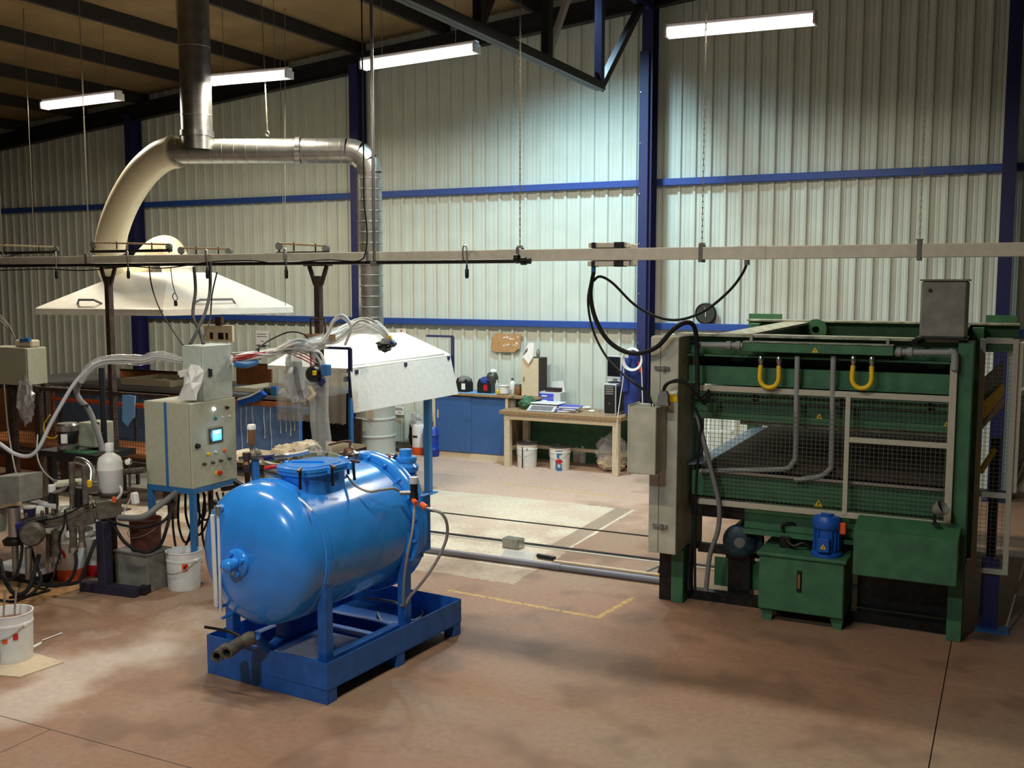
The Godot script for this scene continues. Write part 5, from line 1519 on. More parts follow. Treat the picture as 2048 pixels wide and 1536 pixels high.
	# ladder at the wall behind the press
	t = thing("step_ladder", "white step ladder leaning by the wall behind the press", "ladder")
	for k in [[1418, 1410], [1464, 1470]]:
		part(t, "rail", beam(S(), gz(k[0], 830, -14.7), Vector3(gz(k[1], 950, -14.4).x, 0.0, -14.4), 0.03, 0.05), "white")
	for y in [862, 900]:
		part(t, "rung", beam(S(), gz(1415, y, -14.6), gz(1466, y, -14.6), 0.06, 0.025), "white")
	base_at(t, Vector3(gz(1440, 950, -14.4).x, 0, -14.4))

# ---------------------------------------------------------------- blue pressure tank on its tray
func tank() -> void:
	var t: Node3D
	var th := deg_to_rad(-4.4)
	var xf := Transform3D(Basis(Vector3.UP, th), gy(655, 1411))          # near right corner of the tray
	var L := func(x: float, y: float, z: float) -> Vector3: return xf * Vector3(x, y, z)
	var W := 1.175
	var D := 1.70
	var bs := xf.basis
	t = thing("drip_tray", "blue steel drip tray with forklift feet under the blue tank", "tray")
	var bc := func(x0: float, x1: float, y0: float, y1: float, z0: float, z1: float, bev := 0.003) -> SurfaceTool:
		return box(S(), L.call((x0 + x1) / 2, (y0 + y1) / 2, (z0 + z1) / 2), Vector3(absf(x1 - x0), absf(y1 - y0), absf(z1 - z0)), bs, bev)
	part(t, "tray_floor", bc.call(-W, 0, 0.10, 0.108, -D, 0, 0.0), "tray_blue")
	part(t, "tray_side", bc.call(-W, 0, 0.0, 0.30, -0.006, 0.0, 0.002), "tray_blue")
	part(t, "tray_side", bc.call(-W, 0, 0.10, 0.30, -D, -D + 0.006, 0.002), "tray_blue")
	part(t, "tray_side", bc.call(-0.006, 0, 0.10, 0.30, -D, -0.006, 0.002), "tray_blue")
	part(t, "tray_side", bc.call(-W, -W + 0.006, 0.10, 0.30, -D, -0.006, 0.002), "tray_blue")
	for z in [-0.06, -0.86, -1.645]:
		for x in [-0.055, -W / 2, -W + 0.055]:
			part(t, "foot", bc.call(x - 0.052, x + 0.052, 0.0, 0.10, z - 0.05, z + 0.05, 0.003), "tray_blue")
	base_at(t, gy(655, 1411))

	# tank axis
	var ax := Transform3D(Basis(Vector3.UP, deg_to_rad(-4.7)), Vector3(-4.694, 0, -6.386))
	var A := func(x: float, y: float, z: float) -> Vector3: return ax * Vector3(x, y, z)
	var fwd := ax.basis.z                                                # towards the gallery
	var R := 0.515
	var H := 1.01
	t = thing("pressure_tank", "glossy blue horizontal pressure tank with manhole and domed end", "tank")
	var prof := []
	for k in 25:
		var a := PI / 2 * k / 24
		prof.append_array([R * pow(cos(a), 0.72) if k < 24 else 0.0, 0.715 + 0.236 * pow(sin(a), 0.82)])
	var flat := [R, -0.372]
	flat.append_array(prof)
	part(t, "shell", turned(flat, A.call(0, H, 0), fwd, 64), "tank_blue")
	part(t, "weld_band", turned([R, -0.03, R + 0.008, -0.026, R + 0.008, 0.026, R, 0.03], A.call(0, H, 0.62), fwd, 64), "tank_blue")
	# bolted rear flange and cover
	part(t, "rear_flange", turned([R, -0.005, R + 0.045, -0.005, R + 0.05, -0.012, R + 0.05, -0.075, R + 0.045, -0.08, R - 0.02, -0.08], A.call(0, H, -0.372), fwd, 64), "tank_blue")
	var cover := part(t, "rear_cover", turned([R + 0.045, -0.082, R + 0.05, -0.09, R + 0.05, -0.13, R + 0.04, -0.135, R - 0.04, -0.14, R * 0.8, -0.22, R * 0.5, -0.28, 0, -0.30], A.call(0, H, -0.372), fwd, 64), "tank_blue")
	for k in 20:
		var a := TAU * (k + 0.5) / 20
		part(t, "flange_bolt", turned([0, 0, 0.016, 0, 0.016, 0.02, 0.008, 0.022, 0.008, 0.03, 0, 0.03], A.call(cos(a) * (R + 0.028), H + sin(a) * (R + 0.028), -0.372), fwd, 6), "tank_blue")
	# gauge hub on the dome
	var hub := part(t, "gauge_hub", turned([0.10, -0.03, 0.10, 0.015, 0.085, 0.03, 0.045, 0.035, 0.045, 0.075, 0.05, 0.08, 0.05, 0.12, 0.03, 0.14, 0, 0.145], A.call(-0.02, H - 0.02, 0.952), fwd, 24), "tank_blue")
	for k in 4:
		var a := TAU * k / 4 + 0.4
		part(hub, "nut", turned([0, 0, 0.02, 0, 0.02, 0.03, 0, 0.03], A.call(-0.02 + cos(a) * 0.075, H - 0.02 + sin(a) * 0.075, 0.975), fwd, 6), "tank_blue")
	# legs and skid
	for sx in [-1.0, 1.0]:
		for z in [0.60, -0.33]:
			part(t, "leg", box(S(), A.call(sx * 0.455, 0.11 + 0.43, z), Vector3(0.075, 0.86, 0.085), ax.basis, 0.005), "tray_blue")
			part(t, "saddle_strap", lathe(S(), V([R + 0.002, -0.03, R + 0.014, -0.03, R + 0.014, 0.03, R + 0.002, 0.03]), Transform3D(Basis(ax.basis.x * sx, fwd, Vector3.DOWN), A.call(0, H, z)), 18, 1.0), "tank_blue")
		part(t, "skid_rail", box(S(), A.call(sx * 0.40, 0.19, 0.13), Vector3(0.07, 0.14, 1.05), ax.basis, 0.004), "tray_blue")
	for z in [0.60, -0.33]:
		part(t, "skid_tie", box(S(), A.call(0, 0.19, z), Vector3(0.80, 0.09, 0.06), ax.basis, 0.004), "tray_blue")
	part(t, "sump_pipe", rod(A.call(0, 0.52, 0.55), A.call(0, 0.36, 0.55), 0.05, 16), "tray_blue")
	# manhole
	var mh := gy(628, 931, 1.60)
	var mz := (ax.affine_inverse() * mh).z
	var mx := (ax.affine_inverse() * mh).x
	var oval := func(rx: float, rz: float, y: float) -> Array:
		var out := []
		for k in 32:
			var a := TAU * k / 32
			var cx := signf(cos(a)) * pow(absf(cos(a)), 0.62)
			var cz := signf(sin(a)) * pow(absf(sin(a)), 0.62)
			out.append(A.call(mx + cx * rx, y, mz + cz * rz))
		return out
	var neck := S()
	var band := func(st: SurfaceTool, lo: Array, hi: Array) -> void:
		var mid: Vector3 = A.call(mx, 1.5, mz)
		for k in lo.size():
			var j := (k + 1) % lo.size()
			var n: Vector3 = lo[k] + lo[j] - mid * 2
			n.y = 0
			if (hi[k] - lo[k]).length() > 0 and absf(hi[k].y - lo[k].y) < 0.004: n = Vector3.UP
			face(st, [lo[k], lo[j], hi[j], hi[k]], n)
	band.call(neck, oval.call(0.165, 0.23, 1.40), oval.call(0.165, 0.23, 1.565))
	band.call(neck, oval.call(0.165, 0.23, 1.565), oval.call(0.20, 0.265, 1.566))
	band.call(neck, oval.call(0.20, 0.265, 1.566), oval.call(0.20, 0.265, 1.59))
	part(t, "manhole_neck", neck, "tank_blue")
	var lid := S()
	band.call(lid, oval.call(0.205, 0.27, 1.592), oval.call(0.205, 0.27, 1.618))
	face(lid, oval.call(0.205, 0.27, 1.618), Vector3.UP)
	band.call(lid, oval.call(0.15, 0.21, 1.618), oval.call(0.15, 0.21, 1.624))
	face(lid, oval.call(0.15, 0.21, 1.624), Vector3.UP)
	var ml := part(t, "manhole_lid", lid, "tank_blue", "rounded rectangular manhole lid")
	part(ml, "lid_bar", box(S(), A.call(mx - 0.04, 1.632, mz + 0.02), Vector3(0.24, 0.016, 0.03), Basis(Vector3.UP, th + 0.5), 0.003), "tank_blue")
	part(ml, "red_handle", hose([A.call(mx - 0.18, 1.605, mz + 0.20), A.call(mx - 0.22, 1.60, mz + 0.21), A.call(mx - 0.27, 1.585, mz + 0.22)], 0.016, 8), "red")
	for k in [[0.13, 0.28], [0.225, 0.08], [0.225, -0.14], [-0.21, 0.06], [0.05, -0.29]]:
		var p: Vector3 = A.call(mx + k[0], 1.58, mz + k[1])
		var out: Vector3 = (p - A.call(mx, 1.58, mz)).normalized()
		var cl := part(t, "clamp", box(S(), p + Vector3(0, 0.02, 0), Vector3(0.04, 0.06, 0.04), Basis(Vector3.UP, th), 0.008), "tank_blue")
		part(cl, "eye_bolt", rod(p + out * 0.02 + Vector3(0, 0.05, 0), p + out * 0.03 - Vector3(0, 0.09, 0), 0.011, 8), "oily", "dark swing bolt")
		part(cl, "wing_nut", beam(S(), p + out * 0.0 + Vector3(0, 0.055, 0), p + out * 0.07 + Vector3(0, 0.045, 0), 0.02, 0.016), "bronze")
	# top fittings
	var stub := gz(512, 970, -6.05)
	var sp := part(t, "inlet_stub", rod(Vector3(stub.x, stub.y - 0.05, stub.z), gz(510, 922, -6.05), 0.03, 14), "frame_blue", "blue inlet pipe stub")
	part(sp, "flange", turned([0, 0, 0.05, 0, 0.05, 0.02, 0, 0.02], Vector3(stub.x, stub.y - 0.05, stub.z), Vector3.UP, 16), "frame_blue")
	part(t, "cross_fitting", rod(gz(480, 917, -6.05), gz(560, 912, -6.05), 0.02, 10), "steel")
	part(t, "fitting_body", bumpy(gz(511, 910, -6.05), Vector3(0.045, 0.05, 0.045), 3, 0.3, 8), "grease")
	var fl := gz(504, 890, -6.05)
	part(t, "air_filter", turned([0.026, 0, 0.03, 0.01, 0.03, 0.12, 0.026, 0.12], fl, Vector3.UP, 16), "filter_brown", "brown air filter bowl")
	part(t, "filter_cap", turned([0.032, 0.12, 0.032, 0.15, 0.026, 0.158, 0, 0.158], fl, Vector3.UP, 16), "white")
	part(t, "filter_neck", turned([0.014, -0.09, 0.02, -0.07, 0.014, -0.05, 0.02, -0.03, 0.014, -0.01, 0.014, 0.0], fl, Vector3.UP, 12), "steel")
	var vv := gz(493, 915, -6.0)
	part(t, "bronze_valve", turned([0.02, -0.11, 0.03, -0.08, 0.035, -0.05, 0.02, -0.03, 0.03, 0, 0.03, 0.04, 0, 0.04], vv, Vector3.UP, 12), "bronze")
	part(t, "tee_handle", hose(pz([[548, 915, -6.0], [570, 911, -6.0], [595, 908, -6.05], [618, 902, -6.1]]), 0.016, 8), "steel")
	part(t, "blue_grip", rod(gz(530, 916, -6.0), gz(548, 914, -6.0), 0.022, 10), "navy")
	var bv := gz(700, 912, -6.75)
	var br := part(t, "relief_valve", turned([0.05, -0.10, 0.06, -0.06, 0.06, 0.02, 0.045, 0.06, 0.02, 0.08, 0, 0.08], bv, Vector3.UP, 18), "bronze", "bronze relief valve")
	part(br, "ball", turned([0, -0.06, 0.05, -0.04, 0.062, 0, 0.05, 0.04, 0, 0.06], bv + Vector3(0.07, 0.0, 0.05), Vector3.UP, 18), "steel")
	part(br, "neck", rod(bv + Vector3(0, -0.05, 0), bv + Vector3(0, -0.25, 0), 0.045, 14), "tank_blue")
	part(br, "lever", hose([bv + Vector3(0, 0.08, 0), bv + Vector3(0.0, 0.12, 0), bv + Vector3(-0.06, 0.115, 0.02), bv + Vector3(-0.17, 0.085, 0.05)], 0.009, 8), "bronze")
	# gearbox standing on the rear cover
	var gb := gz(812, 980, -6.98)
	var go := part(t, "gearbox", turned([0.13, -0.10, 0.13, -0.02, 0.125, 0.02, 0.095, 0.12, 0.085, 0.15, 0.105, 0.16, 0.11, 0.20, 0.085, 0.225, 0.095, 0.25, 0.088, 0.275, 0.052, 0.28, 0.052, 0.335, 0, 0.34], gb, Vector3.UP, 16), "tank_blue", "blue gearbox standing on the rear cover")
	part(go, "foot", box(S(), gb + Vector3(0, -0.12, 0.02), Vector3(0.2, 0.14, 0.2), ax.basis, 0.01), "tank_blue")
	part(t, "hinge_plate", box(S(), gz(850, 1045, -6.86), Vector3(0.04, 0.45, 0.10), ax.basis, 0.004), "tray_blue")
	part(t, "hinge_plate", box(S(), gz(838, 1065, -6.80), Vector3(0.035, 0.40, 0.08), ax.basis, 0.004), "tray_blue")
	# rear manifold
	part(t, "manifold_pipe", rod(gz(742, 922, -6.9), gz(792, 914, -6.95), 0.028, 12), "bronze")
	for px in [748, 768, 787]:
		part(t, "union", turned([0.03, -0.02, 0.045, -0.02, 0.045, 0.02, 0.03, 0.02], gz(px, 918, -6.92), Vector3.RIGHT, 10), "steel")
	part(t, "red_lever", rod(gz(779, 930, -6.85), gz(779, 911, -6.85), 0.010, 8), "red")
	# regulator and hose connection on the right shoulder
	var rg := gz(828, 985, -6.60)
	part(t, "regulator", turned([0.02, -0.07, 0.035, -0.06, 0.035, -0.01, 0.03, 0.0, 0.03, 0.07, 0.0, 0.07], rg, Vector3.UP, 14), "oily")
	part(t, "regulator_cap", turned([0.034, 0.07, 0.036, 0.08, 0.036, 0.12, 0, 0.124], rg, Vector3.UP, 14), "grey_light")
	part(t, "air_nipple", rod(gz(800, 986, -6.55), rg, 0.018, 10), "steel")
	part(t, "red_valve", rod(gz(827, 1000, -6.58), gz(832, 1007, -6.55), 0.02, 8), "orange")
	part(t, "red_valve", rod(gz(843, 1009, -6.6), gz(853, 1016, -6.58), 0.024, 8), "orange")
	part(t, "outlet", rod(gz(848, 1015, -6.58), gz(866, 1021, -6.56), 0.014, 8), "steel")
	part(t, "air_line", hose(pz([[693, 950, -6.25], [712, 972, -6.2], [738, 983, -6.2], [760, 980, -6.28], [785, 977, -6.4], [797, 981, -6.5]]), 0.010, 8), "wire_grey")
	part(t, "air_line", hose(pz([[568, 958, -5.9], [545, 968, -5.85], [522, 972, -5.85], [506, 978, -5.85]]), 0.008, 8), "wire_white")
	part(t, "air_line", hose(pz([[568, 958, -5.9], [590, 990, -5.72], [608, 1005, -5.68], [624, 1022, -5.62]]), 0.008, 8), "wire_white")
	part(t, "shut_off", rod(gz(532, 943, -5.95), gz(572, 952, -5.9), 0.022, 10), "steel")
	part(t, "shut_off_stem", rod(gz(572, 952, -5.9), gz(572, 985, -5.9), 0.014, 8), "tank_blue")
	part(t, "drain_line", hose(pz([[829, 1010, -6.58], [825, 1060, -6.5], [815, 1110, -6.48], [808, 1160, -6.5], [806, 1210, -6.55]]), 0.010, 8), "wire_grey")
	# handle valves on the left shoulder
	for k in [[445, 978, 478, 972], [470, 963, 492, 975], [428, 1003, 440, 1010]]:
		part(t, "hand_valve", rod(gz(k[0], k[1], -5.75), gz(k[2], k[3], -5.75), 0.020, 8), "oily")
	part(t, "bracket_arm", beam(S(), gz(440, 1018, -5.50), gz(490, 985, -5.72), 0.06, 0.03), "tank_blue")
	part(t, "valve_stem", rod(gz(485, 985, -5.6), gz(487, 1005, -5.58), 0.010, 8), "bronze")
	# level gauge tubes
	for k in [[425, 1030, 433, 1212, 0.017], [436, 1026, 442, 1222, 0.011]]:
		part(t, "level_tube", tube(S(), [gz(k[0], k[1], -5.46), gz(k[2], k[3], -5.46)], k[4], 10), "wire_white", "white level gauge tube")
	part(t, "gauge_top", rod(gz(437, 1012, -5.46), gz(437, 1030, -5.46), 0.020, 10), "steel")
	for k in [[437, 1214, 458, 1208], [444, 1237, 466, 1225]]:
		part(t, "gauge_nipple", rod(gz(k[0], k[1], -5.46), gz(k[2], k[3], -5.55), 0.012, 8), "tank_blue")
	# outlet valve at the front foot
	var o0 := gz(512, 1272, -5.50)
	var o1 := gz(482, 1284, -5.45)
	var o2 := gz(453, 1306, -5.26)
	part(t, "outlet_elbow", hose([A.call(0, 0.36, 0.55), A.call(0, 0.30, 0.70), o0], 0.035, 12), "tray_blue")
	part(t, "ball_valve", tube(S(), [o0, o0.lerp(o1, 0.3), o0.lerp(o1, 0.6), o1], [0.035, 0.05, 0.05, 0.038], 14), "grease")
	part(t, "outlet_pipe", turned([0.028, 0.0, 0.045, 0.0, 0.045, o1.distance_to(o2), 0.028, o1.distance_to(o2), 0.028, 0.04, 0, 0.04], o1, o2 - o1, 16), "grease", "open dull metal outlet pipe")
	part(t, "second_outlet", turned([0.024, 0.0, 0.043, 0.0, 0.043, 0.17, 0.026, 0.17, 0.024, 0.02, 0, 0.02], gz(452, 1298, -5.42), gz(433, 1313, -5.26) - gz(452, 1298, -5.42), 16), "grease", "second open dull metal outlet pipe")
	part(t, "valve_lever", hose(pz([[484, 1275, -5.45], [462, 1264, -5.44], [436, 1258, -5.43], [410, 1254, -5.42]]), 0.012, 8), "oily")
	base_at(t, Vector3(-4.694, 0.108, -6.386))

	t = thing("air_hose", "grey air hose looping from the tank valve down into the tray", "hose")
	part(t, "hose", hose(pz([[864, 1020, -6.56], [882, 1026, -6.58], [893, 1044, -6.62], [894, 1072, -6.66], [882, 1105, -6.66], [862, 1140, -6.64], [838, 1172, -6.62], [820, 1193, -6.6], [812, 1206, -6.58]]), 0.012, 10), "wire_grey")
	part(t, "tray_coil", hose(pz([[812, 1206, -6.58], [806, 1212, -6.6], [790, 1205, -6.75], [760, 1200, -6.8], [730, 1197, -6.8]]), 0.012, 8), "wire_grey")
	part(t, "tray_coil", hose([gy(806, 1215, 0.13), gy(845, 1222, 0.13), gy(830, 1240, 0.13), gy(770, 1245, 0.13), gy(755, 1225, 0.13)], 0.010, 8), "wire_grey")
	base_at(t, gy(806, 1215, 0.13))

# ---------------------------------------------------------------- control cabinet and the dosing station at the left
func things_d() -> void:
	tank()
	control_cabinet()
	far_left()
	dosing()
	tubes()

func control_cabinet() -> void:
	var t := thing("control_cabinet", "grey control cabinet with touch screen on a blue leg frame", "cabinet")
	var x0 := -7.645; var x1 := -7.045; var z0 := -8.02; var z1 := -7.385; var yb := 0.945; var yt := 1.775
	part(t, "body", bx(x0, x1 - 0.03, yb, yt, z0, z1, 0.005), "cab_grey")
	var d := part(t, "door", bx(x1 - 0.024, x1, yb, yt, z0, z1, 0.006), "cab_grey")
	for z in [z0 + 0.03, z1 - 0.03]:
		for x in [x0 + 0.03, x1 - 0.03]:
			part(t, "leg", bx(x - 0.027, x + 0.027, 0, yb - 0.055, z - 0.027, z + 0.027, 0.003), "frame_blue")
			part(t, "foot_plate", bx(x - 0.05, x + 0.05, 0, 0.008, z - 0.05, z + 0.05), "frame_blue")
	for z in [z0 + 0.03, z1 - 0.03]: part(t, "frame_rail", bx(x0, x1, yb - 0.055, yb, z - 0.028, z + 0.028, 0.003), "frame_blue")
	for x in [x0 + 0.03, x1 - 0.03]: part(t, "frame_rail", bx(x - 0.028, x + 0.028, yb - 0.055, yb, z0 + 0.058, z1 - 0.058, 0.003), "frame_blue")
	var sx := gz(333, 890, z1).x
	part(t, "blue_strip", bx(sx - 0.016, sx + 0.016, yb, yt, z1, z1 + 0.004), "frame_blue", "vertical blue stripe")
	var at := func(px: float, py: float) -> Vector3: return gx(px, py, x1)
	var X := Vector3.RIGHT
	var knob := func(n: String, px: float, py: float, r: float, h: float, m: String) -> void:
		part(d, n, turned([0, 0, r, 0, r, h * 0.3, r * 0.8, h * 0.4, r * 0.75, h, 0, h], at.call(px, py), X, 14), m)
	knob.call("signal_lamp", 427, 818, 0.018, 0.02, "lamp_white")
	knob.call("start_button", 430, 837, 0.017, 0.02, "green_btn")
	knob.call("selector_switch", 452, 815, 0.017, 0.035, "black")
	knob.call("push_button", 445, 834, 0.013, 0.018, "grey_light")
	knob.call("push_button", 459, 832, 0.013, 0.018, "beige")
	knob.call("push_button", 416, 908, 0.018, 0.02, "yellow")
	knob.call("push_button", 431, 904, 0.018, 0.02, "grey_light")
	knob.call("push_button", 448, 901, 0.018, 0.02, "orange")
	for p in [[407, 928], [424, 925], [440, 921], [457, 917]]: knob.call("selector_switch", p[0], p[1], 0.016, 0.035, "dark_glass")
	knob.call("emergency_base", 434, 946, 0.03, 0.01, "yellow")
	knob.call("emergency_button", 437, 945, 0.024, 0.04, "red")
	knob.call("door_lock", 394, 892, 0.028, 0.03, "black")
	var a: Vector3 = at.call(417, 858)
	var b: Vector3 = at.call(444, 882)
	var sc := part(d, "touch_screen", bx(x1, x1 + 0.02, b.y, a.y, b.z, a.z, 0.004), "dark_glass", "touch screen with blue picture")
	part(sc, "display", bx(x1 + 0.02, x1 + 0.022, lerpf(b.y, a.y, 0.14), lerpf(b.y, a.y, 0.88), lerpf(b.z, a.z, 0.14), lerpf(b.z, a.z, 0.84)), "screen_on")
	part(sc, "display_header", bx(x1 + 0.022, x1 + 0.023, lerpf(b.y, a.y, 0.62), lerpf(b.y, a.y, 0.82), lerpf(b.z, a.z, 0.25), lerpf(b.z, a.z, 0.74)), "screen_top")
	base_at(t, Vector3((x0 + x1) / 2, 0, (z0 + z1) / 2))
	var dl := OmniLight3D.new()
	dl.name = "screen_light"
	dl.light_color = Color(0.6, 0.8, 1.0)
	dl.light_energy = 0.02
	dl.omni_range = 12.0
	dl.light_size = 0.05
	dl.shadow_enabled = true
	t.add_child(dl)
	dl.position = Vector3(x1 + 0.05, (a.y + b.y) / 2, (a.z + b.z) / 2) - t.position

	t = thing("terminal_cabinet", "smaller pale grey cabinet standing on top of the control cabinet", "cabinet")
	var zf := gx(407, 760, -7.06).z
	var xf := gz(366, 750, zf).x
	var top := gx(407, 692, -7.06).y
	part(t, "body", bx(xf, -7.09, yt, top, -8.0, zf, 0.005), "cab_pale")
	d = part(t, "door", bx(-7.085, -7.06, yt, top, -8.0, zf, 0.005), "cab_pale")
	var lk := gx(419, 745, -7.06)
	part(d, "handle", box(S(), lk + Vector3(0.01, 0, 0), Vector3(0.025, 0.09, 0.045), Basis(), 0.008), "black")
	base_at(t, Vector3((xf - 7.06) / 2, yt, (zf - 8.0) / 2))
	t = thing("white_cloth", "crumpled white cloth bag leaning against the small cabinet", "cloth")
	var q := pz([[354, 800, -7.42], [367, 770, -7.44], [371, 742, -7.46], [382, 728, -7.48], [398, 731, -7.48], [408, 742, -7.47], [404, 765, -7.45], [394, 790, -7.42], [393, 801, -7.40]])
	var st := S()
	var mid := gz(382, 765, -7.40)
	var back := gz(382, 765, -7.52)
	for k in q.size():
		var j := (k + 1) % q.size()
		var m1: Vector3 = q[k].lerp(mid, 0.5) + Vector3(0, 0, 0.03 * (k % 2))
		var m2: Vector3 = q[j].lerp(mid, 0.5) + Vector3(0, 0, 0.03 * (j % 2))
		face(st, [q[k], q[j], m2], Vector3.BACK)
		face(st, [q[k], m2, m1], Vector3.BACK)
		face(st, [m1, m2, mid], Vector3.BACK)
		face(st, [q[k], q[j], back], Vector3.FORWARD)
	part(t, "bag", st, "white")
	part(t, "loose_corner", slab(pz([[355, 742, -7.5], [372, 738, -7.5], [371, 752, -7.5], [360, 755, -7.5]]), Vector3(0, 0, -0.01)), "white")
	base_at(t, q[0])
	# cables hanging from the trunking to the cabinets
	var ci := 0
	for k in [[[[388, 535, -9.2], [391, 580, -9.0], [386, 630, -8.6], [400, 665, -8.2], [407, 690, -7.8]], 0.018, "thick black cable dropping into the top of the small cabinet"], [[[420, 525, -9.2], [420, 580, -9.0], [412, 620, -8.6], [395, 660, -8.1], [380, 690, -7.8]], 0.018, "second thick black cable crossing down to the small cabinet"], [[[434, 545, -9.2], [424, 590, -9.0], [420, 640, -8.7], [407, 675, -8.3], [404, 692, -7.9]], 0.009, "thin black wire beside the crossing cables"], [[[298, 530, -9.2], [303, 570, -9.1], [318, 615, -8.8], [345, 660, -8.4], [366, 690, -7.8]], 0.008, "thin wire slanting from the trunking to the small cabinet"]]:
		t = thing("drop_cable", k[2], "cable", "cables dropping to the cabinets")
		part(t, "lead", hose(pz(k[0]), k[1], 8), "rubber")
		base_at(t, gz(k[0][-1][0], k[0][-1][1], k[0][-1][2]))
		ci += 1
	t = thing("hook_wire", "thin wire with a black hook hanging in front of the wide hood", "wire")
	part(t, "wire", hose(pz([[341, 535, -9.25], [345, 565, -9.25], [350, 585, -9.25]]), 0.005, 6), "rubber")
	part(t, "loop", hose(pz([[350, 585, -9.25], [345, 592, -9.25], [349, 601, -9.25], [355, 597, -9.25], [350, 585, -9.25]]), 0.005, 6), "rubber")
	part(t, "weight", rod(gz(351, 602, -9.25), gz(352, 612, -9.25), 0.02, 8), "black")
	base_at(t, gz(352, 612, -9.25))
	# floor things beside it
	var b1 := bucket("resin_bucket", "white plastic bucket with orange hazard label beside the blue cabinet leg", gy(343, 1184) + Vector3(0.0, 0, -0.17), 0.165, 0.37, "plastic_white", false)
	patch_on_bucket(b1, "hazard_label", 0.163, 0.75, 0.20, 0.27, 0.05, "orange")
	patch_on_bucket(b1, "hazard_mark", 0.165, 0.75, 0.215, 0.255, 0.025, "black", true)
	patch_on_bucket(b1, "hazard_mark", 0.164, 0.66, 0.235, 0.265, 0.03, "red")
	part(b1, "contents", turned([0, 0.30, 0.15, 0.30], Vector3.ZERO, Vector3.UP, 24), "grey_light")

func far_left() -> void:
	var t: Node3D
	# casting table with blue side, boards and trays
	t = thing("casting_table", "long casting table with dark top and blue sides under the wide hood", "table")
	var z := -11.9
	var xa := -15.6
	var xb := gz(598, 800, z).x
	part(t, "top", bx(xa, xb, 1.20, 1.26, -13.4, z, 0.006), "grey_mid")
	part(t, "blue_side", bx(xa, xb - 0.02, 0.18, 1.16, z - 0.03, z - 0.01), "blue_film", "blue plastic sheet side with white drips")
	part(t, "edge_board", bx(xa, xb - 0.1, 1.10, 1.18, z - 0.01, z + 0.01), "board")
	part(t, "under_frame", bx(xa + 0.1, xb - 0.1, 0.12, 1.2, -13.3, -13.24), "oily")
	for x in [xa + 0.1, -12.6, xb - 0.1]:
		for zz in [z - 0.1, -13.3]: part(t, "leg", bx(x - 0.04, x + 0.04, 0, 1.2, zz - 0.04, zz + 0.04), "frame_blue")
	var rr := RandomNumberGenerator.new()
	rr.seed = 12
	for k in 9:
		var px := [482, 493, 505, 528, 541, 560, 571, 580, 588][k] as float
		var p := gz(px, 812, z)
		var l := rr.randf_range(0.35, 0.85)
		part(t, "resin_drip", hose([p, p - Vector3(0.01, l * 0.4, 0), p - Vector3(-0.005, l * 0.7, 0), p - Vector3(0, l, 0)], [0.006, 0.005, 0.006, 0.004, 0.005, 0.006, 0.006, 0.005, 0.006, 0.005, 0.006, 0.004, 0.005, 0.006, 0.006, 0.005, 0.006, 0.007, 0.009], 6), "wire_white")
	base_at(t, Vector3(-12, 0, -12.6))
	for k in [[238, 352, 740, 772, "brown wooden board standing on the casting table behind the hose"], [470, 542, 728, 776, "brown wooden board standing behind the small grey cabinet"]]:
		t = thing("standing_board", k[4], "board", "boards on the casting table")
		var a := gz(k[0], k[2], -13.0)
		var b := gz(k[1], k[3], -13.0)
		part(t, "board", bx(a.x, b.x, 1.26, a.y, -13.05, -13.02, 0.003), "board")
		part(t, "edge_strip", bx(a.x, b.x, a.y - 0.0, a.y + 0.02, -13.06, -13.01), "rust_brown")
		base_at(t, Vector3((a.x + b.x) / 2, 1.26, -13.03))
	for k in [[252, 350, "flat beige mould tray on the casting table left of the cabinet", 0.10], [478, 560, "flat grey mould tray on the casting table beside the tubes", 0.06]]:
		t = thing("mould_tray", k[2], "tray", "mould trays on the casting table")
		var a := gz(k[0], 785, -12.2)
		var b := gz(k[1], 785, -12.2)
		part(t, "base", bx(a.x, b.x, 1.26, 1.27, -12.9, -12.1), "grey_mid")
		for e in [[a.x, b.x, -12.12, -12.1], [a.x, b.x, -12.9, -12.88]]: part(t, "side", bx(e[0], e[1], 1.27, 1.27 + k[3], e[2], e[3]), "beige")
		for e in [a.x, b.x - 0.02]: part(t, "side", bx(e, e + 0.02, 1.27, 1.27 + k[3], -12.88, -12.12), "beige")
		base_at(t, Vector3((a.x + b.x) / 2, 1.26, -12.5))
	t = thing("film_scrap", "pinkish white film scrap lying on the mould tray", "film")
	part(t, "scrap", bumpy(gz(325, 768, -12.5), Vector3(0.28, 0.07, 0.2), 41, 0.7, 10, 2.5), "paper")
	base_at(t, gz(325, 775, -12.5))
	t = thing("glove_box", "blue plastic tool with white stripe on the casting table edge", "tool")
	part(t, "body", slab(pz([[474, 800, -11.8], [500, 792, -11.8], [520, 782, -11.8], [528, 790, -11.8], [515, 802, -11.8], [476, 812, -11.8]]), Vector3(0, 0, -0.08)), "motor_blue")
	part(t, "stripe", slab(pz([[474, 797, -11.79], [498, 790, -11.79], [518, 781, -11.79], [518, 784, -11.79], [499, 794, -11.79], [475, 801, -11.79]]), Vector3(0, 0, -0.02)), "white")
	base_at(t, gz(495, 812, -11.8))
	t = thing("clamp_press", "blue clamp with white arm at the end of the casting table", "clamp")
	var cb := gz(552, 806, -11.97)
	part(t, "base", bx(cb.x - 0.06, cb.x + 0.06, 1.26, 1.40, -12.02, -11.92, 0.01), "frame_blue")
	part(t, "arm", beam(S(), gz(552, 790, -11.97), gz(575, 776, -12.0), 0.05, 0.03), "white")
	part(t, "bar", bx(gz(535, 820, -11.7).x, gz(600, 820, -11.7).x, gz(540, 828, -11.7).y, gz(540, 814, -11.7).y, -11.90, -11.86, 0.004), "frame_blue")
	part(t, "valve", bumpy(gz(535, 785, -12.0), Vector3(0.08, 0.07, 0.06), 13, 0.5, 8), "oily")
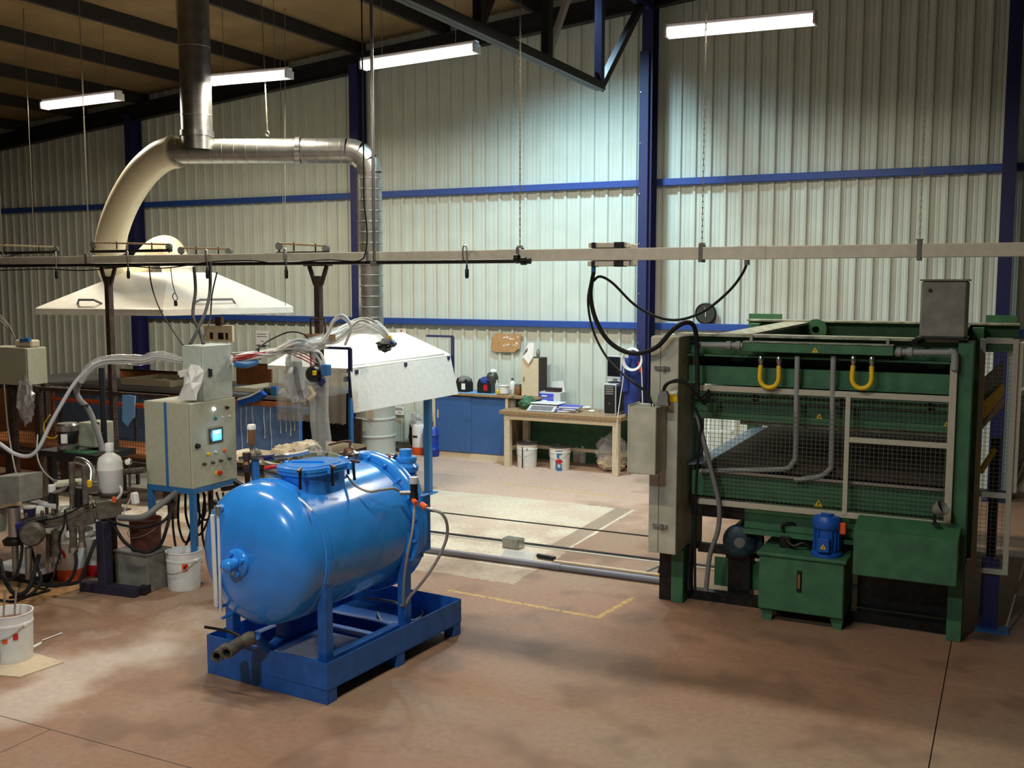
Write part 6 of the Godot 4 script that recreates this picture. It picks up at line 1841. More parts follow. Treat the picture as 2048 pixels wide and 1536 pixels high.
	base_at(t, gz(552, 825, -11.7))

	# mesh fence with grey junction box on dark posts
	t = thing("mesh_fence", "dark wire mesh fence running behind the dosing machine", "fence")
	z = -9.4
	var rail := 1.52
	var f0 := gz(-60, 780, z).x
	var f1 := gz(338, 790, z).x
	part(t, "top_rail", bx(f0, f1, rail - 0.025, rail + 0.025, z - 0.02, z + 0.02), "rust_brown")
	part(t, "bottom_rail", bx(f0, f1, 0.62, 0.66, z - 0.02, z + 0.02), "rust_brown")
	for px in [25, 78, 338]:
		var x := gz(px, 800, z).x
		part(t, "post", bx(x - 0.045, x + 0.045, 0, rail, z - 0.04, z + 0.04), "rust_brown")
	part(t, "wire_mesh", wire_net(Vector3(f0, 0.64, z), Vector3(f1 - f0, 0, 0), Vector3(0, rail - 0.64, 0), 0.045, 0.0035), "net_dark", "", true)
	base_at(t, Vector3(-11, 0, z))
	t = thing("junction_box", "grey junction box on dark posts above the mesh fence", "junction box")
	var a := gz(-30, 690, z + 0.1)
	var b := gz(54, 766, z + 0.1)
	var yb := 1.56
	part(t, "body", bx(a.x, b.x, yb, a.y - 0.02, z - 0.22, z + 0.1, 0.006), "cab_grey")
	part(t, "door", bx(b.x, b.x + 0.02, yb + 0.01, a.y - 0.03, z - 0.21, z + 0.09, 0.004), "cab_grey")
	for px in [8, 70]:
		var x := gz(px, 770, z).x
		part(t, "mount_post", bx(x - 0.04, x + 0.04, 1.0, yb, z - 0.2, z - 0.12), "rust_brown")
	part(t, "top_fitting", bx(gz(28, 680, z).x, gz(62, 680, z).x, a.y - 0.02, a.y + 0.08, z - 0.15, z, 0.02), "beige")
	part(t, "blue_plug", rod(gz(42, 681, z), gz(60, 679, z), 0.03, 10), "frame_blue")
	for k in 3: part(t, "lead", hose(pz([[30, 676, z], [15, 655 - k * 4, z], [-10, 635 - k * 6, z], [-40, 625 - k * 6, z]]), 0.008, 6), "wire_grey")
	base_at(t, Vector3((a.x + b.x) / 2, 1.0, z))
	# wooden bench behind the fence
	t = thing("wood_bench", "low brown plank bench behind the mesh fence", "bench")
	z = -9.9
	f0 = gz(-60, 900, z).x
	f1 = gz(335, 905, z).x
	for k in 3:
		part(t, "plank", bx(f0, f1, 0.60, 0.66, z - 0.75 + k * 0.26, z - 0.75 + k * 0.26 + 0.25, 0.004), "board")
	part(t, "apron", bx(f0, f1, 0.44, 0.60, z - 0.03, z, 0.003), "rust_brown")
	for px in [10, 120, 230, 325]:
		var x := gz(px, 920, z).x
		part(t, "leg", bx(x - 0.05, x + 0.05, 0, 0.60, z - 0.14, z - 0.04), "rust_brown")
	base_at(t, Vector3(-11.5, 0, z - 0.3))
	t = thing("tall_panel", "brown hardboard panel standing behind the mesh fence", "panel")
	part(t, "sheet", bx(gz(-60, 880, -10.9).x, gz(110, 880, -10.9).x, 0.0, 1.30, -10.93, -10.9), "board")
	base_at(t, Vector3(-13.3, 0, -10.9))
	t = thing("orange_bar", "orange steel bar lying level behind the fence", "bar")
	part(t, "bar", rod(gz(105, 797, -10.8), gz(290, 812, -10.8), 0.035, 10), "orange")
	for px in [120, 270]: part(t, "prop", bx(gz(px, 800, -10.8).x - 0.02, gz(px, 800, -10.8).x + 0.02, 0, gz(px, 806, -10.8).y, -10.82, -10.78), "rust_brown")
	base_at(t, gz(200, 806, -10.8))
	t = thing("plastic_sheeting", "clear plastic sheeting bunched on the mesh fence post", "sheeting")
	part(t, "film", bumpy(gz(52, 800, -9.3), Vector3(0.13, 0.28, 0.08), 51, 0.7, 12, 2.2), "clear_film")
	base_at(t, gz(52, 840, -9.3))
	t = thing("blue_rag", "light blue rag hanging on the fence rail", "rag")
	part(t, "cloth", slab(pz([[246, 790, -9.34], [262, 790, -9.34], [264, 840, -9.34], [256, 852, -9.34], [246, 842, -9.34]]), Vector3(0, 0, 0.012)), "cloth_light")
	part(t, "fold", slab(pz([[262, 791, -9.33], [272, 792, -9.33], [270, 835, -9.33], [264, 840, -9.33]]), Vector3(0, 0, 0.02)), "cloth_light")
	base_at(t, gz(255, 852, -9.34))
	# lifting bracket plates hung behind the hood
	t = thing("slotted_bracket", "beige slotted bracket hanging on a brown bar right of the wide hood", "bracket")
	a = gz(407, 650, -10.8)
	b = gz(465, 684, -10.8)
	part(t, "plate", bx(a.x, b.x, b.y, a.y, -10.84, -10.80, 0.004), "beige")
	for k in [[420, 426], [436, 447], [451, 456]]: part(t, "slot", bx(gz(k[0], 670, -10.8).x, gz(k[1], 670, -10.8).x, b.y + 0.03, lerpf(b.y, a.y, 0.55), -10.80, -10.797), "black")
	part(t, "hanger_bar", bx(gz(437, 640, -10.8).x - 0.05, gz(437, 640, -10.8).x + 0.05, a.y, 2.46, -10.85, -10.79), "rust_brown")
	base_at(t, b)

	# white board tables between the table and the tank
	for k in [[-8.75, -7.77, -11.42, -10.80, 0.75, "pale board table with dark steel legs behind the blue tank"], [-9.3, -8.1, -10.78, -10.0, 0.68, "lower pale board table in front of the other one"]]:
		t = thing("board_table", k[5], "table", "pale board tables behind the tank")
		part(t, "top", bx(k[0], k[1], k[4] - 0.03, k[4], k[3] - 0.0, k[2], 0.003), "board_pale")
		for x in [k[0] + 0.03, k[1] - 0.03]:
			for zz in [k[2] + 0.03, k[3] - 0.03]: part(t, "leg", bx(x - 0.025, x + 0.025, 0, k[4] - 0.03, zz - 0.025, zz + 0.025), "rust_brown")
		for x in [k[0] + 0.03, k[1] - 0.03]: part(t, "rail", bx(x - 0.02, x + 0.02, k[4] - 0.09, k[4] - 0.03, k[2], k[3]), "rust_brown")
		part(t, "rail", bx(k[0], k[1], k[4] - 0.09, k[4] - 0.03, k[3] - 0.05, k[3] - 0.01), "rust_brown")
		base_at(t, Vector3((k[0] + k[1]) / 2, 0, (k[2] + k[3]) / 2))
	# wire cage and timber in the shade under the far hood
	t = thing("wire_cage", "dark wire cage with timber under the far hood", "cage")
	a = gz(592, 838, -13.7)
	b = gz(690, 880, -13.7)
	part(t, "net", wire_net(Vector3(a.x, 0.1, -13.7), Vector3(b.x - a.x, 0, 0), Vector3(0, a.y - 0.1, 0), 0.07, 0.006), "rust_brown", "", true)
	part(t, "back", bx(a.x, b.x, 0.0, a.y, -14.2, -14.15), "rust_brown")
	for x in [a.x, b.x]: part(t, "post", bx(x - 0.03, x + 0.03, 0, a.y, -13.73, -13.67), "rust_brown")
	part(t, "timber", bx(gz(648, 860, -13.6).x, gz(660, 860, -13.6).x, 0, a.y, -13.64, -13.60), "wood")
	base_at(t, Vector3((a.x + b.x) / 2, 0, -13.9))
	# grey pail with cloth on the tank's far side
	t = thing("mixing_drum", "open grey mixing drum full of sacks behind the blue tank", "drum")
	var c := gz(606, 950, -7.9)
	part(t, "shell", turned([0.36, -c.y, 0.36, 0.14, 0.375, 0.15, 0.375, 0.17, 0.35, 0.17, 0.345, -c.y + 0.05, 0, -c.y + 0.05], c, Vector3.UP, 36), "cab_grey")
	part(t, "hoop", turned([0.376, 0.145, 0.385, 0.15, 0.385, 0.165, 0.376, 0.17], c, Vector3.UP, 36), "steel")
	for k in [[-0.17, 0.20, 0.05, 0.14, 7, "card_pale"], [0.0, 0.24, -0.05, 0.15, 9, "board_pale"], [0.17, 0.20, 0.06, 0.13, 12, "grey_box"]]:
		part(t, "sack", bumpy(c + Vector3(k[0], k[1], k[2]), Vector3(k[3], 0.09, k[3]), k[4], 0.5, 10), k[5])
	base_at(t, Vector3(c.x, 0, c.z))

func dosing() -> void:
	var t := thing("dosing_machine", "greasy dosing machine with cylinders and blocks on a dark steel stand", "dosing machine")
	# stand
	var fa := gy(166, 1180)
	var fb := gy(276, 1194)
	part(t, "foot_beam", beam(S(), fa + Vector3(0, 0.045, 0), fb + Vector3(0, 0.045, 0), 0.09, 0.09, 0.004), "stand_navy")
	part(t, "foot_beam", beam(S(), fb + Vector3(0, 0.04, -0.04), gy(314, 1172) + Vector3(0, 0.04, 0), 0.08, 0.08, 0.004), "steel_dark")
	var pb := gy(212, 1186)
	var ptop := gz(204, 1042, pb.z)
	part(t, "stand_post", bx(pb.x - 0.05, pb.x + 0.05, 0.08, ptop.y, pb.z - 0.05, pb.z + 0.05, 0.004), "stand_navy")
	part(t, "rear_post", bx(pb.x - 0.75, pb.x - 0.66, 0.0, ptop.y - 0.02, pb.z - 0.3, pb.z - 0.21, 0.004), "steel_dark")
	# main beam of bolted blocks
	var A := gz(34, 1052, -6.35)
	var B := gz(214, 1022, -6.90)
	part(t, "main_beam", beam(S(), A, B, 0.13, 0.10, 0.008), "grease")
	part(t, "end_block", beam(S(), B.lerp(A, 0.12) + Vector3(0, 0.03, 0), B + (B - A).normalized() * 0.12 + Vector3(0, 0.03, 0), 0.18, 0.18, 0.01), "grease")
	part(t, "mid_block", beam(S(), A.lerp(B, 0.55) + Vector3(0, 0.0, 0), A.lerp(B, 0.86), 0.17, 0.17, 0.01), "grease")
	for f in [0.12, 0.3, 0.42, 0.62, 0.76, 0.92]:
		part(t, "bolt", turned([0, 0, 0.018, 0, 0.018, 0.04, 0.008, 0.05, 0, 0.05], A.lerp(B, f) + Vector3(0, 0.06, 0.02), Vector3.UP, 6), "steel")
	# columns and cross plates
	for k in [[146, 925, 1030, 0.028], [172, 930, 1012, 0.030], [113, 960, 1045, 0.02], [95, 990, 1046, 0.016]]:
		part(t, "guide_column", rod(gz(k[0], k[2], -6.70), gz(k[0] - 3, k[1], -6.70), k[3], 12), "grease")
	part(t, "cross_plate", beam(S(), gz(108, 968, -6.68), gz(172, 962, -6.9), 0.18, 0.035, 0.005), "cab_grey")
	part(t, "cross_plate", beam(S(), gz(100, 985, -6.62), gz(130, 976, -6.7), 0.16, 0.03, 0.005), "steel")
	part(t, "arm_link", hose(pz([[153, 920, -6.85], [170, 925, -6.85], [182, 940, -6.85], [180, 965, -6.8]]), 0.035, 10), "steel")
	part(t, "yellow_knob", turned([0, 0, 0.02, 0, 0.026, 0.02, 0.026, 0.06, 0, 0.07], gz(179, 974, -6.72), Vector3.UP, 12), "yellow")
	part(t, "black_stack", rod(gz(158, 1012, -6.72), gz(160, 975, -6.72), 0.04, 12), "black")
	part(t, "white_cap", rod(gz(104, 983, -6.6), gz(104, 970, -6.6), 0.035, 12), "white")
	part(t, "black_cup", rod(gz(104, 1003, -6.6), gz(104, 984, -6.6), 0.04, 12), "black")
	# cylinders hanging below
	for k in [[112, 1060, 1118, 0.045], [146, 1055, 1100, 0.035], [163, 1050, 1090, 0.028], [98, 1066, 1130, 0.03]]:
		part(t, "cylinder", rod(gz(k[0] + 1, k[2], -6.6), gz(k[0], k[1], -6.6), k[3], 14), "grease")
		part(t, "cylinder_cap", turned([0, -0.02, k[3] * 1.25, -0.02, k[3] * 1.25, 0.03, 0, 0.03], gz(k[0] + 1, k[2], -6.6), Vector3.UP, 14), "steel")
	part(t, "drip_dish", turned([0, 0, 0.08, 0.0, 0.12, 0.04, 0.125, 0.045, 0.08, 0.012, 0, 0.012], gz(160, 1072, -6.75), Vector3(0.1, 1, 0.25), 22), "plastic_white")
	# gear motor at the near end
	part(t, "gear_housing", turned([0, -0.06, 0.09, -0.06, 0.11, -0.03, 0.11, 0.03, 0.09, 0.06, 0, 0.06], gz(65, 1068, -6.32), Vector3(0.6, 0, 0.8), 20), "grease")
	part(t, "drive_shaft", rod(gz(45, 1048, -6.3), gz(95, 1036, -6.45), 0.022, 10), "oily")
	part(t, "coupling", rod(gz(38, 1055, -6.28), gz(50, 1052, -6.3), 0.05, 12), "navy")
	for k in [[30, 1090, 1150], [56, 1095, 1158]]:
		part(t, "spindle", rod(gz(k[0] + 2, k[2], -6.3), gz(k[0], k[1], -6.3), 0.030, 12), "galv")
	# hopper and silver barrel
	part(t, "hopper", slab(pz([[-20, 955, -6.25], [38, 952, -6.25], [39, 1005, -6.25], [30, 1010, -6.25], [-20, 1016, -6.25]]), Vector3(0, 0, -0.25)), "grey_box")
	part(t, "hopper_lip", beam(S(), gz(-20, 1017, -6.24), gz(40, 1006, -6.24), 0.04, 0.02), "wood")
	part(t, "silver_barrel", rod(gz(30, 1072, -6.28), gz(27, 1014, -6.28), 0.055, 20), "steel")
	part(t, "barrel_base", turned([0, 0, 0.09, 0, 0.1, 0.04, 0.06, 0.07, 0, 0.07], gz(28, 1088, -6.28), Vector3.UP, 16), "oily")
	part(t, "back_motor", rod(gz(-5, 1060, -6.35), gz(-5, 1015, -6.35), 0.08, 16), "cab_grey")
	part(t, "wire_rod", tube(S(), [gz(262, 995, -6.9), gz(245, 1030, -6.9)], 0.006, 6), "wire_white")
	part(t, "float", box(S(), gz(270, 997, -6.9), Vector3(0.07, 0.12, 0.06), Basis(Vector3.BACK, 0.15), 0.015), "plastic_white")
	part(t, "orange_sleeve", rod(gz(228, 1004, -6.85), gz(228, 994, -6.85), 0.018, 8), "orange")
	part(t, "sloping_chute", slab(pz([[42, 990, -6.6], [112, 1008, -6.6], [112, 1014, -6.5], [42, 1000, -6.5]]), Vector3(0, -0.02, 0)), "grey_light")
	part(t, "red_cap", rod(gz(53, 995, -6.8), gz(53, 985, -6.8), 0.05, 12), "red")
	base_at(t, Vector3(pb.x, 0, pb.z))
	# hoses of the machine
	var r := RandomNumberGenerator.new()
	r.seed = 7
	for k in [[[[0, 1120, -6.3], [10, 1160, -6.2], [30, 1188, -6.15], [55, 1180, -6.2], [70, 1140, -6.3], [78, 1110, -6.4]], 0.020], [[[60, 1090, -6.4], [72, 1130, -6.35], [82, 1160, -6.3], [60, 1190, -6.2], [20, 1195, -6.15]], 0.016], [[[150, 1098, -6.6], [152, 1130, -6.55], [140, 1160, -6.5], [110, 1172, -6.45], [70, 1165, -6.4]], 0.016], [[[192, 1080, -6.7], [180, 1110, -6.6], [165, 1150, -6.55], [150, 1166, -6.5], [100, 1170, -6.45]], 0.018], [[[225, 1045, -6.85], [250, 1085, -6.85], [290, 1105, -6.9], [320, 1090, -6.95], [335, 1050, -7.0], [345, 1010, -7.2]], 0.016], [[[215, 1040, -6.85], [245, 1050, -6.85], [290, 1055, -6.95], [330, 1040, -7.0], [350, 1005, -7.3]], 0.014], [[[122, 1100, -6.55], [112, 1135, -6.5], [104, 1160, -6.45], [90, 1178, -6.4], [65, 1172, -6.4]], 0.010]]:
		t = thing("machine_hose", ["black hose making the widest loop on the floor by the dosing machine", "black hose dropping beside the gear housing", "black hose bending under the middle cylinders", "black hose dropping along the dark stand post", "black hose slung from the stand to the cabinet frame", "upper black hose slung from the stand to the cabinet frame", "thin black hose curling under the cylinders"][[0, 60, 150, 192, 225, 215, 122].find(k[0][0][0])], "hose", "black hoses of the dosing machine")
		part(t, "hose", hose(pz(k[0]), k[1], 8), "rubber")
		base_at(t, gz(k[0][0][0], k[0][0][1], k[0][0][2]))
	# carboy
	t = thing("carboy", "big white plastic carboy with screw cap standing on the machine shelf", "bottle")
	var c := gz(222, 984, -7.05)
	part(t, "body", turned([0, 0, 0.10, 0, 0.115, 0.02, 0.115, 0.21, 0.12, 0.22, 0.12, 0.235, 0.115, 0.245, 0.115, 0.29, 0.10, 0.34, 0.05, 0.375, 0.036, 0.385, 0.036, 0.41, 0, 0.41], c, Vector3.UP, 28), "plastic_white")
	part(t, "cap", turned([0.042, 0.405, 0.042, 0.47, 0.036, 0.478, 0, 0.478], c, Vector3.UP, 18), "plastic_white")
	part(t, "outlet_tube", hose(pz([[240, 972, -6.92], [243, 984, -6.9], [232, 998, -6.88], [205, 1004, -6.86], [185, 1005, -6.84], [180, 992, -6.82]]), 0.013, 8), "clear_tube")
	part(t, "shelf", bx(c.x - 0.16, c.x + 0.16, c.y - 0.02, c.y, c.z - 0.14, c.z + 0.14), "rust_brown")
	part(t, "shelf_post", bx(c.x - 0.12, c.x - 0.05, 0, c.y - 0.02, c.z - 0.1, c.z - 0.03), "rust_brown")
	base_at(t, Vector3(c.x, 0, c.z))
	# silver pump pot with grey motor box
	t = thing("pump_pot", "silver pump pot with black band and white label behind the carboy", "pump")
	c = gz(137, 900, -7.6)
	part(t, "pot", turned([0, 0, 0.10, 0, 0.11, 0.02, 0.11, 0.06, 0.095, 0.07, 0.095, 0.20, 0.11, 0.21, 0.115, 0.27, 0.10, 0.29, 0, 0.29], c, Vector3.UP, 28), "steel")
	part(t, "band", turned([0.097, 0.075, 0.099, 0.08, 0.099, 0.195, 0.097, 0.2], c, Vector3.UP, 28), "black")
	var lab := S()
	for i in 5:
		var a0 := 0.75 + i * 0.14
		var a1 := 0.75 + (i + 1) * 0.14
		quad(lab, c + Vector3(cos(a0) * 0.102, 0.085, sin(a0) * 0.102), c + Vector3(cos(a1) * 0.102, 0.085, sin(a1) * 0.102), c + Vector3(cos(a1) * 0.102, 0.185, sin(a1) * 0.102), c + Vector3(cos(a0) * 0.102, 0.185, sin(a0) * 0.102), Vector3(cos(a0), 0, sin(a0)))
	part(t, "label_plate", lab, "paper", "white label")
	part(t, "motor_box", bx(c.x + 0.06, c.x + 0.30, c.y + 0.03, c.y + 0.29, c.z - 0.35, c.z - 0.08, 0.01), "cab_grey")
	part(t, "base_table", bx(c.x - 0.3, c.x + 0.55, c.y - 0.06, c.y, c.z - 0.4, c.z + 0.14), "steel_dark")
	for x in [c.x - 0.25, c.x + 0.5]: part(t, "leg", bx(x - 0.03, x + 0.03, 0, c.y - 0.06, c.z - 0.03, c.z + 0.03), "steel_dark")
	part(t, "green_sheet", bx(c.x + 0.05, c.x + 0.42, c.y, c.y + 0.012, c.z - 0.05, c.z + 0.12), "press_green")
	base_at(t, Vector3(c.x, 0, c.z))
	t = thing("round_gauge", "small round pressure gauge beside the carboy", "gauge")
	c = gz(258, 923, -7.3)
	part(t, "case", turned([0, 0, 0.035, 0, 0.035, 0.025, 0.03, 0.03, 0, 0.03], c, Vector3(0.3, 0, 1), 20), "steel")
	part(t, "dial", turned([0, 0.03, 0.028, 0.03, 0, 0.032], c, Vector3(0.3, 0, 1), 20), "paper")
	part(t, "stem", rod(c, c - Vector3(0, 0.25, 0), 0.012, 8), "grease")
	part(t, "manifold", rod(gz(243, 945, -7.3), gz(290, 940, -7.3), 0.03, 12), "grease")
	base_at(t, c - Vector3(0, 0.25, 0))
	# brown pail on grey box
	t = thing("steel_box", "plain grey steel box on the floor inside the dark stand", "box")
	var x0 := gy(222, 1182).x
	var p0 := gy(218, 1180)
	var p1 := gy(288, 1188)
	part(t, "shell", bx(p0.x, p1.x + 0.02, 0.0, 0.36, p1.z - 0.34, p1.z - 0.03, 0.006), "grey_box")
	part(t, "lid_lip", bx(p0.x - 0.01, p1.x + 0.03, 0.36, 0.375, p1.z - 0.35, p1.z - 0.02), "grey_mid")
	base_at(t, Vector3((p0.x + p1.x) / 2, 0, p1.z - 0.2))
	bucket("brown_bucket", "rusty brown bucket standing on the grey steel box", Vector3((p0.x + p1.x) / 2 + 0.05, 0.375, p1.z - 0.19), 0.15, 0.30, "brown_pail", false)
	# red and white canisters
	for k in [[134, 1160, -0.05, "white canister with red emblem and orange base under the cylinders"], [165, 1158, -0.22, "red and white canister behind the other one under the machine"]]:
		t = thing("hardener_can", k[3], "canister", "canisters under the dosing machine")
		c = gy(k[0], k[1]) + Vector3(0, 0, k[2])
		part(t, "base_band", turned([0, 0, 0.125, 0, 0.135, 0.02, 0.135, 0.12, 0, 0.12], c, Vector3.UP, 20), "orange" if k[2] > -0.1 else "red")
		part(t, "body", turned([0.135, 0.12, 0.135, 0.33, 0.12, 0.38, 0.05, 0.41, 0.05, 0.45, 0, 0.45], c, Vector3.UP, 20), "plastic_white")
		if k[2] > -0.1:
			for j in 6:
				var an := 0.3 + j * 0.75
				part(t, "emblem", box(S(), c + Vector3(0.03 + cos(an) * 0.045, 0.26 + sin(an) * 0.055, 0.134), Vector3(0.045, 0.045, 0.012), Basis(Vector3.BACK, an), 0.003), "red")
		base_at(t, c)
	t = thing("weighing_scale", "white floor scale with black base at the machine end", "scale")
	c = gy(36, 1166) + Vector3(0, 0, -0.2)
	part(t, "base", bx(c.x - 0.3, c.x + 0.28, 0.0, 0.10, c.z - 0.25, c.z + 0.2, 0.006), "black")
	part(t, "platform", bx(c.x - 0.31, c.x + 0.29, 0.10, 0.16, c.z - 0.26, c.z + 0.21, 0.01), "white")
	part(t, "pail", turned([0, 0, 0.16, 0, 0.18, 0.3, 0.165, 0.3, 0.15, 0.02, 0, 0.02], Vector3(c.x + 0.05, 0.16, c.z - 0.02), Vector3.UP, 24), "plastic_white")
	base_at(t, c)
	t = thing("storage_tub", "large white plastic tub behind the hanging cylinders", "tub")
	c = gy(96, 1135) + Vector3(0, 0, -0.3)
	part(t, "tub", turned([0, 0, 0.24, 0, 0.27, 0.5, 0.28, 0.51, 0.28, 0.53, 0.255, 0.53, 0.22, 0.03, 0, 0.03], c, Vector3.UP, 28), "plastic_white")
	part(t, "rim", turned([0.28, 0.49, 0.295, 0.5, 0.295, 0.535, 0.28, 0.535], c, Vector3.UP, 28), "plastic_white")
	base_at(t, c)
	# cardboard on the floor, bucket in front
	t = thing("sample_cup", "white cup with dark lid on the dosing machine beam", "cup")
	c = gz(60, 1036, -6.75)
	part(t, "cup", turned([0, 0, 0.05, 0, 0.06, 0.10, 0.055, 0.10, 0.045, 0.01, 0, 0.01], c, Vector3.UP, 16), "navy")
	part(t, "lid", turned([0.062, 0.10, 0.062, 0.115, 0, 0.115], c, Vector3.UP, 16), "grey_light")
	base_at(t, c)
	t = thing("resin_pan", "shallow white pan behind the dosing machine beam", "pan")
	c = gz(85, 1030, -7.1)
	part(t, "pan", turned([0, 0, 0.15, 0, 0.2, 0.06, 0.19, 0.06, 0.145, 0.01, 0, 0.01], c, Vector3.UP, 24), "plastic_white")
	part(t, "stand", rod(Vector3(c.x, 0, c.z), c, 0.05, 12), "stand_navy")
	base_at(t, Vector3(c.x, 0, c.z))
	for k in [[[[40, 1060, -6.3], [44, 1100, -6.25], [36, 1140, -6.2], [20, 1160, -6.15], [2, 1150, -6.15]], 0.014, "black hose falling from the drive coupling"], [[[130, 1020, -6.6], [128, 1050, -6.5], [118, 1080, -6.5], [122, 1105, -6.5]], 0.010, "thin black hose down the hanging cylinder"], [[[100, 1180, -6.4], [60, 1192, -6.3], [25, 1203, -6.2], [-10, 1198, -6.15]], 0.013, "black hose lying across the brown cardboard"], [[[80, 1042, -6.45], [120, 1034, -6.5], [160, 1015, -6.6], [176, 1008, -6.7]], 0.008, "thin black line along the top of the dosing beam"]]:
		t = thing("pneumatic_line", k[2], "hose", "thin pneumatic lines of the dosing machine")
		part(t, "line", hose(pz(k[0]), k[1], 8), "rubber")
		base_at(t, gz(k[0][0][0], k[0][0][1], k[0][0][2]))
	t = thing("floor_cardboard", "large brown cardboard sheet on the floor under the machine", "cardboard")
	part(t, "sheet", slab([gy(-40, 1232), gy(38, 1216), gy(172, 1176), gy(90, 1158), gy(-40, 1170)], Vector3(0, 0.012, 0)), "cardboard")
	base_at(t, gy(38, 1216))
	t = thing("floor_cardboard", "small pale cardboard square under the near white bucket", "cardboard")
	part(t, "sheet", slab([gy(-30, 1350), gy(40, 1356), gy(128, 1326), gy(62, 1306), gy(-30, 1316)], Vector3(0, 0.010, 0)), "card_pale")
	base_at(t, gy(40, 1356))
	var b := bucket("resin_bucket", "white bucket with black drips and stirring sticks standing on pale cardboard", gy(-2, 1330, 0.01) + Vector3(-0.05, 0, -0.15), 0.17, 0.375, "plastic_white", false)
	patch_on_bucket(b, "hazard_label", 0.17, 0.9, 0.17, 0.21, 0.035, "orange")
	patch_on_bucket(b, "hazard_label", 0.17, 0.45, 0.19, 0.24, 0.035, "red")
	for k in [[1.5, 0.02, 0.3], [1.15, 0.03, 0.36]]: patch_on_bucket(b, "drip", 0.172, k[0], k[1], k[2], 0.006, "black")
	part(b, "contents", turned([0, 0.30, 0.15, 0.30], Vector3.ZERO, Vector3.UP, 24), "filter_brown")
	for k in [[0.03, 0.1], [0.09, 0.05]]: part(b, "stirring_stick", rod(Vector3(k[0], 0.2, k[1]), Vector3(k[0] + 0.03, 0.58, k[1] - 0.03), 0.008, 6), "steel")
	t = thing("floor_stick", "thin white stick lying on the floor beside the near bucket", "stick")
	part(t, "stick", rod(gy(84, 1281, 0.008), gy(124, 1266, 0.008), 0.006, 6), "wire_white")
	part(t, "shard", slab([gy(50, 1300), gy(84, 1284), gy(82, 1288), gy(52, 1304)], Vector3(0, 0.006, 0)), "paper")
	base_at(t, gy(84, 1281))

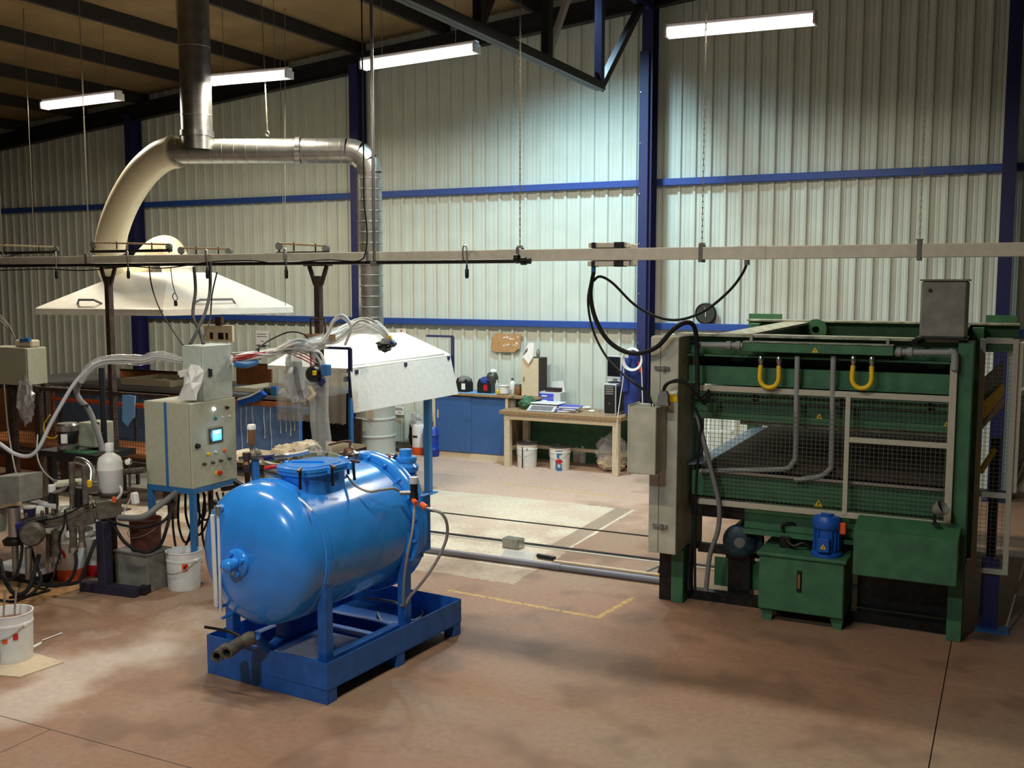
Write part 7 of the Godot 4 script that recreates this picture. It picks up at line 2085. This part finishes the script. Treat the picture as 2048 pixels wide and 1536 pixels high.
func tubes() -> void:
	# wrapped hose arm going left from the small cabinet
	var t := thing("wrapped_hose", "hose bundle wrapped in grey film arching from the small cabinet to the left", "hose")
	part(t, "bundle", hose(pz([[366, 722, -7.8], [340, 716, -7.75], [315, 712, -7.7], [285, 720, -7.65], [245, 718, -7.6], [205, 722, -7.5], [180, 735, -7.4], [160, 762, -7.35]]), [0.030, 0.032, 0.036, 0.040, 0.045, 0.050, 0.052, 0.048, 0.050, 0.056, 0.058, 0.052, 0.046, 0.050, 0.056, 0.060, 0.056, 0.050, 0.052, 0.056, 0.058, 0.055, 0.050, 0.048, 0.050, 0.052, 0.050, 0.048, 0.046, 0.048, 0.050, 0.052, 0.050, 0.046, 0.044, 0.046, 0.048, 0.046, 0.044, 0.042, 0.042, 0.042, 0.042], 14), "clear_film", "film-wrapped bundle")
	for k in 4: part(t, "inner_tube", hose(pz([[366, 720 + k * 2, -7.8], [315, 711 + k * 2, -7.7], [285, 718 + k * 2, -7.65], [245, 715 + k * 3, -7.6], [205, 718 + k * 3, -7.5], [180, 731 + k * 3, -7.4], [160, 760 + k * 2, -7.35]]), 0.012, 8), ["wire_grey", "wire_white", "rubber", "grey_light"][k])
	part(t, "pale_branch", hose(pz([[178, 736, -7.4], [150, 765, -7.3], [125, 805, -7.2], [100, 850, -7.1], [78, 895, -7.0], [58, 912, -6.95], [30, 908, -6.9], [0, 888, -6.85], [-30, 870, -6.8]]), 0.020, 10), "grey_light", "pale grey hose branch")
	part(t, "film_branch", hose(pz([[165, 752, -7.4], [153, 780, -7.4], [160, 800, -7.4], [178, 820, -7.4], [190, 850, -7.35], [200, 880, -7.3], [205, 905, -7.25]]), 0.030, 12), "grey_mid", "film-wrapped lower branch")
	for k in [[170, 812], [192, 848], [199, 868]]: part(t, "tie", turned([0.031, -0.01, 0.036, -0.01, 0.036, 0.01, 0.031, 0.01], gz(k[0], k[1], -7.37), Vector3(0.3, -1, 0), 12), "black")
	part(t, "support_post", rod(Vector3(gz(203, 735, -7.5).x, 0, -7.5), gz(203, 735, -7.5), 0.03, 10), "steel_dark")
	base_at(t, Vector3(gz(203, 735, -7.5).x, 0, -7.5))
	t = thing("yellow_lead", "thin yellow lead curling above the pump pot", "cable")
	part(t, "lead", hose(pz([[100, 830, -7.5], [88, 850, -7.5], [92, 872, -7.5], [108, 876, -7.5], [120, 866, -7.55]]), 0.006, 6), "yellow")
	base_at(t, gz(100, 830, -7.5))
	t = thing("thin_lines", "pair of thin grey lines running down from the fence to the dosing machine", "cable")
	part(t, "line", hose(pz([[8, 770, -8.6], [15, 850, -8.0], [28, 930, -7.4], [38, 960, -6.8]]), 0.009, 6), "wire_grey")
	part(t, "line", hose(pz([[75, 870, -7.6], [74, 910, -7.3], [85, 940, -7.0], [108, 962, -6.8]]), 0.009, 6), "wire_grey")
	base_at(t, gz(38, 960, -6.8))
	t = thing("grey_conduit", "grey ribbed conduit sloping from the stand to the control cabinet", "conduit")
	part(t, "conduit", hose(pz([[238, 1035, -6.9], [285, 1034, -6.95], [320, 1010, -7.1], [352, 985, -7.4]]), 0.030, 10), "grey_mid")
	base_at(t, gz(238, 1035, -6.9))
	# black leads under the control cabinet
	var r := RandomNumberGenerator.new()
	r.seed = 21
	for k in 6:
		t = thing("cabinet_lead", ["black lead hanging in the longest loop under the control cabinet", "second black lead looping under the control cabinet", "black lead bunched behind the blue leg", "thin black lead under the cabinet near the tank", "short black lead under the cabinet middle", "black lead looping close to the floor under the cabinet"][k], "cable", "black leads under the control cabinet")
		var x0 := 345.0 + k * 13.0
		var dep := [1110, 1085, 1060, 1070, 1040, 1120][k] as float
		part(t, "lead", hose(pz([[x0, 988, -7.7], [x0 - 6 + r.randf() * 8, lerpf(990, dep, 0.6), -7.65], [x0 + 14, dep, -7.6], [x0 + 34 + r.randf() * 8, lerpf(990, dep, 0.55), -7.65], [x0 + 36, 985, -7.75]]), 0.012, 6), "rubber")
		base_at(t, gz(x0, 988, -7.7))
	# tangle of white tubes from the small cabinet to the far hood
	t = thing("tube_bundle", "tangle of white and clear tubes tied between the small cabinet and the far hood", "tube bundle")
	for k in 16:
		var j := func(s: float) -> float: return r.randf_range(-s, s)
		var pts := []
		for p in [[466, 716, -7.95], [500, 712, -8.15], [540, 705, -8.45], [590, 690, -8.8], [632, 692, -9.15], [672, 672, -9.5], [712, 652, -9.9], [752, 652, -10.25], [782, 676, -10.5]]:
			var sp := 14.0 if p[0] < 500 else (7.0 if absf(p[0] - 520) < 30 else 13.0)
			pts.append([p[0] + j.call(6.0), p[1] + j.call(sp), p[2] + j.call(0.08)])
		if k % 4 == 1:
			pts = pts.slice(0, 5)
			pts.append_array([[655 + j.call(5.0), 668 + j.call(8.0), -9.3], [668 + j.call(4.0), 642 + j.call(5.0), -9.35], [688 + j.call(4.0), 634 + j.call(4.0), -9.4], [702, 655 + j.call(8.0), -9.4], [690, 690, -9.4]])
		elif k % 4 == 3:
			pts = pts.slice(0, 4)
			pts.append_array([[615 + j.call(5.0), 697 + j.call(8.0), -9.0], [640 + j.call(5.0), 715 + j.call(8.0), -9.1], [646 + j.call(4.0), 745, -9.1], [635 + j.call(8.0), 770 + j.call(6.0), -9.1]])
		part(t, "tube", hose(pz(pts), 0.012 if k % 3 else 0.016, 7), ["wire_white", "grey_light", "clear_tube", "wire_white", "wire_grey", "wire_white", "clear_tube", "grey_light"][k % 8])
	for k in 3: part(t, "red_tube", hose(pz([[466, 712 + k * 5, -7.9], [505, 708 + k * 3, -8.1], [560, 700 + k * 2, -8.6], [600, 704 + k * 6, -8.9], [630, 720 + k * 6, -9.05]]), 0.006, 6), "red")
	part(t, "blue_wrap", hose(pz([[470, 728, -7.9], [490, 730, -8.0], [512, 724, -8.2]]), 0.035, 10), "frame_blue")
	part(t, "cable_tie", turned([0.05, -0.008, 0.062, -0.008, 0.062, 0.008, 0.05, 0.008], gz(519, 708, -8.3), Vector3(1, 0.1, -0.6), 16), "black")
	part(t, "black_lead", hose(pz([[512, 700, -8.2], [540, 680, -8.5], [580, 664, -8.8], [612, 672, -9.0], [620, 700, -9.05], [622, 735, -9.1]]), 0.008, 6), "rubber")
	part(t, "film_wrap", hose(pz([[580, 695, -8.7], [625, 690, -9.1], [670, 672, -9.5], [715, 655, -9.95], [755, 660, -10.3], [780, 690, -10.5]]), 0.085, 12), "clear_film")
	part(t, "end_clamp", bumpy(gz(770, 690, -10.45), Vector3(0.10, 0.07, 0.08), 17, 0.6, 9), "oily")
	part(t, "end_cap", rod(gz(783, 684, -10.4), gz(790, 690, -10.4), 0.035, 10), "navy")
	part(t, "yellow_tag", box(S(), gz(778, 674, -10.4), Vector3(0.05, 0.04, 0.03), Basis(), 0.005), "yellow")
	base_at(t, gz(466, 716, -7.95))
	# dispensing column below the tubes
	t = thing("dispensing_mast", "film wrapped dispensing mast with blue valve head under the tubes", "dispenser")
	var c := gz(640, 780, -9.15)
	part(t, "mast", rod(Vector3(c.x, 0, c.z), c + Vector3(0, 0.3, 0), 0.055, 14), "grease")
	part(t, "mast_film", hose([Vector3(c.x, 0.75, c.z), Vector3(c.x + 0.02, 1.1, c.z), Vector3(c.x - 0.02, 1.5, c.z), c + Vector3(0, 0.25, 0)], 0.105, 14), "clear_film")
	part(t, "valve_head", turned([0, -0.08, 0.07, -0.08, 0.09, -0.05, 0.09, 0.05, 0.07, 0.08, 0, 0.08], gz(630, 748, -9.0), Vector3(0.2, 0.1, 1), 18), "oily")
	part(t, "yellow_insert", box(S(), gz(629, 746, -8.9), Vector3(0.04, 0.05, 0.03), Basis(), 0.005), "yellow")
	part(t, "blue_block", box(S(), gz(652, 740, -9.0), Vector3(0.09, 0.12, 0.08), Basis(), 0.008), "frame_blue")
	part(t, "blue_cap", rod(gz(641, 770, -9.0), gz(648, 758, -9.0), 0.035, 10), "navy")
	part(t, "side_cover", box(S(), gz(588, 755, -9.15), Vector3(0.14, 0.46, 0.16), Basis(Vector3.UP, 0.3), 0.01), "clear_film")
	part(t, "back_pad", box(S(), gz(592, 760, -9.25), Vector3(0.14, 0.42, 0.06), Basis(Vector3.UP, 0.3), 0.01), "grey_mid")
	part(t, "black_arm", hose(pz([[590, 735, -9.1], [596, 770, -9.05], [604, 800, -9.05]]), 0.03, 10), "black")
	part(t, "nozzle", hose(pz([[620, 775, -9.0], [628, 788, -8.95], [618, 798, -8.95]]), 0.025, 10), "beige")
	part(t, "film_skirt", bumpy(gz(602, 745, -9.05), Vector3(0.18, 0.30, 0.15), 61, 0.6, 12, 2.0), "clear_film")
	part(t, "foot", bx(c.x - 0.2, c.x + 0.2, 0, 0.02, c.z - 0.2, c.z + 0.2), "steel_dark")
	base_at(t, Vector3(c.x, 0, c.z))
